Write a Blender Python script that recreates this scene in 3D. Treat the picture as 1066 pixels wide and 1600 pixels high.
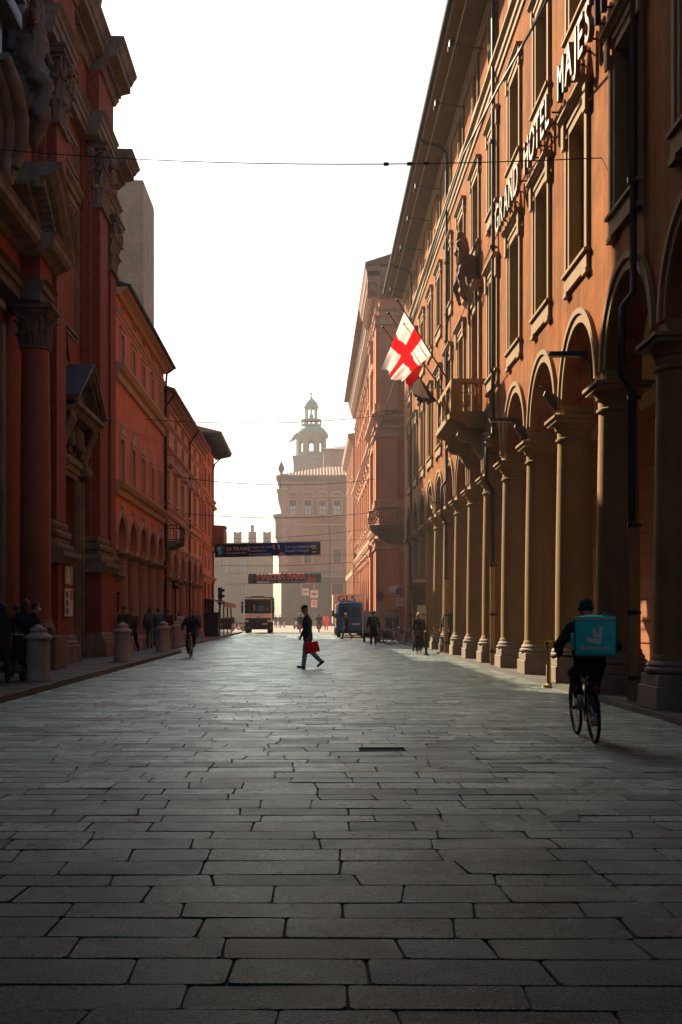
import bpy, bmesh, math, random
from math import sin, cos, pi, radians, sqrt, atan2
from mathutils import Vector, Matrix, noise

random.seed(7)
S = bpy.context.scene
for o in list(bpy.data.objects):
    bpy.data.objects.remove(o)
COL = S.collection

# ------------------------------------------------------------------ camera
CAMH = 1.48
cam_d = bpy.data.cameras.new('camera')
cam = bpy.data.objects.new('camera', cam_d); COL.objects.link(cam)
cam.location = (0, 0, CAMH); cam.rotation_euler = (pi/2, 0, 0)
cam_d.sensor_fit = 'HORIZONTAL'; cam_d.sensor_width = 36.0
cam_d.lens = 36.0*1800/1066
cam_d.shift_x = 47/1066; cam_d.shift_y = 164/1066
cam_d.clip_start = 0.1; cam_d.clip_end = 6000
S.camera = cam

# ------------------------------------------------------------------ light
SUN_AZ = 30.0      # degrees to the left of the street axis (+Y)
SUN_EL = 31.8
W = bpy.data.worlds.new('World'); S.world = W; W.use_nodes = True
wn = W.node_tree.nodes; wl = W.node_tree.links
sky = wn.new('ShaderNodeTexSky'); sky.sky_type = 'NISHITA'; sky.sun_disc = False
sky.sun_elevation = radians(SUN_EL); sky.sun_rotation = radians(-SUN_AZ)
sky.air_density = 1.0; sky.dust_density = 2.8; sky.ozone_density = 1.0
wn['Background'].inputs['Strength'].default_value = 0.068
wl.new(sky.outputs[0], wn['Background'].inputs['Color'])
sun_d = bpy.data.lights.new('sun', 'SUN'); sun_d.energy = 5.0; sun_d.angle = radians(0.5)
sun_d.color = (1.0, 0.79, 0.54)
sun = bpy.data.objects.new('sun', sun_d); COL.objects.link(sun)
_to = Vector((-sin(radians(SUN_AZ))*cos(radians(SUN_EL)), cos(radians(SUN_AZ))*cos(radians(SUN_EL)), sin(radians(SUN_EL))))
sun.rotation_euler = _to.to_track_quat('Z', 'Y').to_euler()
sun.location = (-60, 90, 60)

S.view_settings.view_transform = 'Standard'; S.view_settings.look = 'None'
S.view_settings.gamma = 1.0; S.view_settings.exposure = 1.3
S.view_settings.use_curve_mapping = False
S.render.engine = 'CYCLES'
S.cycles.use_denoising = True
S.cycles.max_bounces = 7; S.cycles.diffuse_bounces = 4; S.cycles.glossy_bounces = 3
S.cycles.transmission_bounces = 3; S.cycles.volume_bounces = 0; S.cycles.transparent_max_bounces = 6
S.cycles.caustics_reflective = False; S.cycles.caustics_refractive = False
S.cycles.sample_clamp_indirect = 6.0

# ------------------------------------------------------------------ materials
MATS = {}
def mat(name, col, rough=.8, var=.22, scale=1.5, bump=.0, bscale=30, streak=0.0, metal=0, spec=.4,
        island=0.0, col2=None, c2amt=.5, c2scale=.6, bdist=.01, emit=None, trans=0, translu=0):
    if name in MATS: return MATS[name]
    m = bpy.data.materials.new(name); m.use_nodes = True
    nt = m.node_tree; N = nt.nodes; L = nt.links
    b = N['Principled BSDF']
    b.inputs['Roughness'].default_value = rough; b.inputs['Metallic'].default_value = metal
    b.inputs['Specular IOR Level'].default_value = spec
    if trans: b.inputs['Transmission Weight'].default_value = trans
    geo = N.new('ShaderNodeNewGeometry')
    c = N.new('ShaderNodeRGB'); c.outputs[0].default_value = (*col, 1); cur = c.outputs[0]
    def mixc(kind, fac, a, bcol):
        x = N.new('ShaderNodeMix'); x.data_type = 'RGBA'; x.blend_type = kind
        if hasattr(fac, 'links'): L.new(fac, x.inputs[0])
        else: x.inputs[0].default_value = fac
        L.new(a, x.inputs[6])
        if hasattr(bcol, 'links'): L.new(bcol, x.inputs[7])
        else: x.inputs[7].default_value = (*bcol, 1)
        return x.outputs[2]
    def noi(sc, detail=5, rgh=.6, vec=None):
        n = N.new('ShaderNodeTexNoise'); n.inputs['Scale'].default_value = sc; n.inputs['Detail'].default_value = detail
        n.inputs['Roughness'].default_value = rgh
        L.new(vec if vec else geo.outputs['Position'], n.inputs['Vector']); return n.outputs[0]
    def ramp(src, lo, hi, a=0.0, bb=1.0):
        r = N.new('ShaderNodeMapRange'); L.new(src, r.inputs[0])
        r.inputs[1].default_value = lo; r.inputs[2].default_value = hi; r.inputs[3].default_value = a; r.inputs[4].default_value = bb
        return r.outputs[0]
    if col2:
        cur = mixc('MIX', ramp(noi(c2scale, 6, .65), .42, .66, 0, c2amt), cur, col2)
    if var:
        f = ramp(noi(scale, 6, .65), .3, .7, 1-var, 1+var)
        cur = mixc('MULTIPLY', 1.0, cur, f)
    if streak:
        mp = N.new('ShaderNodeMapping'); mp.inputs['Scale'].default_value = (3.5, 3.5, .16)
        L.new(geo.outputs['Position'], mp.inputs[0])
        f = ramp(noi(1.0, 5, .7, mp.outputs[0]), .45, .72, 1.0, 1-streak)
        cur = mixc('MULTIPLY', 1.0, cur, f)
    if island:
        f = ramp(geo.outputs['Random Per Island'], 0, 1, 1-island, 1+island)
        cur = mixc('MULTIPLY', 1.0, cur, f)
    L.new(cur, b.inputs['Base Color'])
    if bump:
        bp = N.new('ShaderNodeBump'); bp.inputs['Strength'].default_value = bump; bp.inputs['Distance'].default_value = bdist
        L.new(noi(bscale, 4, .6), bp.inputs['Height']); L.new(bp.outputs[0], b.inputs['Normal'])
    if emit:
        b.inputs['Emission Color'].default_value = (*col, 1); b.inputs['Emission Strength'].default_value = emit
    if translu:
        tl = N.new('ShaderNodeBsdfTranslucent'); L.new(cur, tl.inputs[0]); ms = N.new('ShaderNodeMixShader'); ms.inputs[0].default_value = translu
        L.new(b.outputs[0], ms.inputs[1]); L.new(tl.outputs[0], ms.inputs[2]); L.new(ms.outputs[0], N['Material Output'].inputs['Surface'])
    MATS[name] = m
    return m

# ------------------------------------------------------------------ object helpers
def world_of(o):
    m = o.matrix_basis.copy()
    if o.parent: m = world_of(o.parent) @ o.matrix_parent_inverse @ m
    return m
def set_parent(o, p):
    o.parent = p; o.matrix_parent_inverse = world_of(p).inverted()
def tag(o, label=None, cat=None, group=None, kind=None):
    if label: o['label'] = label
    if cat: o['category'] = cat
    if group: o['group'] = group
    if kind: o['kind'] = kind
    return o
def thing(name, label, cat, loc=(0, 0, 0), rz=0, group=None):
    o = bpy.data.objects.new(name, None); COL.objects.link(o)
    o.empty_display_size = .2
    o.location = loc; o.rotation_euler = (0, 0, rz)
    return tag(o, label, cat, group)
def copy_tree(o, parent, off):
    """copy of a part with its sub-parts, moved by a world offset"""
    c = o.copy(); COL.objects.link(c)
    c.parent = parent
    if parent is not None and o.parent is not None:
        c.matrix_parent_inverse = o.matrix_parent_inverse.copy()
    if off is not None:
        c.location = Vector(o.location) + Vector(off)
    for ch in [x for x in o.children]:
        d = ch.copy(); COL.objects.link(d); d.parent = c
        d.matrix_parent_inverse = ch.matrix_parent_inverse.copy()
    return c

class MB:
    """collects shapes, builds one mesh object; f maps local facade coordinates (s, p, z) to world"""
    def __init__(self, f=None):
        self.v = []; self.fc = []; self.mi = []; self.f = f; self.m = 0; self.sm = []; self.smooth = False
    def add(self, vs, fs):
        n = len(self.v)
        self.v += [self.f(*p) if self.f else tuple(p) for p in vs]
        for q in fs:
            self.fc.append([n+i for i in q]); self.mi.append(self.m); self.sm.append(self.smooth)
    def box(self, a0, a1, b0, b1, c0, c1):
        vs = [(a, b, c) for a in (a0, a1) for b in (b0, b1) for c in (c0, c1)]
        self.add(vs, [(0, 1, 3, 2), (4, 6, 7, 5), (0, 4, 5, 1), (2, 3, 7, 6), (0, 2, 6, 4), (1, 5, 7, 3)])
        return self
    def bev(self, a0, a1, b0, b1, c0, c1, r=.02, seg=2, taper=None):
        bm = bmesh.new(); bmesh.ops.create_cube(bm, size=1)
        for v in bm.verts:
            v.co = Vector(((a0+a1)/2+v.co.x*(a1-a0), (b0+b1)/2+v.co.y*(b1-b0), (c0+c1)/2+v.co.z*(c1-c0)))
        if taper:
            for v in bm.verts: v.co = Vector(taper(*v.co))
        bmesh.ops.bevel(bm, geom=list(bm.edges), offset=r, segments=seg, affect='EDGES', profile=.6)
        bm.verts.index_update()
        self.add([tuple(v.co) for v in bm.verts], [[v.index for v in f.verts] for f in bm.faces]); bm.free()
        return self
    def prism(self, poly, axis, t0, t1):
        """poly: list of 2D points in the plane normal to axis ('a','b','c'); extruded t0..t1"""
        n = len(poly)
        def P(u, w, t): return {'a': (t, u, w), 'b': (u, t, w), 'c': (u, w, t)}[axis]
        vs = [P(u, w, t0) for u, w in poly] + [P(u, w, t1) for u, w in poly]
        fs = [tuple(range(n-1, -1, -1)), tuple(range(n, 2*n))] + [(i, (i+1) % n, n+(i+1) % n, n+i) for i in range(n)]
        self.add(vs, fs); return self
    def lathe(self, prof, c, seg=16, cap=True, squash=(1, 1), ang0=0):
        """prof: (r, z) from bottom to top, around vertical axis at c=(a,b)"""
        vs = []; fs = []
        for r, z in prof:
            for k in range(seg):
                a = ang0+2*pi*k/seg; vs.append((c[0]+r*cos(a)*squash[0], c[1]+r*sin(a)*squash[1], z))
        m = len(prof)
        for i in range(m-1):
            for k in range(seg):
                k2 = (k+1) % seg; fs.append((i*seg+k, i*seg+k2, (i+1)*seg+k2, (i+1)*seg+k))
        if cap:
            fs.append(tuple(range(seg-1, -1, -1))); fs.append(tuple((m-1)*seg+k for k in range(seg)))
        self.add(vs, fs); return self
    def tube(self, pts, r, seg=6, closed=False, cap=True):
        pts = [Vector(p) for p in pts]; n = len(pts); rs = r if isinstance(r, (list, tuple)) else [r]*n
        vs = []; fs = []; up = None
        for i, p in enumerate(pts):
            if closed: t = pts[(i+1) % n]-pts[i-1]
            else: t = pts[min(i+1, n-1)]-pts[max(i-1, 0)]
            if t.length < 1e-9: t = Vector((0, 0, 1))
            t.normalize()
            if up is None:
                up = Vector((0, 0, 1)) if abs(t.z) < .9 else Vector((1, 0, 0))
            u = t.cross(up)
            if u.length < 1e-6: u = t.orthogonal()
            u.normalize(); w = u.cross(t).normalized(); up = w
            for k in range(seg):
                a = 2*pi*k/seg; vs.append(tuple(p+u*cos(a)*rs[i]+w*sin(a)*rs[i]))
        m = n if closed else n-1
        for i in range(m):
            j = (i+1) % n
            for k in range(seg):
                k2 = (k+1) % seg; fs.append((i*seg+k, i*seg+k2, j*seg+k2, j*seg+k))
        if cap and not closed:
            fs.append(tuple(range(seg-1, -1, -1))); fs.append(tuple((n-1)*seg+k for k in range(seg)))
        self.add(vs, fs); return self
    def ball(self, c, r, seg=12, rings=8, q=None):
        rx, ry, rz = (r, r, r) if not isinstance(r, (tuple, list)) else r
        vs = []; fs = []
        for i in range(rings+1):
            t = -pi/2+pi*i/rings
            for k in range(seg):
                a = 2*pi*k/seg
                v = Vector((rx*cos(t)*cos(a), ry*cos(t)*sin(a), rz*sin(t)))
                if q: v = q @ v
                vs.append((c[0]+v.x, c[1]+v.y, c[2]+v.z))
        for i in range(rings):
            for k in range(seg):
                k2 = (k+1) % seg; fs.append((i*seg+k, i*seg+k2, (i+1)*seg+k2, (i+1)*seg+k))
        self.add(vs, fs); return self
    def arc(self, cs, cz, r0, r1, p0, p1, n=20, a0=0, a1=pi):
        """flat arched band in the facade plane between radii r0..r1 and depths p0..p1"""
        vs = []; fs = []
        for i in range(n+1):
            a = a0+(a1-a0)*i/n
            for r in (r0, r1):
                for p in (p0, p1): vs.append((cs+r*cos(a), p, cz+r*sin(a)))
        for i in range(n):
            b = i*4; d = b+4
            fs += [(b, b+1, d+1, d), (b+2, d+2, d+3, b+3), (b+1, b+3, d+3, d+1), (b, d, d+2, b+2)]
        fs += [(0, 2, 3, 1), (n*4, n*4+1, n*4+3, n*4+2)]
        self.add(vs, fs); return self
    def ring(self, c, R, r, axis=(1, 0, 0), seg=28, rs=8):
        ax = Vector(axis).normalized(); u = ax.orthogonal().normalized(); w = ax.cross(u)
        pts = [Vector(c)+(u*cos(2*pi*k/seg)+w*sin(2*pi*k/seg))*R for k in range(seg)]
        return self.tube(pts, r, rs, closed=True)
    def mesh(self, name, mats, flat=True):
        me = bpy.data.meshes.new(name)
        me.from_pydata(self.v, [], self.fc)
        for m in (mats if isinstance(mats, (list, tuple)) else [mats]): me.materials.append(m)
        if isinstance(mats, (list, tuple)) and len(mats) > 1:
            me.polygons.foreach_set('material_index', self.mi)
        bm = bmesh.new(); bm.from_mesh(me); bmesh.ops.remove_doubles(bm, verts=bm.verts, dist=1e-5)
        bmesh.ops.recalc_face_normals(bm, faces=bm.faces); bm.to_mesh(me); bm.free()
        return me
    def build(self, name, mats, parent=None, smooth=None):
        me = self.mesh(name, mats)
        if smooth is None: smooth = self.smooth
        if smooth:
            me.shade_smooth()
            try: me.set_sharp_from_angle(angle=radians(38))
            except Exception: pass
        o = bpy.data.objects.new(name, me); COL.objects.link(o)
        if parent: set_parent(o, parent)
        return o
def link(name, me, parent=None, loc=None, rz=None):
    o = bpy.data.objects.new(name, me); COL.objects.link(o)
    if parent: set_parent(o, parent)
    if loc is not None: o.location = loc
    if rz is not None: o.rotation_euler = (0, 0, rz)
    return o

def facade(side, xw):
    return lambda s, p, z: (xw-side*p, s, z)
def text_obj(name, body, size, m, parent, mw, extrude=0.0, align='LEFT', bold=0.0, spacing=1.0, sx=1.0):
    c = bpy.data.curves.new(name, 'FONT'); c.body = body; c.size = size; c.extrude = extrude
    c.align_x = align; c.offset = bold; c.space_character = spacing; c.resolution_u = 3
    t = bpy.data.objects.new(name, c); COL.objects.link(t)
    dg = bpy.context.evaluated_depsgraph_get()
    me = bpy.data.meshes.new_from_object(t.evaluated_get(dg))
    bpy.data.objects.remove(t); bpy.data.curves.remove(c)
    for v in me.vertices: v.co.x *= sx
    me.materials.clear(); me.materials.append(m); me.transform(mw)
    o = bpy.data.objects.new(name, me); COL.objects.link(o)
    if parent: set_parent(o, parent)
    return o
def axes(o, x, y):
    """matrix that puts text with its x axis along x and y axis along y at o"""
    x = Vector(x).normalized(); y = Vector(y).normalized(); z = x.cross(y)
    return Matrix(((x.x, y.x, z.x, o[0]), (x.y, y.y, z.y, o[1]), (x.z, y.z, z.z, o[2]), (0, 0, 0, 1)))

def wall_grid(mb, s0, s1, z0, z1, holes, p=0.0, rev=.28):
    """front face with rectangular holes (a0,a1,b0,b1) and their reveals"""
    ss = sorted(set([s0, s1]+[h[0] for h in holes]+[h[1] for h in holes]))
    zs = sorted(set([z0, z1]+[h[2] for h in holes]+[h[3] for h in holes]))
    ss = [x for x in ss if s0-1e-6 <= x <= s1+1e-6]; zs = [x for x in zs if z0-1e-6 <= x <= z1+1e-6]
    for j in range(len(zs)-1):
        run = None
        for i in range(len(ss)-1):
            a = (ss[i]+ss[i+1])/2; b = (zs[j]+zs[j+1])/2
            hole = any(h[0] < a < h[1] and h[2] < b < h[3] for h in holes)
            if not hole and run is None: run = ss[i]
            if run is not None and (hole or i == len(ss)-2):
                e = ss[i] if hole else ss[i+1]
                mb.add([(run, p, zs[j]), (e, p, zs[j]), (e, p, zs[j+1]), (run, p, zs[j+1])], [(0, 1, 2, 3)])
                run = None
    for (a, b, c, d) in holes:
        q = p-rev
        mb.add([(a, p, c), (b, p, c), (b, p, d), (a, p, d), (a, q, c), (b, q, c), (b, q, d), (a, q, d)],
               [(0, 1, 5, 4), (1, 2, 6, 5), (2, 3, 7, 6), (3, 0, 4, 7)])
def arch_wall(mb, cs, half, r, zc, ztop, t, p=0.0, n=18):
    """wall of one arcade bay above the springing (cs +- half), a round arch hole radius r at height zc, thickness t"""
    pts = [(cs-r*cos(pi*i/n), zc+r*sin(pi*i/n)) for i in range(n+1)]
    for q in (p, p-t):
        for i in range(n):
            (a, za), (b, zb) = pts[i], pts[i+1]
            mb.add([(a, q, za), (b, q, zb), (b, q, ztop), (a, q, ztop)], [(0, 1, 2, 3)])
        for a, b in ((cs-half, cs-r), (cs+r, cs+half)):
            mb.add([(a, q, zc), (b, q, zc), (b, q, ztop), (a, q, ztop)], [(0, 1, 2, 3)])
    for i in range(n):
        (a, za), (b, zb) = pts[i], pts[i+1]
        mb.add([(a, p, za), (b, p, zb), (b, p-t, zb), (a, p-t, za)], [(0, 1, 2, 3)])
def pier(mb, s0, s1, z0, z1, t, p=0.0):
    mb.box(s0, s1, p-t, p, z0, z1)
def molding(mb, s0, s1, prof, ends=True):
    """prof: (p, z) polygon extruded along the facade from s0 to s1"""
    mb.prism(prof, 'a', s0, s1)
# ------------------------------------------------------------------ materials used widely
def stone_mat():
    m = bpy.data.materials.new('granite_sett'); m.use_nodes = True
    nt = m.node_tree; N = nt.nodes; L = nt.links; b = N['Principled BSDF']
    geo = N.new('ShaderNodeNewGeometry')
    oi = N.new('ShaderNodeObjectInfo'); ra = N.new('ShaderNodeMath'); ra.operation = 'ADD'; L.new(geo.outputs['Random Per Island'], ra.inputs[0]); L.new(oi.outputs['Random'], ra.inputs[1])
    rf_ = N.new('ShaderNodeMath'); rf_.operation = 'FRACT'; L.new(ra.outputs[0], rf_.inputs[0]); RND = rf_.outputs[0]
    def noi(sc, d=4, r=.6):
        n = N.new('ShaderNodeTexNoise'); n.inputs['Scale'].default_value = sc; n.inputs['Detail'].default_value = d; n.inputs['Roughness'].default_value = r
        L.new(geo.outputs['Position'], n.inputs['Vector']); return n.outputs[0]
    def rng(src, a, bb, c, d):
        r = N.new('ShaderNodeMapRange'); L.new(src, r.inputs[0])
        for i, v in enumerate((a, bb, c, d)): r.inputs[i+1].default_value = v
        return r.outputs[0]
    def mul(a, bb):
        x = N.new('ShaderNodeMath'); x.operation = 'MULTIPLY'; L.new(a, x.inputs[0]); L.new(bb, x.inputs[1]); return x.outputs[0]
    speck = rng(noi(75, 5, .85), .42, .58, .1, 2.8)
    blot = rng(noi(2.2, 5), .3, .7, .72, 1.28)
    isl = rng(RND, 0, 1, .5, 1.5)
    f = mul(mul(speck, blot), isl)
    x = N.new('ShaderNodeMix'); x.data_type = 'RGBA'; x.blend_type = 'MULTIPLY'; x.inputs[0].default_value = 1
    x.inputs[6].default_value = (.020, .024, .0235, 1); L.new(f, x.inputs[7]); L.new(x.outputs[2], b.inputs['Base Color'])
    rr = N.new('ShaderNodeMath'); rr.operation = 'ADD'
    L.new(rng(noi(5, 4), .3, .7, .22, .40), rr.inputs[0]); L.new(rng(RND, 0, 1, -.08, .10), rr.inputs[1])
    L.new(rr.outputs[0], b.inputs['Roughness'])
    sl = rng(noi(70, 5, .85), .44, .56, .02, .55); L.new(sl, b.inputs['Specular IOR Level'])
    b.inputs['Specular Tint'].default_value = (.74, .96, .92, 1)
    b1 = N.new('ShaderNodeBump'); b1.inputs['Strength'].default_value = 1.0; b1.inputs['Distance'].default_value = .014
    L.new(noi(48, 6, .75), b1.inputs['Height'])
    b2 = N.new('ShaderNodeBump'); b2.inputs['Strength'].default_value = .35; b2.inputs['Distance'].default_value = .02
    L.new(noi(9, 4, .55), b2.inputs['Height']); L.new(b2.outputs[0], b1.inputs['Normal'])
    L.new(b1.outputs[0], b.inputs['Normal'])
    # worn, polished skin of the stone: tinted gloss that grows at grazing angles
    b3 = N.new('ShaderNodeBump'); b3.inputs['Strength'].default_value = .85; b3.inputs['Distance'].default_value = .012
    L.new(noi(58, 5, .8), b3.inputs['Height'])
    gl_ = N.new('ShaderNodeBsdfGlossy'); gl_.inputs['Color'].default_value = (.80, .97, .92, 1); L.new(b3.outputs[0], gl_.inputs['Normal'])
    L.new(rng(RND, 0, 1, .24, .42), gl_.inputs['Roughness'])
    fr_ = N.new('ShaderNodeFresnel'); fr_.inputs['IOR'].default_value = 1.27
    pw = N.new('ShaderNodeMath'); pw.operation = 'POWER'; L.new(fr_.outputs[0], pw.inputs[0]); pw.inputs[1].default_value = 1.35
    pm = N.new('ShaderNodeMath'); pm.operation = 'MULTIPLY'; L.new(pw.outputs[0], pm.inputs[0]); pm.inputs[1].default_value = 1.45
    fac = mul(mul(pm.outputs[0], rng(noi(80, 5, .85), .42, .58, .2, 1.45)), mul(rng(noi(1.1, 6, .65), .35, .65, .45, 1.05), rng(RND, 0, 1, 1.05, .45)))
    mx = N.new('ShaderNodeMixShader'); L.new(fac, mx.inputs[0]); L.new(b.outputs[0], mx.inputs[1]); L.new(gl_.outputs[0], mx.inputs[2]); L.new(mx.outputs[0], N['Material Output'].inputs['Surface'])
    return m
M_SETT = stone_mat()
M_JOINT = mat('joint_dirt', (.018, .017, .015), .9, .4, 6, .4, 60)
M_GROUND = mat('ground_asphalt', (.06, .058, .054), .85, .25, .4, .3, 40)
M_PIAZZA = mat('piazza_stone', (.22, .20, .175), .7, .18, .5, .3, 20)
M_SLAB = mat('pavement_slab', (.10, .098, .09), .55, .25, 1.2, .35, 45, island=.22)
M_KERB = mat('kerb_granite', (.075, .072, .066), .6, .25, 2, .35, 50, island=.2)
M_IRON = mat('black_iron', (.012, .012, .013), .5, .2, 3)
M_CABLE = mat('cable_rubber', (.01, .01, .01), .6, 0)
M_GLASSD = mat('window_glass_dark', (.012, .014, .015), .08, 0, spec=.5)
M_BOLL = mat('bollard_limestone', (.42, .36, .31), .75, .2, 3, .4, 40, streak=.3)

def sheet(name, x0, x1, y0, y1, z, m):
    mb = MB(); mb.add([(x0, y0, z), (x1, y0, z), (x1, y1, z), (x0, y1, z)], [(0, 1, 2, 3)])
    return tag(mb.build(name, m), kind='structure')
sheet('ground', -420, 420, -60, 620, -.12, M_GROUND)
STONE_END = 112.0
road = sheet('road', -6.6, 5.6, -14, STONE_END, -.024, M_JOINT)
sheet('piazza', -70, 60, STONE_END, 330, -.004, M_PIAZZA)

# road setts: rows across the street, every stone its own geometry
def sett(mb, x0, x1, ya0, ya1, yb0, yb1, sk0, sk1, rnd, rough=1.0):
    """stone between x0..x1; ya/yb: near and far edge heights at both ends"""
    g = rnd.uniform(.003, .006); gy = rnd.uniform(.006, .010)
    A = (x0+g-sk0, ya0+gy); B = (x1-g-sk1, ya1+gy); C = (x1-g+sk1, yb1-gy); D = (x0+g+sk0, yb0-gy)
    c = .012
    j = lambda s=.004: rnd.uniform(-s, s)*rough
    def lerp(P, Q, t): return (P[0]+(Q[0]-P[0])*t, P[1]+(Q[1]-P[1])*t)
    L_ = max(.1, x1-x0)
    ring = [lerp(A, B, c/L_*1.4), lerp(A, B, rnd.uniform(.4, .6)), lerp(A, B, 1-c/L_*1.4), lerp(B, C, .06), lerp(B, C, .94),
            lerp(C, D, c/L_*1.4), lerp(C, D, rnd.uniform(.4, .6)), lerp(C, D, 1-c/L_*1.4), lerp(D, A, .06), lerp(D, A, .94)]
    ring = [(x+j(), y+j()) for x, y in ring]
    cx = sum(p[0] for p in ring)/10; cy = sum(p[1] for p in ring)/10
    dz = rnd.gauss(0, .0011); tx = rnd.gauss(0, .004); ty = rnd.gauss(0, .005)
    vs = []
    for x, y in ring: vs.append((x, y, -.034))
    for x, y in ring: vs.append((x, y, -.004+dz+(x-cx)*tx+(y-cy)*ty))
    for x, y in ring:
        d = Vector((x-cx, y-cy)); l = d.length
        k = (l-.003)/l
        xx, yy = cx+d.x*k, cy+d.y*k
        vs.append((xx, yy, dz+(xx-cx)*tx+(yy-cy)*ty+rnd.uniform(-.0012, .0012)))
    fs = []
    for r in range(2):
        for i in range(10):
            i2 = (i+1) % 10; fs.append((r*10+i, r*10+i2, r*10+10+i2, r*10+10+i))
    fs.append(tuple(range(20, 30)))
    mb.add(vs, fs)
rnd = random.Random(11)
y = 1.6; stones = []; far = MB()
wob = lambda x, k: .018*sin(x*.5+k*.35)+.008*sin(x*1.7+k*.9)
prev_k = 0; row = 0
while y < STONE_END-.5:
    dpt = rnd.choice((.27, .3, .31, .33, .36, .38, .41)) if y < 40 else rnd.uniform(.3, .44)
    xl = -5.3 if y < 47.5 else -6.25
    xr = 5.03
    x = xl-rnd.uniform(0, .4); sk = rnd.gauss(0, .009)
    while x < xr:
        ln = min(rnd.uniform(.40, .84), max(.2, xr-x))
        if xr-(x+ln) < .25: ln = xr-x
        skn = rnd.gauss(0, .009)
        xm = x+ln/2
        gap = any(a_ < xm < b_ and y <= c_ < y+dpt for a_, b_, c_ in ((.65, 1.15, 12.8),))
        if not gap:
            args = (max(x, xl), x+ln, y+wob(x, row), y+wob(x+ln, row), y+dpt+wob(x, row+1), y+dpt+wob(x+ln, row+1), sk, skn)
            u = (x+ln/2)*1800/y
            seen = -500-300/y < u < 600
            stones.append((y, seen and y > 4.0, args))
        x += ln; sk = skn
    y += dpt; row += 1
near = sorted([s for s in stones if s[1]], key=lambda s: s[0])[:300]
nid = set(id(s) for s in near)
for s in stones:
    if id(s) in nid:
        mb = MB(); sett(mb, *s[2], rnd); mb.build('paving_stone', M_SETT, road)
    else:
        sett(far, *s[2], rnd)
sheet('road_bedding', -5.3, 5.0, 1.6, STONE_END-1, -.016, mat('asphalt_fill', (.014, .014, .014), .85, .3, 8, .6, 60))
tag(far.build('paving_field', M_SETT, road), kind='stuff')

# left pavement: raised slabs with kerb stones
PZ = .13
pav = sheet('pavement', -7.9, -5.45, -14, 47.2, PZ-.016, M_JOINT)
pav2 = sheet('side_pavement', -11.5, -6.45, 47.2, 106, PZ-.016, M_JOINT)
def slabs(parent, x0, x1, y0, y1, rnd, ln=(.7, 1.2), seen=True):
    cols = [x0]; n = max(2, int(round((x1-x0)/.6)))
    cols = [x0+(x1-x0)*i/n for i in range(n+1)]
    rest = MB()
    for i in range(n):
        yy = y0-rnd.uniform(0, .6)
        while yy < y1:
            l = rnd.uniform(*ln); a = max(yy, y0); b = min(yy+l, y1)
            if b-a > .1:
                vis = a > 17 and a < 46 and seen
                mb = MB() if vis else rest
                dz = rnd.gauss(0, .002)
                mb.prism([(cols[i]+.004, a+.004), (cols[i+1]-.004, a+.004), (cols[i+1]-.004, b-.004), (cols[i]+.004, b-.004)], 'c', PZ-.03, PZ+dz)
                if vis: mb.build('paving_slab', M_SLAB, parent)
            yy += l
    if rest.v: tag(rest.build('distant_slabs', M_SLAB, parent), kind='stuff')
slabs(pav, -7.88, -5.46, -12, 47.0, rnd)
slabs(pav2, -8.6, -6.46, 47.3, 106, rnd, seen=False)
kerb = tag(MB().box(-5.44, -5.32, -14, 47.18, -.1, PZ-.03).build('kerb', M_JOINT), kind='structure')
yy = 14.0
while yy < 47:
    l = min(rnd.uniform(.9, 1.4), 47.2-yy)
    if l < .2: break
    mb = MB(); mb.bev(-5.45, -5.305+rnd.uniform(-.006, .006), yy+.004, yy+l-.004, -.1, PZ+rnd.uniform(-.004, .004), .018, 2)
    mb.build('kerb_stone', M_KERB, kerb); yy += l
kb2 = MB(); kb2.box(-6.45, -6.30, 47.2, 106, -.1, PZ+.002); kb2.box(-6.45, -5.46, 47.02, 47.19, -.1, PZ+.002)
kb2.box(-5.45, -5.305, -14, 13.99, -.1, PZ)
kb2.build('kerb_stone', M_KERB, kerb)
# right: portico floor raised one low step
port = tag(MB().box(5.12, 9.7, -14, 65.3, -.1, .10).build('portico_floor', M_SLAB), kind='structure')
mb = MB(); mb.box(5.03, 5.119, -14, 65.3, -.1, .085); mb.build('edge_stone', M_KERB, port)
# ------------------------------------------------------------------ right: long arcaded hotel
M_HWALL = mat('orange_plaster', (.335, .112, .028), .95, .3, 1.6, .4, 12, spec=.08, streak=.6, col2=(.37, .155, .055), c2amt=.75, c2scale=.5)
M_TRIM = mat('sandstone_trim', (.31, .195, .080), .85, .14, 2, .2, 30, streak=.15)
M_COLM = mat('ochre_column', (.31, .185, .065), .85, .16, 1.4, .2, 18, streak=.2)
M_PLIN = mat('grey_plinth', (.27, .22, .165), .8, .2, 2, .3, 30, streak=.2)
M_OLIVE = mat('olive_shutter', (.20, .135, .05), .7, .12, 4)
M_SOFF = mat('soffit_timber', (.15, .075, .035), .8, .2, 3)
M_PIPE = mat('dark_downpipe', (.022, .020, .018), .45, .2, 4, metal=.3)
M_LETT = mat('sign_letter_white', (.30, .27, .23), .6, .05, 4)
M_LSIDE = mat('sign_letter_side', (.16, .09, .05), .5, .05, 4)
M_REV = mat('olive_reveal', (.30, .20, .075), .8, .1, 3)
HX = 5.30; FR = facade(1, HX); BAY = 3.52; C0 = 26.35
hotel = thing('hotel_building', 'long orange plastered hotel with sandstone windows over a column arcade', 'building', (7, 26, 0))
bays = [C0+BAY*k for k in range(-10, 11)]           # arch centres
S0 = bays[0]-BAY/2; S1 = 65.2
ZC, RA, ZT = 5.92, 1.36, 7.75
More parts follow.
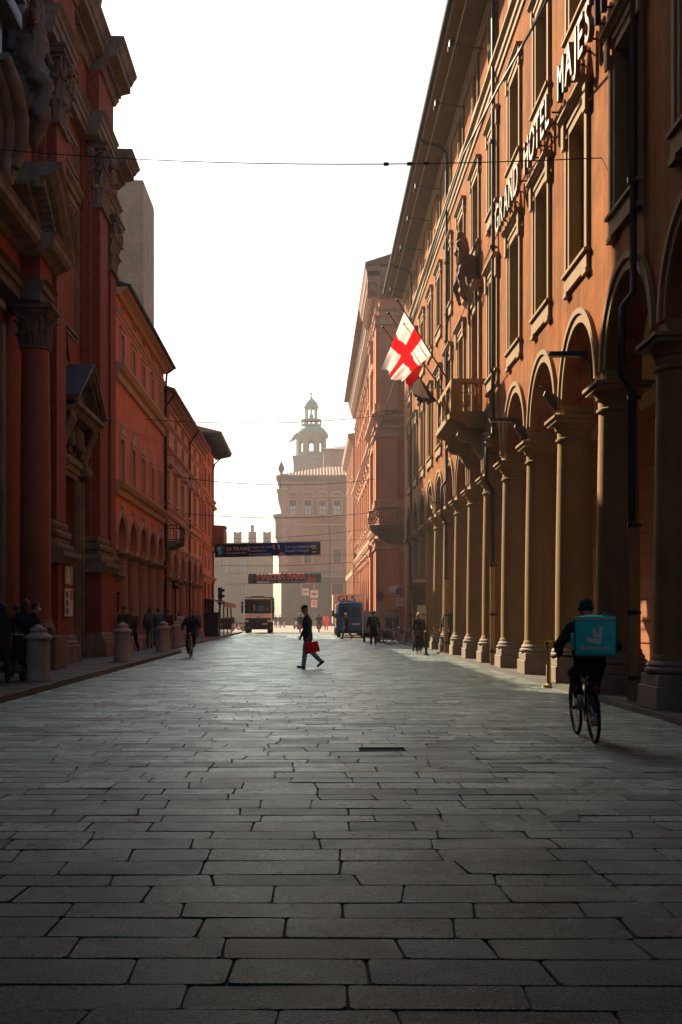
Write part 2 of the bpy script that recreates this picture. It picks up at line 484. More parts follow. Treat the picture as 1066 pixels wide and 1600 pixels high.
# windows
W1 = (1.3, 8.5, 11.3); W2 = (1.25, 13.3, 15.5); W3 = (.95, 17.8, 19.05)
holes = []
for c in bays:
    for w, a, b in (W1, W2, W3): holes.append((c-w/2, c+w/2, a, b))
dc = bays[13]; holes = [h for h in holes if not (abs((h[0]+h[1])/2-dc) < .1 and h[3] < 12)]
holes.append((dc-.75, dc+.75, 7.85, 11.3))
mb = MB(FR)
wall_grid(mb, S0, S1, ZT, 19.5, holes, 0, .30)
for c in bays: arch_wall(mb, c, BAY/2, RA, ZC, ZT, .64)
mb.box(bays[-1]+BAY/2, S1, -.64, -.001, 0, ZC); mb.box(bays[-1]+BAY/2, S1, -.64, -.001, ZC, ZT)
mb.box(S0, S1, -12, -.34, 7.76, 19.6)              # body behind the facade
mb.add([(S1, 0, 0), (S1, -12, 0), (S1, -12, 19.6), (S1, 0, 19.6)], [(0, 1, 2, 3)])
mb.build('wall', M_HWALL, hotel)
# portico inner wall in rusticated courses + vault ceiling
M_RUST = mat('rusticated_plaster', (.36, .13, .045), .9, .15, 1.2, .2, 20)
z = .1; n = 0
base = MB(FR); base.box(S0, S1, -4.6, -4.32, .1, 7.7); base.build('portico_wall', M_RUST, hotel)
while z < 7.3:
    MB(FR).box(S0, S1, -4.32, -4.27, z+.02, z+.60).build('stone_course', M_RUST, hotel); z += .63
for c in bays[1::2]:
    dr = MB(FR); dr.box(c-.8, c+.8, -4.27, -4.2, .1, 3.3); dr.box(c-.65, c+.65, -4.2, -4.19, .1, 3.1)
    dr.build('shop_door', mat('shop_door_dark', (.02, .016, .012), .3), hotel)
ce = MB(FR); ce.box(S0, S1, -4.3, -.65, 7.45, 7.7); ce.build('portico_ceiling', mat('ceiling_plaster', (.45, .30, .18), .9), hotel)

# columns -> plinth, base, capital
def make_column(name, parent, xa, s, z_plinth, zb, z1, z2, rb, rt, pw, mcol, mpl, seg=24):
    col = MB(); col.smooth = True
    n = 6; prof = [(rb+.03, zb), (rb+.03, zb+.05), (rb, zb+.09)]
    for i in range(n+1):
        t = i/n; prof.append((rb+(rt-rb)*(t**1.6), zb+.1+(z1-zb-.1)*t))
    col.lathe(prof, (xa, s), seg)
    o = col.build(name, mcol, parent)
    pl = MB(); h = z_plinth*.72
    pl.bev(xa-pw, xa+pw, s-pw, s+pw, 0.0, h, .012, 1); pl.bev(xa-pw+.035, xa+pw-.035, s-pw+.035, s+pw-.035, h+.001, z_plinth, .012, 1)
    pl.build('plinth', mpl, o)
    b = MB(); b.smooth = True
    rr = rb+.03; hh = zb-z_plinth
    b.lathe([(rr+.05, z_plinth), (rr+.09, z_plinth+hh*.2), (rr+.09, z_plinth+hh*.4), (rr+.04, z_plinth+hh*.55), (rr+.05, z_plinth+hh*.7), (rr+.03, z_plinth+hh*.9), (rr, zb)], (xa, s), seg)
    b.build('column_base', mpl, o)
    c = MB(); c.smooth = True; H = z2-z1
    c.lathe([(rt+.005, z1), (rt+.045, z1+H*.04), (rt+.045, z1+H*.12), (rt+.01, z1+H*.16), (rt+.01, z1+H*.42), (rt+.05, z1+H*.46), (rt+.06, z1+H*.52), (rt+.11, z1+H*.68), (rt+.13, z1+H*.72)], (xa, s), seg)
    w = rt+.14
    c.bev(xa-w, xa+w, s-w, s+w, z1+H*.72, z1+H*.86, .01, 1); c.bev(xa-w-.05, xa+w+.05, s-w-.05, s+w+.05, z1+H*.861, z2, .012, 1)
    c.build('capital', mcol, o)
    return o
XA = HX+.32
col0 = make_column('column', hotel, XA, bays[0]-BAY/2+BAY, .61, .82, 5.2, 5.72, .40, .345, .5, M_COLM, M_PLIN)
ar0 = MB(FR); ar0.arc(bays[0], ZC, RA-.0, RA+.17, 0, .035, 24); ar0.arc(bays[0], ZC, RA+.17, RA+.28, 0, .075, 24)
ar0 = ar0.build('archivolt', M_TRIM, hotel)
im0 = MB(FR); im0.box(bays[0]+RA, bays[0]+BAY-RA, -.64, 0, 5.72, ZC); im0 = im0.build('impost', M_TRIM, hotel)
tie0 = MB(FR); tie0.tube([(bays[0]-RA, -.32, 6.02), (bays[0]+RA, -.32, 6.02)], .022, 6); tie0 = tie0.build('tie_rod', M_IRON, hotel)
# windows
def make_window(c, w, z0, z1, kind, name='window'):
    sh = MB(FR)
    for sgn in (-1, 1):
        a, b = sorted((c+sgn*.012, c+sgn*(w/2-.005)))
        sh.box(a, b, -.27, -.22, z0+.02, z1-.02)
        f = .09
        sh.box(a, a+f, -.22, -.20, z0+.02, z1-.02); sh.box(b-f, b, -.22, -.20, z0+.02, z1-.02)
        for zz in (z0+.02, (z0+z1)/2-.06, z1-.14): sh.box(a+f, b-f, -.22, -.20, zz, zz+.12)
        k = z0+.2
        while k < z1-.2:
            if abs(k-(z0+z1)/2) > .12:
                sh.add([(a+f, -.219, k), (b-f, -.219, k), (b-f, -.200, k-.035), (a+f, -.200, k-.035)], [(0, 1, 2, 3)])
            k += .075
    win = sh.build(name, M_OLIVE, hotel)
    fr = MB(FR); fw = .30 if kind != 3 else .2
    for (o_, i_, d) in ((fw, fw*.55, .07), (fw*.55, 0, .04)):
        fr.box(c-w/2-o_, c-w/2-i_, 0.001, d, z0-.05, z1); fr.box(c+w/2+i_, c+w/2+o_, 0.001, d, z0-.05, z1)
        fr.box(c-w/2-o_, c+w/2+o_, 0.001, d, z1+i_, z1+o_)
    fr.build('surround', M_TRIM, win)
    ln = MB(FR)
    ln.box(c-w/2, c-w/2+.02, -.28, .002, z0, z1); ln.box(c+w/2-.02, c+w/2, -.28, .002, z0, z1); ln.box(c-w/2+.02, c+w/2-.02, -.28, .002, z1-.02, z1)
    ln.build('reveal', M_REV, win)
    W_ = w/2+fw
    if kind != 3:
        si = MB(FR); si.box(c-W_-.02, c+W_+.02, 0.001, .075, z0-.38, z0-.06); si.box(c-W_-.06, c+W_+.06, .0, .13, z0-.06, z0+.0)
        si.box(c-W_-.05, c-W_+.28, 0, .10, z0-.47, z0-.381); si.box(c+W_-.28, c+W_+.05, 0, .10, z0-.47, z0-.381)
        si.build('sill', M_TRIM, win)
        h = MB(FR); zt = z1+fw
        if kind == 1:
            h.prism([(0.001, zt), (.10, zt), (.13, zt+.05), (.20, zt+.1), (.20, zt+.15), (0.001, zt+.15)], 'a', c-W_-.1, c+W_+.1)
            h.box(c-W_-.1, c-W_+.12, 0.071, .12, zt-.5, zt-.001); h.box(c+W_-.12, c+W_+.1, 0.071, .12, zt-.5, zt-.001)
        else:
            h.prism([(0.001, zt), (.10, zt), (.17, zt+.08), (.17, zt+.12), (0.001, zt+.12)], 'a', c-W_-.08, c+W_+.08)
            h.box(c-W_-.08, c-W_+.1, 0.071, .10, zt-.4, zt-.001); h.box(c+W_-.1, c+W_+.08, 0.071, .10, zt-.4, zt-.001)
        h.build('hood', M_TRIM, win)
    else:
        si = MB(FR); si.box(c-W_-.03, c+W_+.03, 0.001, .07, z0-.16, z0-.051); si.build('sill', M_TRIM, win)
    return win
w1 = make_window(bays[0], *W1, 1); w2 = make_window(bays[0], *W2, 2); w3 = make_window(bays[0], *W3, 3)
for k in range(1, len(bays)):
    off = (0, BAY*k, 0)
    if k < len(bays)-0:
        copy_tree(col0, hotel, off)
        copy_tree(im0, hotel, off)
    copy_tree(ar0, hotel, off); copy_tree(tie0, hotel, off)
    if k != 13: copy_tree(w1, hotel, off)
    copy_tree(w2, hotel, off); copy_tree(w3, hotel, off)
# string course, cornice, eaves
st = MB(FR); st.prism([(0, 16.7), (.05, 16.7), (.05, 16.86), (.10, 16.9), (.10, 17.08), (.2, 17.16), (.2, 17.25), (.12, 17.27), (0, 17.42)], 'a', S0, S1)
st.build('string_course', M_TRIM, hotel)
co = MB(FR); co.prism([(0, 19.2), (.06, 19.2), (.10, 19.3), (.16, 19.34), (.16, 19.44), (0, 19.5)], 'a', S0, S1+.1); co.build('cornice', M_TRIM, hotel)
ev = MB(FR)
ev.prism([(0, 19.5), (.55, 19.58), (.55, 19.62), (1.05, 19.68), (1.10, 19.8), (1.1, 19.86), (0, 20.02)], 'a', S0, S1+.2)
ev.build('eaves', M_SOFF, hotel)
rf = MB(FR); rf.prism([(1.1, 19.87), (1.14, 19.95), (-6, 22.8), (-12, 20.0), (-12, 19.62), (0, 20.03)], 'a', S0, S1+.25)
rf.build('roof', mat('dark_roof_tile', (.12, .07, .05), .85, .3, 4), hotel)
gu = MB(FR); gu.tube([(S0, 1.17, 19.86), (S1+.25, 1.17, 19.86)], .075, 8); gu.build('gutter', M_PIPE, hotel)
con = MB(FR); con.tube([(S0, .75, 19.52), (S1+.1, .75, 19.52)], .018, 6); con.build('conduit', mat('grey_conduit', (.35, .33, .3), .5), hotel)
for s in (18.5, 32.75, 44.0, 59.6):
    dp = MB(FR); dp.smooth = True
    dp.tube([(s, 1.15, 19.8), (s, .95, 19.62), (s, .35, 19.42), (s, .12, 19.2), (s, .12, 7.7), (s, .12, 6.7), (s-.0, .30, 6.45), (s, .30, 5.35), (s, .14, 5.1), (s, .14, 2.9)], .058, 8)
    o = dp.build('downpipe', M_PIPE, hotel)
    q = MB(FR); q.smooth = True; q.tube([(s, .14, 3.0), (s, .14, .12)], .075, 8); q.build('pipe_sleeve', mat('ochre_cast_iron', (.30, .19, .09), .6, .2, 3), o)
    for z in (2.95, 1.55, .5, 5.0, 8.5, 12.0, 15.0):
        q = MB(FR); q.tube([(s, .0, z), (s, .2, z)], .03, 6); q.lathe([(.088, z-.04), (.088, z+.04)], (s, .13), 10); q.build('pipe_bracket', M_PIPE, o)
# eave floodlights on arms
for i, s in enumerate((23.0, 27.4, 31.6, 35.5, 39.6, 47.2, 51.0, 55.0, 62.0)):
    mb = MB(FR); mb.tube([(s, 0, 19.0), (s, .95, 19.15)], .018, 6); o = mb.build('eave_lamp_arm', M_IRON, hotel)
    q = MB(FR); q.box(s-.13, s+.13, .9, 1.04, 19.02, 19.22); q.box(s-.02, s+.02, 1.0, 1.08, 18.9, 19.05); q.build('floodlight', M_IRON, o)
# sign letters standing off the wall
def sign_word(word, sfar, snear, z, h):
    n = len(word); wsum = {'I': .45, 'J': .6, 'M': 1.15, 'L': .75, 'E': .8, 'T': .85, 'S': .85}
    ws = [wsum.get(ch, 1.0) for ch in word]; tot = sum(ws); s = sfar; step = (sfar-snear)/tot
    for ch, w_ in zip(word, ws):
        c = text_obj('sign_letter', ch, h/.70, M_LETT, None, Matrix(), .05, 'CENTER', .005, 1.0, 0.82)
        xs = [v.co.x for v in c.data.vertices]; xm = (max(xs)+min(xs))/2
        c.data.transform(Matrix.Translation((-xm, 0, 0)))
        sm = s-step*w_/2
        c.data.transform(axes((HX-.26, sm, z), (0, -1, 0), (0, 0, 1)))
        c.data.materials.append(M_LSIDE)
        for p in c.data.polygons:
            if p.normal.x > -.9: p.material_index = 1
        set_parent(c, hotel)
        pn = MB(FR); pn.tube([(sm, 0, z+.3), (sm, .21, z+.3)], .02, 6); pn.build('letter_pin', M_IRON, c)
        s -= step*w_
sign_word('GRAND', 31.3, 27.75, 11.82, .74)
sign_word('HOTEL', 27.1, 24.1, 11.85, .74)
sign_word('MAJESTIC', 23.45, 19.0, 11.9, .74)

# ---- balcony with balustrade over the middle arch
bc = dc; BP = 1.02
bal = MB(FR)
bal.prism([(0, 7.25), (.55, 7.25), (.7, 7.4), (.9, 7.45), (BP+.06, 7.55), (BP+.06, 7.72), (0, 7.72)], 'a', bc-1.95, bc+1.95)
bo = bal.build('balcony_slab', M_TRIM, hotel)
for sx in (-1.35, 1.35):
    q = MB(FR); q.prism([(0, 7.25), (.75, 7.25), (.8, 7.08), (.62, 6.9), (.38, 6.86), (.25, 6.6), (.1, 6.42), (0, 6.4)], 'a', bc+sx-.17, bc+sx+.17)
    q.build('console', M_TRIM, bo)
q = MB(FR); q.box(bc-1.95, bc+1.95, BP-.24, BP+.02, 8.58, 8.72); q.box(bc-1.95, bc-1.72, 0, BP-.241, 8.58, 8.72); q.box(bc+1.72, bc+1.95, 0, BP-.241, 8.58, 8.72); q.build('handrail', M_TRIM, bo)
for s in (bc-1.83, bc+1.83, bc-.55, bc+.55):
    q = MB(FR); q.box(s-.14, s+.14, BP-.25, BP+.03, 7.721, 8.579); q.build('pedestal', M_TRIM, bo)
bprof = [(.05, 7.72), (.07, 7.78), (.05, 7.83), (.10, 8.0), (.105, 8.08), (.05, 8.3), (.045, 8.42), (.07, 8.5), (.06, 8.58)]
for s in [bc-1.5, bc-1.18, bc-.86, bc-.24, bc+.24, bc+.86, bc+1.18, bc+1.5]:
    q = MB(FR); q.smooth = True; q.lathe(bprof, (s, BP-.11), 10); q.build('baluster', M_TRIM, bo)
for s in (bc-1.83, bc+1.83):
    for p in (.25, .55):
        q = MB(FR); q.smooth = True; q.lathe(bprof, (s, p), 10); q.build('baluster', M_TRIM, bo)
dw = MB(FR)
dw.box(bc-.74, bc-.01, -.27, -.2, 7.86, 11.28); dw.box(bc+.01, bc+.74, -.27, -.2, 7.86, 11.28)
d_o = dw.build('balcony_door', M_OLIVE, hotel)
q = MB(FR)
for (o_, i_, d) in ((.4, .2, .1), (.2, 0, .05)):
    q.box(bc-.75-o_, bc-.75-i_, .001, d, 7.75, 11.3); q.box(bc+.75+i_, bc+.75+o_, .001, d, 7.75, 11.3); q.box(bc-.75-o_, bc+.75+o_, .001, d, 11.3+i_, 11.3+o_)
q.build('surround', M_TRIM, d_o)
q = MB(FR); q.prism([(.001, 11.7), (.15, 11.7), (.3, 11.85), (.3, 11.93), (.001, 11.95)], 'a', bc-1.3, bc+1.3); q.build('hood', M_TRIM, d_o)
# ------------------------------------------------------------------ bodies: tapered capsules fused by a voxel remesh
def capsule(mb, p0, r0, p1, r1, seg=10):
    p0 = Vector(p0); p1 = Vector(p1); d = p1-p0
    if d.length < 1e-5: d = Vector((0, 0, 1e-4))
    t = d.normalized(); pts = []; rs = []
    for k in range(3):
        a = pi/2*(k+.25)/3.25; pts.append(p0-t*r0*cos(a)); rs.append(r0*sin(a))
    for k in range(4): f = k/3; pts.append(p0+d*f); rs.append(r0+(r1-r0)*f)
    for k in range(2, -1, -1):
        a = pi/2*(k+.25)/3.25; pts.append(p1+t*r1*cos(a)); rs.append(r1*sin(a))
    mb.tube(pts, rs, seg)
def fuse(mb, name, m, parent, voxel=.02, smooth=3, extra=None, deform=None):
    me = mb.mesh(name, m)
    o = bpy.data.objects.new(name+'_tmp', me); COL.objects.link(o)
    md = o.modifiers.new('r', 'REMESH'); md.mode = 'VOXEL'; md.voxel_size = voxel; md.use_smooth_shade = True
    ms = o.modifiers.new('s', 'SMOOTH'); ms.factor = .5; ms.iterations = smooth
    dg = bpy.context.evaluated_depsgraph_get()
    out = bpy.data.meshes.new_from_object(o.evaluated_get(dg)); out.name = name
    bpy.data.objects.remove(o); bpy.data.meshes.remove(me)
    if extra is not None and extra.v:
        bm = bmesh.new(); bm.from_mesh(out)
        vs = [bm.verts.new(v) for v in extra.v]
        for q in extra.fc:
            try: f = bm.faces.new([vs[i] for i in q]); f.smooth = True
            except ValueError: pass
        bm.to_mesh(out); bm.free()
    out.materials.clear(); out.materials.append(m)
    out.shade_smooth()
    if deform:
        for v in out.vertices: v.co = Vector(deform(v.co))
    ob = bpy.data.objects.new(name, out); COL.objects.link(ob)
    if parent: ob.parent = parent
    return ob
M_SKIN = mat('skin', (.45, .26, .18), .6, .08, 8)
M_SKIN2 = mat('skin_dark', (.22, .12, .08), .6, .08, 8)
def rot_dir(sw, ab):
    """limb direction hanging down, swung forward by sw (deg) and out by ab (deg, signed x)"""
    a = radians(sw); b = radians(ab)
    return Vector((sin(b), sin(a)*cos(b), -cos(a)*cos(b)))
def person(label, loc, face, top, legs, shoes=None, hair=None, H=1.75, legL=(0, 0), legR=(0, 0), armL=(5, -8, 12), armR=(5, 8, 12),
           lean=0, coat=0.0, skirt=None, headgear=None, hairlen='short', bulk=1.0, skin=None, headtilt=0, hips=None, voxel=.022,
           group=None, hand_targets=None, foot_drop=0.0, scarf=None, headturn=0, mask=False, nofloor=False):
    """face: direction the person looks, degrees from +Y, counter-clockwise. leg = (hip swing fwd, knee bend).
    arm = (swing, abduction signed, elbow bend). Local frame: looks along +Y, left hand at -X."""
    k = H/1.75; skin = skin or M_SKIN; shoes = shoes or mat('shoe_black', (.015, .014, .014), .5)
    root = thing('person', label, 'person', loc, radians(face), group)
    pel = Vector(hips) if hips else Vector((0, 0, .95*k))
    ln = radians(lean); up = Vector((0, sin(ln), cos(ln)))
    chest = pel+up*.36*k; neck = pel+up*.53*k; hd = neck+Vector((0, sin(radians(lean*.5+headtilt)), cos(radians(lean*.5+headtilt))))*.155*k+Vector((0, .02, 0))
    fw = Vector((0, cos(ln), -sin(ln)))
    J = {}
    low = 9
    for sg, nm, lg in ((-1, 'L', legL), (1, 'R', legR)):
        hip = pel+Vector((sg*.095*k, 0, -.03*k))
        kn = hip+rot_dir(lg[0], sg*2)*.43*k
        an = kn+rot_dir(lg[0]-lg[1], sg*1)*.42*k
        if len(lg) > 2: an = Vector(lg[2]); 
        if len(lg) > 3: kn = Vector(lg[3])
        J['hip'+nm], J['kn'+nm], J['an'+nm] = hip, kn, an
        low = min(low, an.z-.085*k)
    if not hips and not nofloor:
        dz = -low
        for q in list(J): J[q] = J[q]+Vector((0, 0, dz))
        for v in (pel, chest, neck, hd): v.z += dz
    for sg, nm, am in ((-1, 'L', armL), (1, 'R', armR)):
        sh = neck+Vector((sg*.185*k*bulk, 0, 0))-up*.06*k
        if hand_targets and nm in hand_targets:
            tg = Vector(hand_targets[nm]); dv = tg-sh; D = dv.length; a1, a2 = .29*k, .27*k
            if D > (a1+a2)*.99: tg = sh+dv.normalized()*(a1+a2)*.985; dv = tg-sh; D = dv.length
            x_ = (a1*a1-a2*a2+D*D)/(2*D); hh = sqrt(max(0, a1*a1-x_*x_))
            pole = Vector((sg*.6, -.5, -.6)); n = dv.normalized(); pl = (pole-n*pole.dot(n)).normalized()
            el = sh+n*x_+pl*hh; wr = tg
        else:
            el = sh+rot_dir(am[0]+lean*.3, am[1])*.29*k
            wr = el+rot_dir(am[0]+lean*.3+am[2], am[1]*.5)*.26*k
        J['sh'+nm], J['el'+nm], J['wr'+nm] = sh, el, wr
    # --- body (one mesh): skin-coloured
    b = MB()
    def tor(mb, g):
        for sx in (-1, 1):
            capsule(mb, pel+Vector((sx*.07*k, 0, 0)), .105*k+g, chest+Vector((sx*.075*k*bulk, .005, 0)), .115*k*bulk+g)
            capsule(mb, chest+Vector((sx*.075*k*bulk, 0, 0)), .112*k*bulk+g, neck+Vector((sx*.11*k*bulk, 0, 0))-up*.09*k, .075*k*bulk+g)
        capsule(mb, pel, .10*k+g, chest, .12*k*bulk+g)
    def arm(mb, g, e=1.0):
        for nm in 'LR':
            sh, el, wr = J['sh'+nm], J['el'+nm], J['wr'+nm]
            capsule(mb, sh, .058*k*bulk+g, el, .044*k*bulk+g); capsule(mb, el, .043*k*bulk+g, el+(wr-el)*e, .030*k+g)
    def leg(mb, g, e=1.0):
        for nm in 'LR':
            hp, kn, an = J['hip'+nm], J['kn'+nm], J['an'+nm]
            capsule(mb, hp, .085*k+g, kn, .056*k+g); capsule(mb, kn, .055*k+g, kn+(an-kn)*.3, .056*k+g); capsule(mb, kn+(an-kn)*.3, .056*k+g, kn+(an-kn)*e, .036*k+g*1.3)
    tor(b, 0); arm(b, 0); leg(b, 0)
    capsule(b, neck-up*.08*k, .055*k, hd-Vector((0, .02, .03)), .052*k)
    q = Matrix.Rotation(radians(headturn), 3, 'Z') @ Matrix.Rotation(-radians(headtilt+lean*.5), 3, 'X')
    R_ = lambda v: hd+q @ (Vector(v)*k)
    b.ball(hd+q @ Vector((0, 0, .02*k)), (.075*k, .092*k, .105*k), 14, 10, q)
    capsule(b, R_((0, .035, -.045)), .052*k, R_((0, .05, -.075)), .035*k)
    capsule(b, R_((0, .088, .01)), .012*k, R_((0, .108, -.022)), .016*k, 6)
    for sx in (-1, 1): b.ball(R_((sx*.078, -.005, 0)), (.012*k, .022*k, .032*k), 8, 6, q)
    ex = MB()
    for sg, nm in ((-1, 'L'), (1, 'R')):
        el, wr = J['el'+nm], J['wr'+nm]; d = (wr-el).normalized(); side = Vector((0, 1, 0)) if abs(d.y) < .8 else Vector((0, 0, 1))
        side = (side-d*side.dot(d)).normalized(); nrm = d.cross(side)*(-sg)
        pc = wr+d*.05*k
        for t in (-1, 0, 1): capsule(b, wr+d*.01*k+side*t*.014*k, .020*k, wr+d*.085*k+side*t*.022*k, .017*k, 6)
        for i_, (t, l1) in enumerate(((-1.15, .058), (-.38, .07), (.38, .075), (1.15, .066))):
            p = wr+d*.088*k+side*t*.021*k; p2 = p+(d*.8+nrm*.45*-1)*l1*.55*k; p3 = p2+(d*.35-nrm*.8)*l1*.5*k
            ex.tube([p-d*.02*k, p, p2, p3], [.0095*k, .0095*k, .0088*k, .006*k], 6)
        p = wr+d*.03*k+side*.03*k; ex.tube([p, p+(side*.75+d*.6)*.035*k, p+(side*.7+d*1.5-nrm*.3)*.045*k], [.012*k, .0105*k, .008*k], 6)
    body = fuse(b, 'body', skin, root, voxel, 2, ex)
    eyes = MB()
    for sx in (-1, 1): eyes.ball(R_((sx*.032, .083, .012)), .011*k, 8, 6)
    e = eyes.build('eyes', mat('eye_dark', (.02, .015, .012), .2)); e.parent = root
    mo = MB(); mo.ball(R_((0, .083, -.055)), (.024*k, .008*k, .006*k), 8, 6, q); e = mo.build('mouth', mat('lips', (.3, .12, .1), .5)); e.parent = root
    # --- clothes
    t = MB(); tor(t, .022); arm(t, .018, .93)
    capsule(t, neck-up*.09*k, .075*k, neck-up*.02*k, .068*k)
    if coat:
        for nm in 'LR':
            hp, kn = J['hip'+nm], J['kn'+nm]; capsule(t, pel+Vector((hp.x*.75, 0, 0)), .135*k, hp+(kn-hp)*coat, (.11+.05*coat)*k)
        capsule(t, pel, .13*k, (J['hipL']+J['hipR'])/2+((J['knL']+J['knR'])/2-(J['hipL']+J['hipR'])/2)*coat, .13*k)
    else:
        for sx in (-1, 1): capsule(t, pel+Vector((sx*.06*k, 0, -.03*k)), .128*k, pel+Vector((sx*.06*k, 0, .12*k)), .125*k)
    wr_f = lambda co: co+Vector((0, 0, 0))+Vector((1, 1, 0))*.012*k*(noise.noise(co*11+Vector(loc))+.6*noise.noise(co*23))
    fuse(t, 'jacket', top, root, voxel, 2, None, wr_f)
    l = MB(); leg(l, .018, .97); capsule(l, pel+Vector((-.06*k, 0, 0)), .118*k, pel+Vector((.06*k, 0, 0)), .118*k)
    fuse(l, 'trousers', legs, root, voxel, 2, None, wr_f)
    for nm in 'LR':
        an, kn = J['an'+nm], J['kn'+nm]; d = (an-kn).normalized()
        fwd = Vector((0, 1, 0)); fwd = fwd-d*fwd.dot(d)*.9
        if fwd.length < .2: fwd = Vector((0, .5, -1))
        fwd.normalize()
        s = MB(); dn = d
        capsule(s, an-d*.04*k, .045*k, an+dn*.035*k, .043*k); capsule(s, an+dn*.04*k-fwd*.03*k, .042*k, an+dn*.045*k+fwd*.15*k, .036*k)
        capsule(s, an+dn*.062*k-fwd*.045*k, .022*k, an+dn*.062*k+fwd*.165*k, .022*k)
        fuse(s, 'shoe', shoes, root, .014, 2)
    if skirt:
        m_, zlow, r_ = skirt
        s = MB(); s.smooth = True; n = 20; prof = []
        zt = pel.z+.08*k
        vs = []; fs = []
        for i in range(7):
            f = i/6
            for a in range(n):
                an_ = 2*pi*a/n; rr = (.13*k+(r_-.13*k)*f)*(1+.10*f*sin(an_*5+1.3))
                vs.append((rr*cos(an_), rr*.85*sin(an_), zt+(zlow-zt)*f))
        for i in range(6):
            for a in range(n): a2 = (a+1) % n; fs.append((i*n+a, i*n+a2, (i+1)*n+a2, (i+1)*n+a))
        s.add(vs, fs); o = s.build('skirt', m_); o.parent = root
    if hair:
        hm = MB(); hq = q
        hm.ball(R_((0, -.012, .038)), (.083*k, .098*k, .102*k), 16, 10, q)
        if hairlen == 'long':
            for sx in (-1, 0, 1): capsule(hm, R_((sx*.05, -.06, .03)), .055*k, R_((sx*.065, -.075, -.22)), .05*k)
        elif hairlen == 'bun':
            hm.ball(R_((0, -.09, .10)), .05*k, 10, 8)
        cut = lambda co: co
        ho = fuse(hm, 'hair', hair, root, .014, 2)
        inv = q.inverted()
        for v in ho.data.vertices:      # open the face: pull the front back into the head
            lc = inv @ (v.co-hd)/k
            if lc.y > .035 and lc.z < .055: v.co = hd+q @ (Vector((lc.x*.8, .02, lc.z))*k)
    if headgear:
        kind, gm = headgear
        g = MB(); g.smooth = True
        if kind == 'cap':
            g.ball(R_((0, -.008, .055)), (.085*k, .102*k, .085*k), 16, 10, q); o = g.build('cap', gm); o.parent = root
            br = MB(); n = 10
            vs = []
            for zz in (0, .008):
                for i in range(n+1):
                    a = pi*i/n; vs.append(tuple(R_((.078*cos(a), .085+.085*sin(a)*(1), .042+zz-.02*sin(a)))))
            fs = [tuple(range(n+1)), tuple(range(n+1, 2*n+2))]+[(i, (i+1) % (n+1), n+1+(i+1) % (n+1), n+1+i) for i in range(n+1)]
            br.add(vs, fs); o2 = br.build('peak', gm); o2.parent = o
        elif kind == 'beanie':
            g.ball(R_((0, -.008, .05)), (.09*k, .106*k, .098*k), 16, 10, q); g.ring(R_((0, -.005, .02)), .088*k, .016*k, q @ Vector((0, 0, 1)), 20, 8); o = g.build('beanie', gm); o.parent = root
        elif kind == 'hood':
            h = MB(); h.ball(R_((0, -.03, .03)), (.105*k, .105*k, .125*k), 16, 10, q); capsule(h, R_((0, -.05, -.05)), .09*k, R_((0, -.04, -.14)), .10*k)
            o = fuse(h, 'hood', gm, root, .018, 2)
            for v in o.data.vertices:
                lc = q.inverted() @ (v.co-hd)/k
                if lc.y > .045: v.co = hd+q @ (Vector((lc.x*.75, .02, lc.z*.8))*k)
        elif kind == 'helmet':
            g.ball(R_((0, -.005, .04)), (.115*k, .13*k, .12*k), 16, 10, q); o = g.build('helmet', gm); o.parent = root
    if scarf:
        g = MB(); g.smooth = True; g.ring(neck+Vector((0, .01, .0)), .075*k, .035*k, (0, 0, 1), 18, 8); o = g.build('scarf', scarf); o.parent = root
    if mask:
        g = MB(); g.smooth = True; g.ball(R_((0, .065, -.045)), (.058*k, .05*k, .05*k), 12, 8, q); o = g.build('face_mask', mat('mask_white', (.75, .75, .74), .8)); o.parent = root
    J.update(dict(pel=pel, chest=chest, neck=neck, hd=hd, k=k, up=up))
    root_j[root.name] = J
    return root, J
root_j = {}
# ------------------------------------------------------------------ left: baroque church front
M_CRED = mat('church_red_brick', (.27, .072, .04), .9, .35, 7, .7, 22, spec=.15, streak=.35, col2=(.22, .075, .045), c2amt=.5)
M_CSTN = mat('church_sandstone', (.225, .185, .135), .9, .3, 1.8, .6, 18, spec=.15, streak=.4, col2=(.13, .105, .08), c2amt=.7)
M_CDRK = mat('weathered_dark_stone', (.13, .105, .085), .9, .3, 3, .4, 30)
M_COPP = mat('blue_grey_copper', (.05, .075, .10), .5, .25, 3, .1, 10, metal=.3)
M_DOORG = mat('grey_green_door', (.07, .072, .06), .7, .25, 2, .2, 20)
CXW = -7.85; FL = facade(-1, CXW)
church = thing('church', 'tall dark red baroque church front with giant pilasters and carved capitals', 'church', (-9, 30, 0))
def cpart(name, fn, m, parent=None, smooth=False):
    mb = MB(FL); mb.smooth = smooth; fn(mb); return mb.build(name, m, parent or church)
# wall (with the side door opening and the big portal opening)
mb = MB(FL)
wall_grid(mb, -4, 43.3, .1, 18.2, [(36.2, 38.2, .35, 6.0), (20.5, 27.6, .2, 8.7)], 0, .9)
mb.box(-4, 43.3, -14, -.95, .1, 18.2)
mb.build('wall', M_CRED, church)
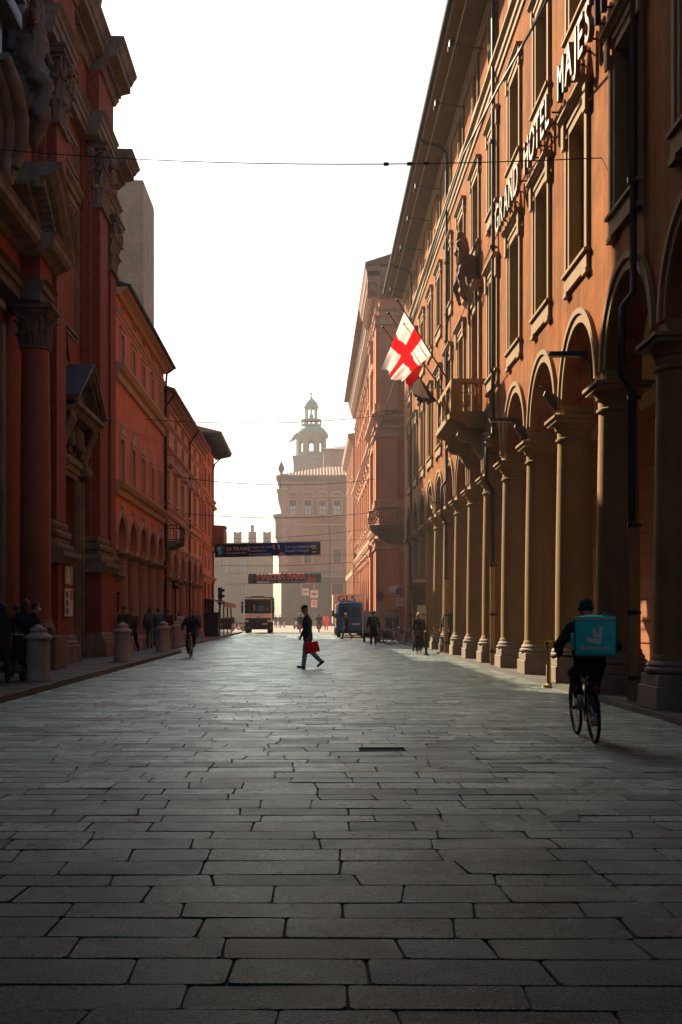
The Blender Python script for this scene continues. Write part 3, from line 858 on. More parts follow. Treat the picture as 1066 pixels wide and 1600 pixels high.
# giant pilasters: (s0, s1, projection, inner step)
def capital(parent, s0, s1, p, z0, z1, m, rows=2):
    """composite capital on a pilaster: bell, acanthus leaves, volutes, abacus; leaves on the front and the near side"""
    H = z1-z0; mb = MB(FL); mb.smooth = True
    mb.box(s0+.02, s1-.02, -.05, p+.0, z0, z1-.25*H*.5)
    mb.prism([(0, z0-.0), (p+.10, z0-.0), (p+.12, z0+.05), (p+.10, z0+.1), (0, z0+.1)], 'a', s0-.1, s1+.1)
    zt = z1-.16*H
    mb.box(s0-.22, s1+.22, -.05, p+.26, zt+.06*H, z1-.04*H); mb.box(s0-.28, s1+.28, -.05, p+.32, z1-.04*H, z1)
    cap = mb.build('capital', m, parent)
    lf = MB(FL); lf.smooth = True
    def leaf(c, n, u, w, zb, h, out):
        # c: (s,p) base, n: outward dir (s,p), u: along dir
        vs = []; K = 6
        for i in range(K+1):
            t = i/K; o = out*(t**2.2)+.02; zz = zb+h*(t if t < .85 else .85-(t-.85)*1.2)
            ww = w*(.85+.35*sin(pi*t))*(1 if t < .75 else 1-(t-.75)*2.6)
            for e, th in ((-1, 0), (-.45, .05), (0, .02), (.45, .05), (1, 0)):
                vs.append((c[0]+n[0]*(o+th)+u[0]*ww*e, c[1]+n[1]*(o+th)+u[1]*ww*e, zz))
        fs = []
        for i in range(K):
            for j in range(4): a = i*5+j; fs.append((a, a+1, a+6, a+5))
        lf.add(vs, fs)
        lf.add([(v[0]-n[0]*.03, v[1]-n[1]*.03, v[2]-.01) for v in vs], fs)
    for face, (A, B, n) in {'f': ((s0, p), (s1, p), (0, 1)), 'n': ((s0, 0), (s0, p), (-1, 0))}.items():
        L_ = sqrt((B[0]-A[0])**2+(B[1]-A[1])**2); u = ((B[0]-A[0])/L_, (B[1]-A[1])/L_)
        for r in range(rows):
            cnt = max(1, int(round(L_/.38)))+(r % 2)
            for i in range(cnt):
                t = (i+.5)/cnt if r % 2 == 0 else i/max(1, cnt-1)
                c = (A[0]+(B[0]-A[0])*t, A[1]+(B[1]-A[1])*t)
                leaf(c, n, u, .16, z0+.1+r*.27*H, .36*H, .20+.05*r)
        def spiral(c, R):
            pts = []
            for i in range(22):
                a = i*.55; rr = R*(1-i/26)
                pts.append((c[0]+u[0]*rr*cos(a), c[1]+u[1]*rr*cos(a)+n[1]*.0, c[2]+rr*sin(a)))
            pts = [(x+n[0]*.18, y_+n[1]*.18, z_) for x, y_, z_ in pts]
            lf.tube(pts, [.055*(1-i/40) for i in range(22)], 6)
        R = .17*H
        for (q, sg) in ((A, -1), (B, 1)):
            if face == 'n' and q == A: continue
            spiral((q[0]+u[0]*sg*.04, q[1]+u[1]*sg*.04, z0+.70*H), R)
        lf.ball(((A[0]+B[0])/2+n[0]*.22, (A[1]+B[1])/2+n[1]*.22, z0+.84*H), .14*H*.6, 10, 8)
        for t in (.3, .5, .7):
            lf.ball((A[0]+(B[0]-A[0])*t+n[0]*.16, A[1]+(B[1]-A[1])*t+n[1]*.16, z0+.60*H), .075, 8, 6)
    lf.build('acanthus_leaves', m, cap)
    return cap
def pilaster(s0, s1, p, z_ped, z_sh0, zc0, zc1, stepped=True):
    pl = MB(FL)
    pl.box(s0, s1, 0, p, z_sh0, zc0)
    if stepped: pl.box(s0-.28, s1+.28, 0, p*.55, z_sh0, zc1); pl.box(s0-.40, s1+.40, 0, p*.22, z_sh0, zc1)
    o = pl.build('pilaster', M_CRED, church)
    capital(o, s0, s1, p, zc0, zc1, M_CSTN)
    e = .34 if stepped else .06
    b = MB(FL); h = z_sh0-z_ped
    for (a, zz0, zz1) in ((.02, .72, 1.0), (.10, .44, .715), (.05, .30, .435), (.16, 0, .295)):
        b.bev(s0-e-a, s1+e+a, -.05, p+a, z_ped+h*zz0, z_ped+h*zz1, h*(zz1-zz0)*.42, 2)
    b.build('pilaster_base', M_CSTN, o)
    d = MB(FL)
    d.box(s0-e-.12, s1+e+.12, -.05, p+.14, .95, z_ped-.36)
    d.build('pedestal', M_CRED, o)
    d = MB(FL)
    d.prism([(-.05, z_ped-.36), (p+.18, z_ped-.36), (p+.26, z_ped-.22), (p+.34, z_ped-.15), (p+.34, z_ped-.001), (-.05, z_ped-.001)], 'a', s0-e-.32, s1+e+.32)
    d.build('pedestal_cap', M_CSTN, o)
    d = MB(FL); d.prism([(-.05, .1), (p+.32, .1), (p+.32, .62), (p+.26, .66), (p+.26, .74), (p+.2, .80), (p+.2, .86), (p+.15, .95), (-.05, .95)], 'a', s0-e-.3, s1+e+.3)
    d.build('pedestal_foot', M_CSTN, o)
    return o
pilaster(32.75, 34.0, .62, 3.35, 4.25, 15.5, 17.7)
pilaster(39.5, 41.0, .62, 3.35, 4.25, 15.5, 17.7)
pilaster(42.0, 43.1, .55, 3.15, 4.0, 14.1, 16.1, False)
# main entablature over the two inner pilasters, broken forward
def entab(s0, s1, p, zz, ret=.0, parent=None):
    a, b, c, d = zz     # architrave bottom, frieze bottom, cornice bottom, top
    h = b-a
    mb = MB(FL); mb.prism([(-.1, a), (p, a), (p, a+h*.3), (p+.05, a+h*.32), (p+.05, a+h*.62), (p+.1, a+h*.66), (p+.1, a+h*.85), (p+.22, b), (-.1, b)], 'a', s0, s1)
    A = mb.build('architrave', M_CSTN, parent or church)
    mb = MB(FL); mb.box(s0, s1, -.1, p, b+.002, c); mb.build('frieze', M_CRED, A)
    h = d-c; P = p
    mb = MB(FL); mb.prism([(-.1, c), (P+.08, c), (P+.16, c+h*.12), (P+.2, c+h*.14), (P+.2, c+h*.3), (P+.34, c+h*.36), (P+.62, c+h*.42), (P+.62, c+h*.62), (P+.68, c+h*.66), (P+.75, c+h*.8), (P+.85, c+h*.9), (P+.85, d), (-.1, d+.05)], 'a', s0-.0, s1+.0)
    mb.build('cornice', M_CSTN, A)
    s = max(s0, 26)+.1; d0 = None
    while s < s1-.1:
        if d0 is None: den = MB(FL); den.box(s, s+.16, P+.2, P+.32, c+h*.16, c+h*.3); d0 = den.build('dentil', M_CSTN, A); sb_ = s
        else: copy_tree(d0, A, (0, s-sb_, 0))
        s += .3
entab(-4, 31.9, .25, (17.7, 18.5, 19.9, 21.0))
entab(31.92, 34.75, .72, (17.7, 18.5, 19.9, 21.02))
entab(34.77, 38.7, .3, (17.7, 18.5, 19.9, 21.0))
entab(38.72, 41.6, .72, (17.7, 18.5, 19.9, 21.02))
entab(41.62, 43.5, .55, (16.1, 16.8, 17.6, 18.4))
mb = MB(FL); mb.box(-4, 41.5, -14, -.11, 18.21, 21.06); mb.build('attic_wall', M_CRED, church)
# upper storey set back
mb = MB(FL); mb.box(-4, 34.3, -13, -.1, 21.07, 36); mb.box(34.31, 43.2, -13, -.1, 18.45, 31); mb.build('upper_storey', M_CRED, church)
for s0, zz in ((32.8, 34.0), (39.6, 30.5)):
    mb = MB(FL); mb.box(s0, s0+1.3, -.3, .3, 21.07, zz); o = mb.build('upper_pilaster', M_CRED, church)
    mb = MB(FL); mb.bev(s0-.2, s0+1.5, -.3, .5, 21.071, 21.9, .06, 1); mb.build('upper_base', M_CSTN, o)
mb = MB(FL); mb.prism([(-.2, 31.05), (.3, 31.05), (.5, 31.2), (.8, 31.3), (.85, 31.6), (-.2, 31.7)], 'a', 34.82, 43.3); mb.prism([(-.2, 34), (.4, 34), (.8, 34.4), (1.2, 34.6), (1.3, 35.2), (-.2, 35.3)], 'a', -4, 34.8); mb.build('upper_cornice', M_CSTN, church)
for s in (38.2, 35.4):
    mb = MB(FL); mb.smooth = True; mb.lathe([(.22, 21.08), (.28, 21.2), (.16, 21.35), (.3, 21.7), (.34, 22.0), (.2, 22.4), (.1, 22.5), (.14, 22.62), (.02, 22.8)], (s, .6), 12)
    mb.build('stone_urn', M_CSTN, church)
# wall panels with moulded frames and strings
for (s0, s1, z0, z1) in ((34.5, 38.6, 10.6, 15.2), (34.5, 38.6, 15.9, 17.3)):
    mb = MB(FL)
    for (i_, d) in ((0, .05), (.16, .09), (.26, .04)):
        a, b, c, e, t = s0+i_, s1-i_, z0+i_, z1-i_, .10
        mb.box(a, a+t, .0, d, c, e); mb.box(b-t, b, .0, d, c, e); mb.box(a+t, b-t, .0, d, c, c+t); mb.box(a+t, b-t, 0, d, e-t, e)
    mb.build('wall_panel', M_CSTN, church)
mb = MB(FL); mb.prism([(0, 15.35), (.08, 15.35), (.1, 15.5), (.22, 15.6), (.22, 15.7), (0, 15.75)], 'a', 34.42, 38.85); mb.build('string_course', M_CSTN, church)
# side door with triangular pediment
dd = MB(FL); dd.box(36.2, 37.19, -.8, -.72, .35, 6.0); dd.box(37.21, 38.2, -.8, -.72, .35, 6.0)
for a in (36.32, 37.33):
    for z in (.6, 2.4, 4.2): dd.box(a, a+.75, -.72, -.69, z, z+1.5)
door = dd.build('side_door', M_DOORG, church)
fr = MB(FL)
for (o_, i_, d) in ((.62, .40, .22), (.40, .18, .14), (.18, 0, .08)):
    fr.box(36.2-o_, 36.2-i_, 0, d, .2, 6.0); fr.box(38.2+i_, 38.2+o_, 0, d, .2, 6.0); fr.box(36.2-o_, 38.2+o_, 0, d, 6.0+i_, 6.0+o_)
fr.build('door_frame', M_CSTN, door)
for s in (35.3, 38.8):
    co = MB(FL); co.smooth = True
    pts = [(s, .1, 6.2), (s, .25, 6.35), (s, .2, 6.75), (s, .35, 7.2), (s, .55, 7.55), (s, .52, 7.75), (s, .36, 7.7), (s, .36, 7.52)]
    for k in (-.14, 0, .14): co.tube([(a+k, b, c) for a, b, c in pts], [.10, .12, .12, .12, .12, .11, .09, .06], 8)
    co.ball((s, .3, 6.3), .2, 10, 8)
    co.build('scroll_console', M_CSTN, door)
ca = MB(FL); ca.smooth = True
for i in range(9): a = pi*i/8; ca.ball((37.2+.9*cos(a), .22, 6.75+.7*sin(a)), .16+.05*sin(i*2.1), 8, 6)
ca.ball((37.2, .3, 7.2), (.32, .22, .36), 10, 8); ca.build('shell_carving', M_CDRK, door)
pe = MB(FL); S_, E_, A_ = 34.95, 39.45, 37.2
pe.prism([(0, 7.75), (.55, 7.75), (.68, 7.9), (.80, 7.95), (.80, 8.08), (0, 8.1)], 'a', S_, E_)
for (x0, x1, z0_, z1_) in ((S_, A_, 8.1, 9.45), (A_, E_, 9.45, 8.1)):
    for (pp, th0, th1) in ((.80, 0, .13), (.68, -.14, -.001)):
        pe.add([(x0, 0, z0_+th0), (x0, pp, z0_+th0), (x1, 0, z1_+th0), (x1, pp, z1_+th0), (x0, 0, z0_+th1), (x0, pp, z0_+th1), (x1, 0, z1_+th1), (x1, pp, z1_+th1)],
               [(0, 1, 3, 2), (4, 6, 7, 5), (0, 4, 5, 1), (2, 3, 7, 6), (0, 2, 6, 4), (1, 5, 7, 3)])
ped = pe.build('pediment', M_CSTN, door)
ty = MB(FL); ty.prism([(S_+.2, 8.1), (E_-.2, 8.1), (A_, 9.35)], 'b', -.05, .3); ty.build('tympanum', M_CDRK, ped)
rf = MB(FL)
for (x0, x1, z0_, z1_) in ((S_-.06, A_, 8.2, 9.6), (A_, E_+.06, 9.6, 8.2)):
    rf.add([(x0, 0, z0_), (x0, .86, z0_), (x1, .86, z1_), (x1, 0, z1_), (x0, 0, z0_+.04), (x0, .86, z0_+.04), (x1, .86, z1_+.04), (x1, 0, z1_+.04)],
           [(0, 1, 2, 3), (4, 7, 6, 5), (0, 4, 5, 1), (1, 5, 6, 2), (2, 6, 7, 3), (3, 7, 4, 0)])
rf.build('copper_roof', M_COPP, ped)
# two old iron cables on the wall over the door
w = MB(FL); w.tube([(35.0, .05, 12.4), (35.9, .07, 11.8), (36.4, .07, 11.5), (36.7, .06, 10.4), (37.1, .06, 9.7)], .03, 6); w.tube([(35.0, .05, 11.3), (35.9, .06, 11.0), (36.7, .06, 10.0), (36.9, .06, 9.7)], .025, 6)
w.build('wall_cable', M_IRON, church)
# ---- main portal: free-standing columns, entablature and broken segmental pediment
def round_cap(parent, cx, cy, r, z0, z1, m):
    mb = MB(); mb.smooth = True; H = z1-z0
    mb.lathe([(r, z0), (r+.05, z0+.03), (r+.05, z0+.08), (r, z0+.1), (r+.02, z0+.5*H), (r+.14, z0+.84*H), (r+.18, z0+.88*H)], (cx, cy), 20)
    w = r+.20; mb.bev(cx-w, cx+w, cy-w, cy+w, z0+.88*H, z1, .02, 1)
    c = mb.build('capital', m, parent)
    lf = MB(); lf.smooth = True
    for row, cnt, h0, hh, out in ((0, 8, .08, .40, .15), (1, 8, .33, .42, .20), (2, 8, .62, .26, .22)):
        for i in range(cnt):
            a = 2*pi*(i+.5*(row % 2))/cnt; n = (cos(a), sin(a)); u = (-sin(a), cos(a))
            vs = []; K = 5
            for k in range(K+1):
                t = k/K; o = r+.02+out*t**2; zz = z0+H*(h0+hh*(t if t < .85 else .85-(t-.85))); ww = .13*(.9+.3*sin(pi*t))*(1 if t < .7 else 1-(t-.7)*2.4)
                for e, th in ((-1, 0), (-.4, .045), (0, .015), (.4, .045), (1, 0)):
                    vs.append((cx+n[0]*(o+th)+u[0]*ww*e, cy+n[1]*(o+th)+u[1]*ww*e, zz))
            fs = []
            for k in range(K):
                for j in range(4): q_ = k*5+j; fs.append((q_, q_+1, q_+6, q_+5))
            lf.add(vs, fs)
    for i in range(4):
        a = pi/4+i*pi/2; cc = Vector((cx+cos(a)*(r+.17), cy+sin(a)*(r+.17), z0+.78*H)); u = Vector((cos(a), sin(a), 0))
        pts = [cc+u*.12*(1-k/22)*cos(k*.6)+Vector((0, 0, 1))*.12*(1-k/22)*sin(k*.6) for k in range(18)]
        lf.tube(pts, .035, 6)
    lf.build('acanthus_leaves', m, c)
for s in (29.8, 18.5):
    cx = CXW+.72
    c = make_column('portal_column', church, cx, s, 1.0, 1.32, 8.35, 8.36, .40, .35, .58, mat('portal_column_red', (.26, .075, .042), .7, .2, 1.5, .25, 20), M_CSTN)
    for ch in list(c.children):
        if ch.name.startswith('capital'): bpy.data.objects.remove(ch)
    round_cap(c, cx, s, .35, 8.35, 9.5, M_CDRK)
    mb = MB(FL); mb.box(s-.75, s+.75, 0, 1.4, 0.1, .98); mb.build('column_pedestal', M_CSTN, c)
fr = MB(FL)
for (o_, i_, d) in ((.9, .6, .3), (.6, .3, .2), (.3, 0, .1)):
    for (a, b) in ((27.6+i_, 27.6+o_), (20.5-o_, 20.5-i_)): fr.box(a, b, 0, d, .1, 8.7)
    fr.box(20.5-o_, 27.6+o_, 0, d, 8.7+i_*.6, 8.7+o_*.6)
pf = fr.build('portal_frame', M_CSTN, church)
dp = MB(FL)
for a in (20.55, 24.07): dp.box(a, a+3.48, -.85, -.78, .2, 8.65); [dp.box(a+.3+1.5*i, a+1.5+1.5*i, -.78, -.72, z, z+1.7) for i in (0, 1) for z in (.6, 2.7, 4.8, 6.7)]
dp.build('portal_door', M_DOORG, pf)
pe = MB(FL)
pe.prism([(0, 9.5), (1.0, 9.5), (1.0, 9.75), (1.08, 9.77), (1.08, 9.95), (1.18, 10.0), (0, 10.0)], 'a', 29.1, 30.5)
pe.prism([(0, 9.5), (.5, 9.5), (.5, 9.75), (.58, 9.77), (.58, 9.95), (.7, 10.0), (0, 10.0)], 'a', 19.2, 29.09)
po = pe.build('portal_architrave', M_CDRK, church)
mb = MB(FL); mb.box(29.15, 30.45, 0, 1.0, 10.001, 10.6); mb.box(19.2, 29.14, 0, .5, 10.001, 10.6); mb.build('portal_frieze', M_CRED, po)
mb = MB(FL)
mb.prism([(0, 10.601), (1.05, 10.601), (1.2, 10.7), (1.35, 10.75), (1.42, 10.85), (1.42, 11.0), (1.5, 11.1), (0, 11.15)], 'a', 28.8, 30.9)
mb.prism([(0, 10.601), (.55, 10.601), (.7, 10.7), (1.0, 10.75), (1.1, 10.85), (1.1, 11.0), (1.15, 11.1), (0, 11.15)], 'a', 19.2, 28.79)
mb.build('portal_cornice', M_CSTN, po)
# broken segmental pediment: curved cornice rising from the far end towards the door axis
seg = MB(FL); R = 5.2; cs, cz = 26.2, 8.2
vs = []; n = 10; prof = [(0, -.45), (.75, -.45), (.85, -.3), (1.0, -.28), (1.0, -.12), (1.25, -.05), (1.4, .1), (1.4, .3), (1.5, .42), (0, .5)]
for i in range(n+1):
    a = radians(32+(60-32)*i/n)
    for p, h in prof: vs.append((cs+(R+h)*cos(a)*1.22-.3, p, cz+(R+h)*sin(a)))
m_ = len(prof); fs = [tuple(range(m_-1, -1, -1)), tuple(n*m_+k for k in range(m_))]
for i in range(n):
    for k in range(m_): k2 = (k+1) % m_; fs.append((i*m_+k, i*m_+k2, (i+1)*m_+k2, (i+1)*m_+k))
seg.add(vs, fs); seg.build('segmental_pediment', M_CSTN, po)
for i in range(14):
    dn = MB(FL); a = radians(33+26*i/13); x = cs+(R-.28)*cos(a)*1.22-.3; z = cz+(R-.28)*sin(a); dn.box(x-.07, x+.07, .85, 1.15, z-.12, z+.04)
    dn.build('dentil', M_CSTN, po)
# big scroll volute, draped figures and cartouche over the portal
vo = MB(FL); vo.smooth = True
pts = [(27.6, .45, 12.3), (27.65, .6, 12.8), (27.3, .68, 13.3), (26.7, .7, 13.8), (26.0, .65, 14.2)]
for k in (-.25, 0, .25): vo.tube([(a+k*.4, b+k, c) for a, b, c in pts], [.16, .2, .22, .2, .14], 10)
vo.tube([(27.6+.35*cos(t*.6)*(1-t/16), .6, 12.1+.35*sin(t*.6)*(1-t/16)) for t in range(14)], .12, 8)
vo.build('scroll_volute', M_CSTN, church)
fig = MB(FL)
def cap2(a, ra, b, rb): capsule(fig, a, ra, b, rb)
for (s, z) in ((29.2, 15.3),):
    cap2((s, .7, z), .42, (s+.1, .75, z+.9), .36); cap2((s+.1, .75, z+1.0), .32, (s+.05, .85, z+1.45), .26); fig.ball((s+.05, .9, z+1.75), .2, 10, 8)
    cap2((s, .7, z), .36, (s-.4, 1.15, z-.5), .26); cap2((s-.4, 1.15, z-.5), .25, (s-.5, 1.1, z-1.3), .18); cap2((s+.3, .8, z+1.1), .17, (s+.7, 1.1, z+.6), .12); cap2((s-.2, .8, z+1.2), .18, (s-.9, 1.0, z+1.0), .13)
    cap2((s-.9, 1.0, z+1.0), .14, (s-1.2, 1.1, z+1.5), .1); cap2((s+.5, .4, z-.3), .4, (s+.4, .3, z+1.6), .34); cap2((s-.4, .4, z-.9), .4, (s+.3, .5, z-.2), .45)
    cap2((s+.7, .5, z+1.2), .2, (s+1.2, .55, z+1.7), .1); cap2((s+.3, .9, z-.9), .3, (s+.5, .7, z-1.5), .2)
fo = fuse(fig, 'portal_sculpture', M_CDRK, None, .05, 1, None, lambda co: co+Vector((1, 1, 1))*.09*noise.noise(co*3.1)+Vector((1, .6, 1))*.05*noise.noise(co*8)); set_parent(fo, church)
ct = MB(FL); ct.bev(24.3, 26.6, .2, .75, 13.6, 16.0, .2, 3); ct.bev(24.0, 27.0, .5, 1.1, 15.2, 15.6, .1, 2); ct.bev(24.0, 27.0, .5, 1.2, 15.8, 16.1, .1, 2); ct.build('blue_cartouche', M_COPP, church)
# posters on the pedestal and a slim lamp
for (z0, z1, c, nm) in ((1.5, 2.3, (.62, .55, .52), 'lower'), (2.42, 2.95, (.30, .28, .27), 'upper')):
    mb = MB(FL); mb.box(32.9, 33.95, .80, .83, z0, z1); o = mb.build('poster_board', mat('poster_'+nm, c, .6, .3, 5), church)
    if nm == 'lower':
        q = MB(FL)
        for i in range(3): q.box(32.98, 33.35, .831, .834, 1.55+i*.24, 1.74+i*.24)
        q.build('poster_print', mat('print_violet', (.12, .10, .14), .6), o)
        q = MB(FL); q.box(33.55, 33.9, .831, .834, 1.98, 2.26); q.build('poster_print', mat('print_red', (.3, .06, .05), .6), o)
    else:
        q = MB(FL); q.prism([(33.05, 2.46), (33.6, 2.46), (33.4, 2.9), (33.2, 2.86)], 'b', .831, .834); q.build('poster_print', mat('print_pink', (.6, .45, .4), .6), o)
mb = MB(FL); mb.tube([(42.6, .72, 1.7), (42.6, .72, 2.25)], .03, 6); mb.ball((42.6, .74, 2.35), .07, 10, 8); mb.build('door_bell_lamp', M_IRON, church)
# ------------------------------------------------------------------ left side houses
M_L1 = mat('deep_red_plaster', (.74, .25, .155), .95, .14, .8, .2, 10, spec=.1, streak=.18, col2=(.54, .21, .14), c2amt=.5, c2scale=.3)
M_L1T = mat('red_sand_trim', (.50, .33, .22), .85, .15, 2, .2, 25)
M_L2 = mat('salmon_plaster', (.80, .36, .21), .95, .14, .8, .2, 10, spec=.1, streak=.2, col2=(.68, .38, .26), c2amt=.5)
M_L3 = mat('dark_red_plaster', (.56, .22, .15), .9, .14, .8, .2, 10, streak=.2)
M_PANE = mat('dull_pane', (.05, .045, .04), .25, .2, 3)
M_SHUT = mat('brown_shutter', (.045, .032, .026), .6, .2, 4)
M_GREEN = mat('green_grey_eaves', (.06, .085, .075), .7, .2, 3)
M_TILE = mat('terracotta_tile', (.20, .088, .052), .85, .35, 5, .3, 14)
def arcade_house(name, label, xw, s0, n, bay, mwall, mtrim, mcol, zc, r, zcap, levels, ztop, parts, body=11, eave=None, pz=.13, rc=.34):
    F = facade(-1, xw); h = thing(name, label, 'building', (xw-3, s0, 0))
    s1 = s0+n*bay; cs = [s0+bay*(i+.5) for i in range(n)]
    holes = []
    for lv in levels:
        for c in cs: holes.append((c-lv['w']/2, c+lv['w']/2, lv['z0'], lv['z1']))
    mb = MB(F); ZT = zc+r+.35
    wall_grid(mb, s0, s1, ZT, ztop, holes, 0, .25)
    for c in cs: arch_wall(mb, c, bay/2, r, zc, ZT, .6)
    mb.box(s0, s1, -body, -.3, ZT+.01, ztop+.02)
    mb.box(s1-.35, s1, -.6, -.001, pz, zc); mb.box(s0, s0+.25, -.6, -.001, pz, zc)
    mb.box(s0, s1, -4.3, -4.0, 0, ZT); mb.add([(s1, 0, 0), (s1, -body, 0), (s1, -body, ztop), (s1, 0, ztop)], [(0, 1, 2, 3)])
    mb.build('wall', mwall, h)
    c0 = None
    for i in range(0, n+1):
        s = s0+bay*i
        if i in (0, n): s += .3 if i == 0 else -.3
        if c0 is None:
            c0 = make_column('column', h, xw-.3, s, .5, .68, zcap-.42, zcap, rc, rc-.05, rc+.1, mcol, mtrim, 18); sb = s
            im = MB(F); im.box(s-.42, s+.42, -.6, -.001, zcap, zc); im0_ = im.build('impost', mtrim, h)
        else:
            copy_tree(c0, h, (0, s-sb, 0)); copy_tree(im0_, h, (0, s-sb, 0))
    a0 = MB(F); a0.arc(cs[0], zc, r-.02, r+.16, 0, .04, 20); a0.arc(cs[0], zc, r+.16, r+.24, 0, .08, 20)
    a0.prism([(cs[0]-.14, zc+r-.05), (cs[0]+.14, zc+r-.05), (cs[0]+.2, zc+r+.38), (cs[0]-.2, zc+r+.38)], 'b', .0, .12)
    a0.box(cs[0]-.5, cs[0]+.5, 0, .06, zc+r+.38, zc+r+.46)
    a0 = a0.build('archivolt', mtrim, h)
    for c in cs[1:]: copy_tree(a0, h, (0, c-cs[0], 0))
    for lv in levels:
        c = cs[0]; w = lv['w']; z0, z1 = lv['z0'], lv['z1']
        p = MB(F); p.box(c-w/2, c+w/2, -.24, -.2, z0, z1); p.box(c-.03, c+.03, -.2, -.16, z0, z1)
        for t in (.33, .66): p.box(c-w/2, c+w/2, -.2, -.17, z0+(z1-z0)*t-.02, z0+(z1-z0)*t+.02)
        win = p.build('window', lv.get('m', M_SHUT), h)
        fw = lv.get('fw', .16); q = MB(F)
        q.box(c-w/2-fw, c-w/2, .0, .06, z0, z1); q.box(c+w/2, c+w/2+fw, .0, .06, z0, z1); q.box(c-w/2-fw, c+w/2+fw, .0, .06, z1, z1+fw)
        q.build('surround', mtrim, win)
        if lv.get('hood') == 'shell':
            q = MB(F); W_ = w/2+fw
            q.prism([(c-W_-.05, z1+fw), (c+W_+.05, z1+fw), (c+W_*.7, z1+fw+.22), (c+.12, z1+fw+.52), (c-.12, z1+fw+.52), (c-W_*.7, z1+fw+.22)], 'b', .001, .09)
            q.build('hood', mtrim, win)
        elif lv.get('hood') == 'ped':
            q = MB(F); W_ = w/2+fw+.15; zb = z1+fw
            q.prism([(0, zb), (.12, zb), (.3, zb+.1), (.3, zb+.2), (0, zb+.2)], 'a', c-W_, c+W_)
            q.prism([(c-W_, zb+.2), (c+W_, zb+.2), (c, zb+.62)], 'b', .0, .3); q.build('hood', mtrim, win)
        elif lv.get('hood') == 'flat':
            q = MB(F); W_ = w/2+fw; zb = z1+fw; q.box(c-W_-.05, c+W_+.05, 0, .12, zb, zb+.1); q.build('hood', mtrim, win)
        if lv.get('sill'):
            q = MB(F); q.box(c-w/2-fw-.06, c+w/2+fw+.06, 0, .14, z0-.14, z0); q.build('sill', mtrim, win)
        for c2 in cs[1:]: copy_tree(win, h, (0, c2-c, 0))
    for prof in parts:
        q = MB(F); q.prism(prof, 'a', s0, s1); q.build('string_course', mtrim, h)
    return h, F, s1, cs
# --- L1
st = lambda z, h, d: [(0, z-h), (d*.3, z-h), (d*.35, z-h*.55), (d*.7, z-h*.45), (d, z-h*.15), (d, z), (0, z+.04)]
L1, F1, e1, cs1 = arcade_house('red_palace', 'deep red palace with shell hooded windows next to the church', -7.4, 43.6, 5, 2.86, M_L1, M_L1T, mat('brown_pink_column', (.34, .19, .13), .8, .15, 2, .2, 20),
    4.28, 1.12, 4.05, [dict(w=.86, z0=6.72, z1=8.4, hood='shell'), dict(w=.82, z0=11.22, z1=12.5, hood='flat'), dict(w=.55, z0=13.3, z1=13.65, fw=.05)], 13.8,
    [st(6.66, .5, .34), st(11.14, .6, .36), st(13.2, .22, .14)], eave=14.3)
q = MB(F1); q.prism([(0, 13.7), (.12, 13.7), (.2, 13.8), (.3, 13.85), (.45, 13.9), (.45, 14.0), (0, 14.05)], 'a', 43.6, e1+.1); q.build('eaves', M_L1T, L1)
q = MB(F1); q.prism([(.5, 14.0), (.52, 14.08), (-5.5, 16.3), (-11, 14.2), (-11, 13.82)], 'a', 43.6, e1+.2); q.build('roof', mat('dark_green_roof', (.03, .045, .042), .7, .2, 4), L1)
q = MB(F1); q.tube([(43.6, .54, 14.03), (e1+.2, .54, 14.03)], .07, 8); q.build('gutter', M_GREEN, L1)
q = MB(F1); q.smooth = True; q.tube([(e1-.05, .54, 14.0), (e1-.05, .45, 13.9), (e1-.05, .16, 13.7), (e1-.05, .12, 13.2), (e1-.05, .12, 3.0), (e1-.05, .12, .2)], .06, 8); q.build('downpipe', M_PIPE, L1)
# --- L2
s2 = e1+.02
L2, F2, e2, cs2 = arcade_house('salmon_palace', 'salmon orange palace with pedimented windows and bracketed eaves', -7.45, s2, 6, 3.5, M_L2, mat('l2_trim', (.56, .32, .2), .85, .15, 2), mat('orange_column', (.48, .20, .10), .8, .15, 2, .2, 20),
    3.75, 1.2, 3.6, [dict(w=.62, z0=5.55, z1=6.25, fw=.1), dict(w=1.0, z0=7.5, z1=9.05, hood='ped', sill=True), dict(w=.8, z0=10.35, z1=11.15, fw=.08), dict(w=.7, z0=11.7, z1=12.2, fw=.06)], 12.4,
    [st(5.25, .25, .16), st(6.75, .3, .2), st(7.2, .16, .12), st(10.2, .28, .24), st(11.45, .12, .1), st(11.6, .1, .08)])
q = MB(F2); q.prism([(0, 12.3), (.1, 12.3), (.14, 12.42), (0, 12.45)], 'a', s2, e2); q.build('cornice', M_L1T, L2)
s = s2+.15
while s < e2:
    q = MB(F2); q.prism([(0, 12.46), (.2, 12.46), (.3, 12.6), (.5, 12.68), (.5, 12.78), (0, 12.78)], 'a', s, s+.17); q.build('eave_bracket', M_L1T, L2); s += .38
q = MB(F2); q.prism([(0, 12.781), (.55, 12.781), (.62, 12.9), (.62, 12.98), (-5, 14.9), (-11, 13.0), (-11, 12.42)], 'a', s2, e2+.1); q.build('roof', M_TILE, L2)
for s in (s2+.25, s2+12.2):
    q = MB(F2); q.smooth = True; q.tube([(s, .6, 12.85), (s, .5, 12.6), (s, .1, 12.1), (s, .08, 11.8), (s, .08, .2)], .055, 8); q.build('downpipe', M_PIPE, L2)
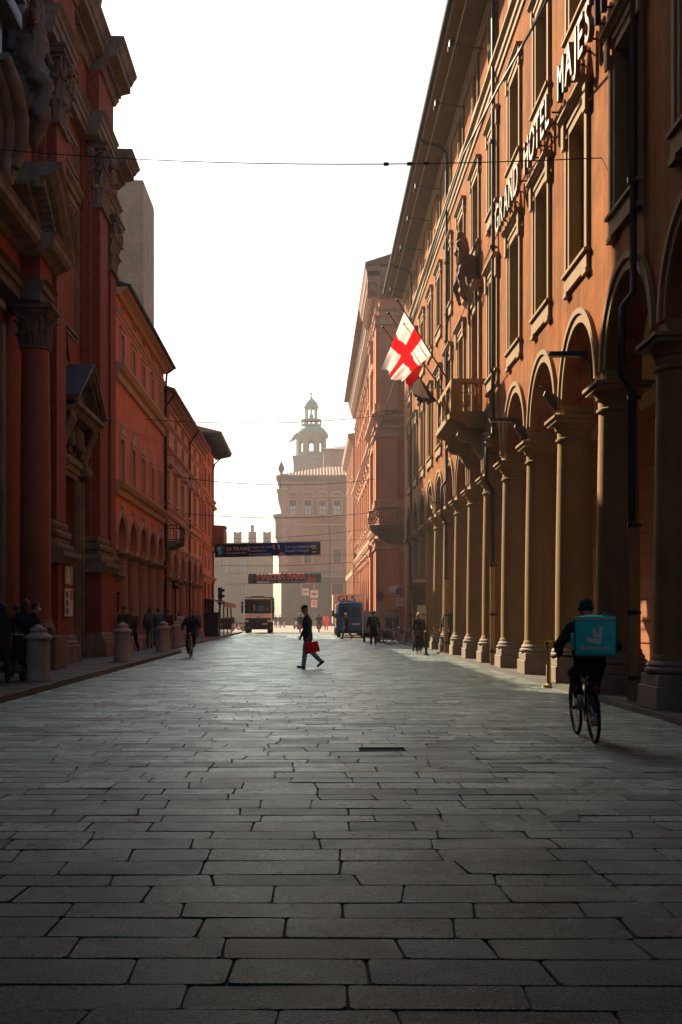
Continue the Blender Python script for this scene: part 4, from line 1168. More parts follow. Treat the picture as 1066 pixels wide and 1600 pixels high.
# iron balcony at its near end
q = MB(F2); q.prism([(0, 5.0), (.3, 5.0), (.75, 5.25), (.8, 5.35), (0, 5.35)], 'a', s2+.6, s2+2.9); b_ = q.build('balcony_slab', M_CSTN, L2)
q = MB(F2)
for z in (5.42, 6.15): q.tube([(s2+.65, .0, z), (s2+.65, .76, z), (s2+2.85, .76, z), (s2+2.85, 0, z)], .022, 6)
for i in range(15): q.tube([(s2+.65+2.2*i/14, .76, 5.36), (s2+.65+2.2*i/14, .80+.05*sin(i), 5.7), (s2+.65+2.2*i/14, .76, 6.15)], .013, 5)
for i in range(5): q.tube([(s2+.65, .76*i/5, 5.36), (s2+.65, .76*i/5, 6.15)], .013, 5)
q.build('iron_railing', M_IRON, b_)
# --- L3: narrow house with the wide eaves
s3 = e2+.05; e3 = 88.0
F3 = facade(-1, -7.4); L3 = thing('wide_eaved_house', 'narrow dark red house under a wide overhanging green eave', 'building', (-9, s3, 0))
nb = 3; b3 = (e3-s3)/nb; cs3 = [s3+b3*(i+.5) for i in range(nb)]
hol = []
for c in cs3: hol += [(c-.5, c+.5, 7.4, 9.3), (c-.45, c+.45, 10.6, 11.9), (c-.3, c+.3, 12.5, 13.0), (c-1.0, c+1.0, .2, 3.9), (c-.35, c+.35, 5.0, 5.7)]
q = MB(F3); wall_grid(q, s3, e3, .1, 13.9, hol, 0, .3); q.box(s3, e3, -10, -.35, .1, 13.9)
q.add([(e3, 0, 0), (e3, -10, 0), (e3, -10, 13.9), (e3, 0, 13.9)], [(0, 1, 2, 3)]); q.add([(s3, 0, 12), (s3, -10, 12), (s3, -10, 13.9), (s3, 0, 13.9)], [(0, 1, 2, 3)]); q.build('wall', M_L3, L3)
for c in cs3:
    for (w, z0, z1, hood) in ((1.0, 7.4, 9.3, 1), (.9, 10.6, 11.9, 0), (.6, 12.5, 13.0, 0), (.7, 5.0, 5.7, 0)):
        q = MB(F3); q.box(c-w/2, c+w/2, -.25, -.2, z0, z1); q.box(c-.03, c+.03, -.2, -.17, z0, z1); o = q.build('window', M_SHUT, L3)
        q = MB(F3); q.box(c-w/2-.15, c-w/2, 0, .06, z0-.1, z1); q.box(c+w/2, c+w/2+.15, 0, .06, z0-.1, z1); q.box(c-w/2-.15, c+w/2+.15, 0, .06, z1, z1+.15)
        if hood: q.prism([(0, z1+.15), (.3, z1+.3), (.3, z1+.42), (0, z1+.42)], 'a', c-w/2-.3, c+w/2+.3)
        q.build('surround', M_L1T, o)
    q = MB(F3); q.box(c-1.0, c+1.0, -.28, -.22, .2, 3.9); q.build('shop_front', M_GLASSD, L3)
for z in (4.4, 6.6, 10.2):
    q = MB(F3); q.prism(st(z, .3, .2), 'a', s3, e3); q.build('string_course', M_L1T, L3)
q = MB(F3); q.box(s3-.4, e3+1.1, -10, 1.25, 13.92, 14.02); q.build('eaves_soffit', M_GREEN, L3)
s = s3
while s < e3+1:
    q = MB(F3); q.prism([(0, 13.6), (.1, 13.6), (1.2, 13.83), (1.2, 13.918), (0, 13.918)], 'a', s, s+.12); q.build('rafter', M_GREEN, L3); s += .62
q = MB(); x0, x1, y0, y1 = -17.4, -6.1, s3-.45, e3+1.15
q.add([(x0, y0, 14.03), (x1, y0, 14.03), (x1, y1, 14.03), (x0, y1, 14.03), (x0, y0, 14.12), (x1, y0, 14.12), (x1, y1, 14.12), (x0, y1, 14.12), (-11.8, y0+4, 16.1), (-11.8, y1-4, 16.1)],
      [(0, 1, 5, 4), (1, 2, 6, 5), (2, 3, 7, 6), (3, 0, 4, 7), (4, 5, 8), (5, 6, 9, 8), (6, 7, 9), (7, 4, 8, 9), (0, 3, 2, 1)]); q.build('roof', M_TILE, L3)
q = MB(F3); q.smooth = True; q.tube([(e3-2, 1.2, 13.9), (e3-1.9, .9, 13.6), (e3-1.8, .2, 12.9), (e3-1.8, .08, 12.4), (e3-1.8, .08, .3)], .055, 8); q.build('downpipe', M_PIPE, L3)
q = MB(F3); q.prism([(0, 6.35), (.35, 6.4), (.7, 6.9), (.9, 7.1), (.9, 8.1), (1.0, 8.3), (0, 8.35)], 'a', e3-2.0, e3+.3); q.build('corner_oriel', mat('oriel_stone', (.30, .17, .10), .85, .2, 2, .2, 15), L3)
# side walls beyond: a lower row in the haze down to the square
q = MB(); q.box(-20, -9.5, e3+.1, 104, 0, 9.5); o = q.build('back_building', M_L2)
tag(o, 'plain low wall of a house behind the wide eaved house', 'building')
# --- brick tower behind the red palace
def brick_mat():
    m = bpy.data.materials.new('tower_brick'); m.use_nodes = True; nt = m.node_tree; N = nt.nodes; L = nt.links; b = N['Principled BSDF']
    tc = N.new('ShaderNodeTexCoord'); mp = N.new('ShaderNodeMapping'); mp.inputs['Rotation'].default_value = (pi/2, 0, 0)
    sp = N.new('ShaderNodeSeparateXYZ'); cb = N.new('ShaderNodeCombineXYZ'); ad = N.new('ShaderNodeMath'); ad.operation = 'ADD'
    L.new(tc.outputs['Object'], sp.inputs[0]); L.new(sp.outputs[0], ad.inputs[0]); L.new(sp.outputs[1], ad.inputs[1]); L.new(ad.outputs[0], cb.inputs[0]); L.new(sp.outputs[2], cb.inputs[1])
    bt = N.new('ShaderNodeTexBrick'); L.new(cb.outputs[0], bt.inputs['Vector']); bt.inputs['Scale'].default_value = 2.2
    bt.inputs['Color1'].default_value = (.19, .088, .052, 1); bt.inputs['Color2'].default_value = (.115, .054, .034, 1); bt.inputs['Mortar'].default_value = (.10, .07, .055, 1)
    n = N.new('ShaderNodeTexNoise'); n.inputs['Scale'].default_value = .8; n.inputs['Detail'].default_value = 8; L.new(tc.outputs['Object'], n.inputs['Vector'])
    x = N.new('ShaderNodeMix'); x.data_type = 'RGBA'; x.blend_type = 'MULTIPLY'; x.inputs[0].default_value = .8; L.new(bt.outputs[0], x.inputs[6]); mr = N.new('ShaderNodeMapRange'); L.new(n.outputs[0], mr.inputs[0]); mr.inputs[1].default_value = .35; mr.inputs[2].default_value = .65; mr.inputs[3].default_value = .45; mr.inputs[4].default_value = 1.3; L.new(mr.outputs[0], x.inputs[7])
    L.new(x.outputs[2], b.inputs['Base Color']); b.inputs['Roughness'].default_value = .95; return m
tw = thing('brick_tower', 'tall plain medieval brick tower rising behind the red palace roof', 'tower', (-17.5, 100, 0))
q = MB(); q.prism([(-20.9, 96.6), (-14.05, 96.6), (-14.05, 103.2), (-20.9, 103.2)], 'c', 0, 37.9); q.build('wall', brick_mat(), tw)
q = MB(); q.box(-14.052, -14.03, 99.2, 99.7, 30, 31.6); q.box(-14.052, -14.03, 99.2, 99.7, 22, 23.4); q.build('slit_window', M_CABLE, tw)
for z in (16.5, 19.5, 22.5, 25.5, 28.5, 31.5, 34.5):
    for x in (-15.2, -17.4, -19.6): q = MB(); q.box(x-.09, x+.09, 96.58, 96.61, z, z+.2); q.build('putlog_hole', M_CABLE, tw)
    for y in (97.8, 101.6): q = MB(); q.box(-14.06, -14.04, y-.09, y+.09, z+.6, z+.8); q.build('putlog_hole', M_CABLE, tw)
q = MB(); rr = random.Random(2)
for i in range(14):
    x = -20.9+6.85*i/14; q.box(x, x+6.85/14-.03, 96.6, 103.2, 37.9, 37.95+rr.uniform(0, .45))
q.build('worn_crown', brick_mat(), tw)
# ------------------------------------------------------------------ right beyond the side street: palace with the heavy cornice
M_R2 = mat('pink_terracotta', (.58, .22, .105), .95, .14, .8, .2, 8, streak=.18)
M_R2T = mat('pale_terracotta_trim', (.52, .27, .15), .85, .14, 2)
M_R2R = mat('recess_red', (.42, .09, .05), .9, .12, 2)
R2 = thing('corniced_palace', 'pink terracotta palace with heavy bracketed cornice beyond the side street', 'building', (6, 80, 0))
FP = facade(1, 4.45)      # near pavilion plane
FQ = facade(1, 4.85)      # long middle plane
P0, P1, P2 = 75.0, 84.0, 122.0
def rpart(name, F, fn, m, parent=None):
    mb = MB(F); fn(mb); return mb.build(name, m, parent or R2)
hol = []
cq = [P1+2.2+3.6*i for i in range(10)]
for c in cq: hol += [(c-.65, c+.65, 9.0, 12.2), (c-.6, c+.6, 15.2, 17.8), (c-1.1, c+1.1, .3, 4.6), (c-.5, c+.5, 20.0, 21.2)]
mb = MB(FQ); wall_grid(mb, P1, P2, 0, 22.6, hol, 0, .4); mb.box(P1, P2, -12, -.45, 0, 22.6); mb.build('wall', M_R2, R2)
hp = [(78.8, 80.4, 9.0, 12.4), (78.8, 80.4, 15.2, 18.0), (78.3, 80.9, .3, 5.0)]
mb = MB(FP); wall_grid(mb, P0, P1, 0, 22.6, hp, 0, .4); mb.box(P0+.02, P1-.01, -12, -.45, 0, 22.6)
mb.add([(P0, 0, 0), (P0, -13, 0), (P0, -13, 22.6), (P0, 0, 22.6)], [(0, 1, 2, 3)]); mb.add([(P1, 0, 0), (P1, -.5, 0), (P1, -.5, 22.6), (P1, 0, 22.6)], [(0, 1, 2, 3)])
mb.build('pavilion_wall', M_R2, R2)
# corner pilasters on pavilion (two orders) with capitals, on the street and on the camera side
def pil(F, s0, s1, p, z0, z1):
    mb = MB(F); mb.box(s0, s1, 0, p, z0, z1); o = mb.build('pilaster', M_R2, R2)
    mb = MB(F); mb.bev(s0-.1, s1+.1, 0, p+.1, z1-.75, z1-.55, .03, 1); mb.bev(s0-.12, s1+.12, 0, p+.15, z1-.2, z1, .03, 1); mb.box(s0-.04, s1+.04, 0, p+.05, z1-.548, z1-.202); mb.build('capital', M_R2T, o)
    mb = MB(F); mb.bev(s0-.1, s1+.1, 0, p+.1, z0, z0+.5, .05, 1); mb.build('pilaster_base', M_R2T, o)
for (z0, z1) in ((0, 6.6), (8.6, 13.9), (14.9, 21.2)):
    for (a, b) in ((P0+.15, P0+1.5), (P1-1.6, P1-.3), (P0+2.3, P0+3.0)): pil(FP, a, b, .22, z0, z1)
    for c in [P1+.35+3.6*i for i in range(11)]: pil(FQ, c-.3, c+.3, .2, z0, z1)
FE = lambda s, p, z: (s, P0-p, z)      # the end wall that looks at the camera
for (z0, z1) in ((0, 6.6), (8.6, 13.9), (14.9, 21.2)):
    pil(FE, 4.5, 5.6, .18, z0, z1)
    mb = MB(FE); mb.box(5.75, 6.6, 0, .06, z0+.6, z1-.9); mb.build('recessed_panel', M_R2R, R2)
    pil(FE, 6.9, 8.0, .18, z0, z1)
for z, d, h in ((7.4, .35, .8), (8.4, .2, .3), (14.6, .55, .8), (21.6, .25, .4)):
    pr = [(0, z-h), (d*.3, z-h), (d*.35, z-h*.6), (d*.6, z-h*.5), (d, z-h*.2), (d, z), (0, z+.05)]
    for F, a, b in ((FP, P0-d, P1+d*.2), (FQ, P1+d*.21, P2)):
        mb = MB(F); mb.prism(pr, 'a', a, b); mb.build('string_course', M_R2T, R2)
    mb = MB(FE); mb.prism([(p, zz+.001) for p, zz in pr], 'a', 4.45, 12); mb.build('string_course', M_R2T, R2)
    if z == 14.6:
        mb = MB(FE); s = 4.2
        while s < 7: mb.box(s, s+.1, .3, .48, z-h*.42, z-h*.26); s += .2
        mb.build('dentils', M_R2T, R2)
# heavy cornice with brackets
M_CORN = mat('brown_cornice', (.34, .20, .14), .85, .2, 2)
cp = lambda d: [(0, 22.2), (.15, 22.3), (.2, 22.9), (d-.15, 23.1), (d-.1, 23.3), (d, 23.45), (d, 23.75), (d+.1, 24.0), (0, 24.2)]
mb = MB(FP); mb.prism(cp(.85), 'a', P0-.85, P1+.4); mb.build('cornice', M_CORN, R2)
mb = MB(FQ); mb.prism(cp(.8), 'a', P1+.41, P2); mb.build('cornice', M_CORN, R2)
mb = MB(FE); mb.prism([(p, z+.002) for p, z in cp(.85)], 'a', 3.66, 12); mb.build('cornice', M_CORN, R2)
for F, a, b, d in ((FP, P0-.7, P1+.3, .62), (FQ, P1+.5, P2-.2, .58), (FE, 3.8, 8.5, .62)):
    s = a
    while s < b:
        mb = MB(F); mb.prism([(.2, 22.45), (.4, 22.5), (d, 22.85), (d, 23.05), (.2, 22.95)], 'a', s, s+.22); mb.build('cornice_bracket', M_CORN, R2); s += .62
mb = MB(); mb.prism([(3.5, 24.2), (17, 24.2), (17, 24.4), (10, 26.4), (3.5, 24.32)], 'b', P0-.9, P2); mb.build('roof', M_TILE, R2)
# windows of the palace with pediments
def r2win(F, c, w, z0, z1, ped=True):
    mb = MB(F); mb.box(c-w/2, c+w/2, -.35, -.3, z0, z1); mb.box(c-.04, c+.04, -.3, -.26, z0, z1); mb.box(c-w/2, c+w/2, -.3, -.26, (z0+z1)/2-.04, (z0+z1)/2+.04)
    o = mb.build('window', M_PANE, R2)
    mb = MB(F); f = .22
    mb.box(c-w/2-f, c-w/2, 0, .1, z0-.3, z1); mb.box(c+w/2, c+w/2+f, 0, .1, z0-.3, z1); mb.box(c-w/2-f, c+w/2+f, 0, .1, z1, z1+f); mb.build('surround', M_R2T, o)
    if ped:
        mb = MB(F); W_ = w/2+f+.15; zb = z1+f; mb.prism([(c-W_, zb+.15), (c+W_, zb+.15), (c, zb+.75)], 'b', 0, .3); mb.box(c-W_, c+W_, 0, .34, zb, zb+.149); mb.build('hood', M_R2T, o)
        mb = MB(F); mb.box(c-W_, c+W_, 0, .25, z0-.45, z0-.301); mb.build('sill', M_R2T, o)
for h in hp[:2]: r2win(FP, (h[0]+h[1])/2, h[1]-h[0], h[2], h[3])
for i, c in enumerate(cq[:8]):
    r2win(FQ, c, 1.3, 9.0, 12.2); r2win(FQ, c, 1.2, 15.2, 17.8); r2win(FQ, c, 1.0, 20.0, 21.2, False)
    mb = MB(FQ); mb.box(c-1.1, c+1.1, -.38, -.33, .3, 4.6); mb.build('shop_front', M_GLASSD, R2)
    mb = MB(FQ); mb.smooth = True; mb.arc(c, 4.6, 1.0, 1.25, 0, .12, 14); mb.ball((c, .15, 5.95), (.25, .15, .3), 10, 8); mb.build('arch_head', M_R2T, R2)
# rounded balcony with iron railing and dry plants on the corner of the palace
bl = MB(FE); bl.smooth = True
n = 18; pts = []
cxx, wv, pv = 5.55, 1.75, 1.35
for lev, (z, sc) in enumerate(((6.25, .35), (6.6, .62), (6.95, .88), (7.2, 1.0), (7.4, 1.02))):
    pts.append([(cxx-wv*sc*cos(pi*i/n), max(.0, pv*sc*sin(pi*i/n)**.55), z) for i in range(n+1)])
vs = [p for r in pts for p in r]; fs = []
for j in range(4):
    for i in range(n): a = j*(n+1)+i; fs.append((a, a+1, a+n+2, a+n+1))
fs.append(tuple(range(4*(n+1), 5*(n+1)))); fs.append(tuple(range(n, -1, -1)))
bl.add(vs, fs); bo2 = bl.build('balcony_slab', M_CDRK, R2)
rl = MB(FE)
def rim(i, sc, z): return (cxx-wv*sc*cos(pi*i/n), max(.02, pv*sc*sin(pi*i/n)**.55), z)
for z, sc in ((7.5, .97), (8.35, 1.0)): rl.tube([rim(i, sc, z) for i in range(n+1)], .025, 6)
for i in range(0, 2*n+1): i_ = i/2; rl.tube([rim(i_, .97, 7.42), rim(i_, 1.04, 7.75), rim(i_, 1.0, 8.35)], .012, 5)
rl.build('iron_railing', M_IRON, bo2)
pb = MB(FE); rr = random.Random(5)
for k in range(420):
    i_ = rr.uniform(0, n); p = rim(i_, rr.uniform(.85, 1.05), rr.uniform(7.5, 8.3)); a = rr.uniform(0, 6.28); l = rr.uniform(.07, .15)
    d = Vector((cos(a), rr.uniform(-.5, .5), sin(a))).normalized()*l; e = Vector((d.z, .02, -d.x))*.35; P_ = Vector(p)
    pb.add([tuple(P_), tuple(P_+d*.5+e), tuple(P_+d), tuple(P_+d*.5-e)], [(0, 1, 2, 3)])
tag(pb.build('dry_plants', mat('dry_leaves', (.28, .16, .06), .8, .4, 6), bo2), kind='stuff')
# street name plaque + tags on the end wall
mb = MB(FE); mb.box(5.05, 5.85, .19, .22, 3.05, 3.5); pq = mb.build('street_plaque', mat('plaque_stone', (.6, .56, .5), .6, .08), R2)
mb = MB(FE); mb.box(5.03, 5.87, .185, .2, 3.03, 3.52); mb.build('plaque_border', mat('plaque_grey', (.25, .22, .2), .6), pq)
# graffiti squiggle
gr = MB(FE); rr = random.Random(3)
for k in range(4):
    x0 = 5.1+k*.22; gr.tube([(x0+.18*sin(t*1.3+k), .21, 1.0+.09*t+.05*cos(t*2)) for t in range(12)], .02, 4)
gr.build('graffiti', mat('spray_black', (.03, .025, .025), .8), R2)
# third palace further along
R3 = thing('far_pink_palace', 'narrow hazy pink palace with small cornice at the square corner', 'building', (6, 126, 0))
F3r = facade(1, 4.7); a, b = 122.4, 146
mb = MB(F3r); hh = [(c-.6, c+.6, z, z+2.6) for c in (126, 130, 134, 138, 142) for z in (8, 14)]; wall_grid(mb, a, b, 0, 20.2, hh, 0, .4); mb.box(a, b, -12, -.42, 0, 20.2); mb.build('wall', M_R2, R3)
for h_ in hh:
    mb = MB(F3r); mb.box(h_[0], h_[1], -.35, -.3, h_[2], h_[3]); o = mb.build('window', M_PANE, R3)
    mb = MB(F3r); mb.box(h_[0]-.2, h_[0], 0, .08, h_[2]-.2, h_[3]); mb.box(h_[1], h_[1]+.2, 0, .08, h_[2]-.2, h_[3]); mb.box(h_[0]-.3, h_[1]+.3, 0, .25, h_[3], h_[3]+.3); mb.build('surround', M_R2T, o)
mb = MB(F3r); mb.prism([(0, 19.6), (.3, 19.8), (.7, 20.3), (.8, 20.9), (0, 21)], 'a', a-.3, b); mb.build('cornice', M_CORN, R3)
mb = MB(F3r); mb.prism([(.2, 6), (.3, 6), (.3, 6.5), (0, 6.6), (0, 6)], 'a', a, b); mb.build('string_course', M_R2T, R3)
for i in range(6):
    mb = MB(F3r); mb.box(a+.1+4*i, a+.9+4*i, 0, .25, 0, 19.6); mb.build('pilaster', M_R2T, R3)

# ------------------------------------------------------------------ town hall palace at the end of the street (d = 200)
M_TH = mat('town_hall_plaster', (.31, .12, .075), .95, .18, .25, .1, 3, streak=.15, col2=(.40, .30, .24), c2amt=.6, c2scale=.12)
M_THB = mat('town_hall_base', (.15, .11, .085), .95, .2, .3)
M_THT = mat('town_hall_trim', (.42, .27, .19), .9, .1, .5)
M_WPALE = mat('pane_painted_sky', (.55, .58, .55), .3, .1, 1)  # bright sky reflected in the panes, put into their pale base colour
TH = thing('town_hall_palace', 'broad brick and plaster palace with hip roof closing the street', 'building', (3, 205, 0))
D = 200.0; k_ = D/1800
fx = lambda px: (px-486)*k_
fz = lambda py: CAMH+(964-py)*k_
FT = lambda s, p, z: (s, D-p, z)
x0, x1 = fx(440), 32.0
wx = [fx(457.5), fx(481), fx(504), fx(527), fx(550), fx(573), fx(596)]
hol = [(c-.58, c+.58, fz(804), fz(782)) for c in wx]
hol += [(c-.6, c+.6, fz(879), fz(858)) for c in (fx(481), fx(527), fx(573))]+[(c-.95, c+.95, fz(930), fz(912)) for c in (fx(481), fx(528))]
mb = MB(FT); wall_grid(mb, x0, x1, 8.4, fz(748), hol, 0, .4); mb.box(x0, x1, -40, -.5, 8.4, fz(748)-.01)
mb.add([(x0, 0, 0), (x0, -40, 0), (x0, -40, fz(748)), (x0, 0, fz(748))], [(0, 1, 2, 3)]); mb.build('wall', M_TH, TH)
hb = [h for h in hol if h[2] < 8.3]
mb = MB(FT); wall_grid(mb, x0-.05, x1, 2.2, 8.38, [(h[0], h[1], h[2], min(h[3], 8.37)) for h in hb], .05, .4)
mb.prism([(.05, 2.2), (.35, 0), (-1, 0), (-1, 2.2)], 'a', x0-.05, x1); mb.box(x0-.05, x1, -40, -.6, 0, 8.3); mb.build('base_wall', M_THB, TH)
mb = MB(FT); mb.prism([(0, 8.3), (.18, 8.35), (.2, 8.55), (0, 8.6)], 'a', x0-.2, x1); mb.build('string_course', M_THT, TH)
for z in (fz(806), fz(820)):
    mb = MB(FT); mb.prism([(0, z-.18), (.3, z-.12), (.3, z+.14), (0, z+.2)], 'a', x0-.1, x1); mb.build('string_course', M_THT, TH)
for h in hol:
    c = (h[0]+h[1])/2; w = h[1]-h[0]; z0, z1 = h[2], h[3]; up_ = z0 > 15
    mb = MB(FT); mb.m = 0
    mb.box(c-w/2, c+w/2, -.36, -.32, z0, z1-(.9 if up_ else 0))
    if up_: mb.m = 1; mb.box(c-w/2, c+w/2, -.36, -.3, z1-.9, z1)
    o = mb.build('window', [M_WPALE if up_ else M_PANE, M_SHUT], TH)
    mb = MB(FT); mb.box(c-.05, c+.05, -.32, -.26, z0, z1); mb.box(c-w/2, c+w/2, -.32, -.28, (z0+z1)/2-.5, (z0+z1)/2-.42); mb.box(c-w/2, c-w/2+.07, -.32, -.28, z0, z1); mb.box(c+w/2-.07, c+w/2, -.32, -.28, z0, z1); mb.build('window_bar', M_SHUT, o)
    mb = MB(FT); f = .28
    mb.box(c-w/2-f, c-w/2, 0, .1, z0-.2, z1); mb.box(c+w/2, c+w/2+f, 0, .1, z0-.2, z1); mb.box(c-w/2-f, c+w/2+f, 0, .12, z1, z1+f); mb.build('surround', M_THT, o)
    if up_:
        mb = MB(FT); mb.arc(c, z1+.35, 1.05, 1.32, 0, .42, 10, radians(25), radians(155)); mb.box(c-1.25, c+1.25, 0, .42, z1+.62, z1+.84); mb.build('hood', M_THT, o)
ev = MB(FT); ev.prism([(0, fz(752)), (.3, fz(750)), (.9, fz(747)), (.9, fz(744)), (0, fz(744))], 'a', x0-.9, x1); ev.build('eaves', M_THB, TH)
mb = MB(FT); s = x0-.7
while s < fx(560): mb.box(s, s+.14, .3, .85, fz(749.4), fz(747.6)); s += .42
mb.build('rafter_ends', M_THB, TH)
# hipped pantile roof in ridged rows
rt = MB(); zr = fz(721); ze = fz(744); px0 = x0-.95; apx = fx(512)
nrow = 70
for i in range(nrow):
    a0 = px0+(x1-px0)*i/nrow; a1 = px0+(x1-px0)*(i+1)/nrow; am = (a0+a1)/2
    def top(x):
        t = min(1, (x-px0)/(apx-px0)); return (ze+(zr-ze)*t, D-.95+8.5*t)
    for (u, v, du) in ((a0, am, 0), (am, a1, .16)):
        (zu, yu), (zv, yv) = top(u), top(v)
        rt.add([(u, D-.95, ze+(.16 if du else 0)), (v, D-.95, ze+(0 if du else .16)), (v, yv, zv+(0 if du else .16)), (u, yu, zu+(.16 if du else 0))], [(0, 1, 2, 3)])
rt.add([(px0, D-.95, ze), (apx, D+7.5, zr), (apx, D+32, zr), (px0, D+40, ze)], [(0, 1, 2, 3)])
rt.add([(apx, D+7.5, zr), (x1, D+7.5, zr), (x1, D+32, zr), (apx, D+32, zr)], [(0, 1, 2, 3)])
rt.build('roof', M_TILE, TH)
mb = MB(); mb.smooth = True; mb.lathe([(.3, ze), (.35, ze+.4), (.2, ze+.6), (.5, ze+1.1), (.55, ze+1.5), (.3, ze+2.1), (.06, ze+2.6)], (px0+.9, D+.5), 10); mb.build('finial', M_THB, TH)
mb = MB(FT); mb.tube([(fx(515), .15, fz(748)), (fx(515), .15, 1)], .09, 6); mb.build('downpipe', M_GREEN, TH)
# the side of the palace facing the square: stepped window bays and corner stones
FS = lambda s, p, z: (x0-p, s, z)
for i, (z0, z1, p) in enumerate(((fz(790), fz(760), .7), (fz(850), fz(800), 1.15), (fz(905), fz(862), .55))):
    for j in range(3):
        a = D+2.5+7*j
        mb = MB(FS); mb.prism([(0, z0), (p*.8, z0+.6), (p, z0+1.4), (p, z1-1.2), (p*1.35, z1-.5), (p*1.35, z1-.2), (0, z1)], 'a', a, a+3.2); mb.build('bay_hood', M_THT, TH)
for i in range(24):
    z = 8.7+i*.7
    if z < fz(752): mb = MB(FT); w = 1.1 if i % 2 else .75; mb.box(x0-.06, x0+w, -.4, .07, z, z+.62); mb.build('quoin', M_THT, TH)
# upper block behind
UB = thing('upper_roof_block', 'plain block with low tiled roof rising behind the hip roof', 'building', (12, 245, 0))
d2 = 240; g = d2/1800
mb = MB(); mb.box((506-486)*g, 34, d2, d2+25, 0, CAMH+(964-702)*g); mb.build('wall', M_TH, UB)
mb = MB(); zt = CAMH+(964-702)*g
mb.add([((504-486)*g, d2-.8, zt), (34, d2-.8, zt), (34, d2+12, zt+2.4), ((534-486)*g, d2+12, zt+2.4), ((504-486)*g, d2+25, zt), (34, d2+25, zt), ((504-486)*g, d2-.8, zt-.4), (34, d2-.8, zt-.4)], [(0, 1, 2, 3), (0, 3, 4), (4, 3, 2, 5), (6, 7, 1, 0)]); mb.build('roof', M_TILE, UB)
# ------------------------------------------------------------------ clock tower with cupola
CT = thing('cupola_tower', 'pale bell tower with octagonal drum, dome and open lantern', 'tower', (0, 262, 0))
d3 = 262.0; g3 = d3/1800; cx = (486.5-486)*g3; Z = lambda py: CAMH+(964-py)*g3
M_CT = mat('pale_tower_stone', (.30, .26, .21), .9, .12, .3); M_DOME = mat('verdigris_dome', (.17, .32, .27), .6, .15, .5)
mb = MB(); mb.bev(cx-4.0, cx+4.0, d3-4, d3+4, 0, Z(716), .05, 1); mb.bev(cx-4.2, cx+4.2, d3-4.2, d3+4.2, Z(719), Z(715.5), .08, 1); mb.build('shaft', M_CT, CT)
# octagonal drum with open arched windows: eight piers + arches
R8 = 3.25; zb, zs, zt = Z(714), Z(694), Z(686)
for i in range(8):
    a = pi/8+i*pi/4
    mb = MB(); u = Vector((cos(a), sin(a), 0)); v = Vector((-sin(a), cos(a), 0)); c = Vector((cx, d3, 0))+u*R8
    P = lambda du, dv, z: tuple(c+u*du+v*dv+Vector((0, 0, z)))
    pts = [P(du, dv, z) for du in (-.5, .2) for dv in (-.62, .62) for z in (zb, zt)]
    mb.add(pts, [(0, 1, 3, 2), (4, 6, 7, 5), (0, 4, 5, 1), (2, 3, 7, 6), (0, 2, 6, 4), (1, 5, 7, 3)])
    mb.build('drum_pier', M_CT, CT)
    a2 = a+pi/8; u2 = Vector((cos(a2), sin(a2), 0)); v2 = Vector((-sin(a2), cos(a2), 0)); c2 = Vector((cx, d3, 0))+u2*(R8*.93)
    f = lambda s, p, z: tuple(c2+v2*s+u2*p+Vector((0, 0, z)))
    mb = MB(f); arch_wall(mb, 0, 1.0, .62, zs, zt, .5, 0, 10); mb.box(-1, 1, -.5, .0, zb, zb+.9)
    for sx in (-1, 1): mb.box(min(sx*.62, sx*1.0), max(sx*.62, sx*1.0), -.49, -.01, zb+.9, zs)
    mb.build('drum_arch', M_CT, CT)
mb = MB(); mb.smooth = False; o8 = pi/8
mb.lathe([(3.5, zt), (3.9, zt+.35), (4.2, zt+.5), (4.2, zt+.85), (3.6, zt+1.0)], (cx, d3), 8, ang0=o8); mb.build('drum_cornice', M_CT, CT)
mb = MB(); mb.smooth = True; zd = zt+1.0
mb.lathe([(3.75, zd), (3.6, zd+.5), (3.2, zd+1.05), (2.6, zd+1.5), (2.1, zd+1.8), (1.9, zd+1.9)], (cx, d3), 16); mb.build('dome', M_DOME, CT)
zl = zd+1.9
mb = MB(); mb.lathe([(2.2, zl), (2.3, zl+.15), (2.3, zl+.3), (1.2, zl+.3)], (cx, d3), 16)
for i in range(16): a = 2*pi*i/16; mb.tube([(cx+2.2*cos(a), d3+2.2*sin(a), zl+.3), (cx+2.2*cos(a), d3+2.2*sin(a), zl+1.25)], .09, 5)
mb.lathe([(2.12, zl+1.25), (2.32, zl+1.25), (2.32, zl+1.45), (2.12, zl+1.45)], (cx, d3), 16); mb.build('gallery', M_CT, CT)
zq = zl+.4; ztop = zq+3.6
for i in range(8):
    a = 2*pi*i/8; mb = MB(); mb.smooth = True; mb.lathe([(.22, zl+.3), (.17, zl+.6), (.17, ztop-.4), (.25, ztop)], (cx+1.25*cos(a), d3+1.25*sin(a)), 8); mb.build('lantern_column', M_CT, CT)
mb = MB(); mb.smooth = True; mb.lathe([(.12, ztop-.7), (.16, ztop-1.0), (.4, ztop-1.5), (.6, ztop-2.4), (.75, ztop-2.7)][::-1], (cx, d3), 12); mb.build('bell', mat('bronze_bell', (.05, .07, .06), .4, metal=.6), CT)
mb = MB(); mb.smooth = True
mb.lathe([(1.5, ztop), (1.7, ztop+.2), (1.7, ztop+.5), (1.5, ztop+.6), (1.5, ztop+.9), (1.2, ztop+1.5), (.65, ztop+2.0), (.28, ztop+2.4), (.1, ztop+2.9), (.05, ztop+3.2)], (cx, d3), 14); mb.ball((cx, d3, ztop+3.4), .28, 10, 8); mb.build('lantern_dome', M_DOME, CT)
fl = thing('tower_flagpole', 'thin pole with grey flag beside the cupola drum', 'flagpole', ((464-486)*g3, d3-3, Z(716)))
mb = MB(); X_ = (464-486)*g3; mb.tube([(X_, d3-3, Z(716)), (X_, d3-3, Z(674))], .09, 6); mb.build('pole', M_GREEN, fl)
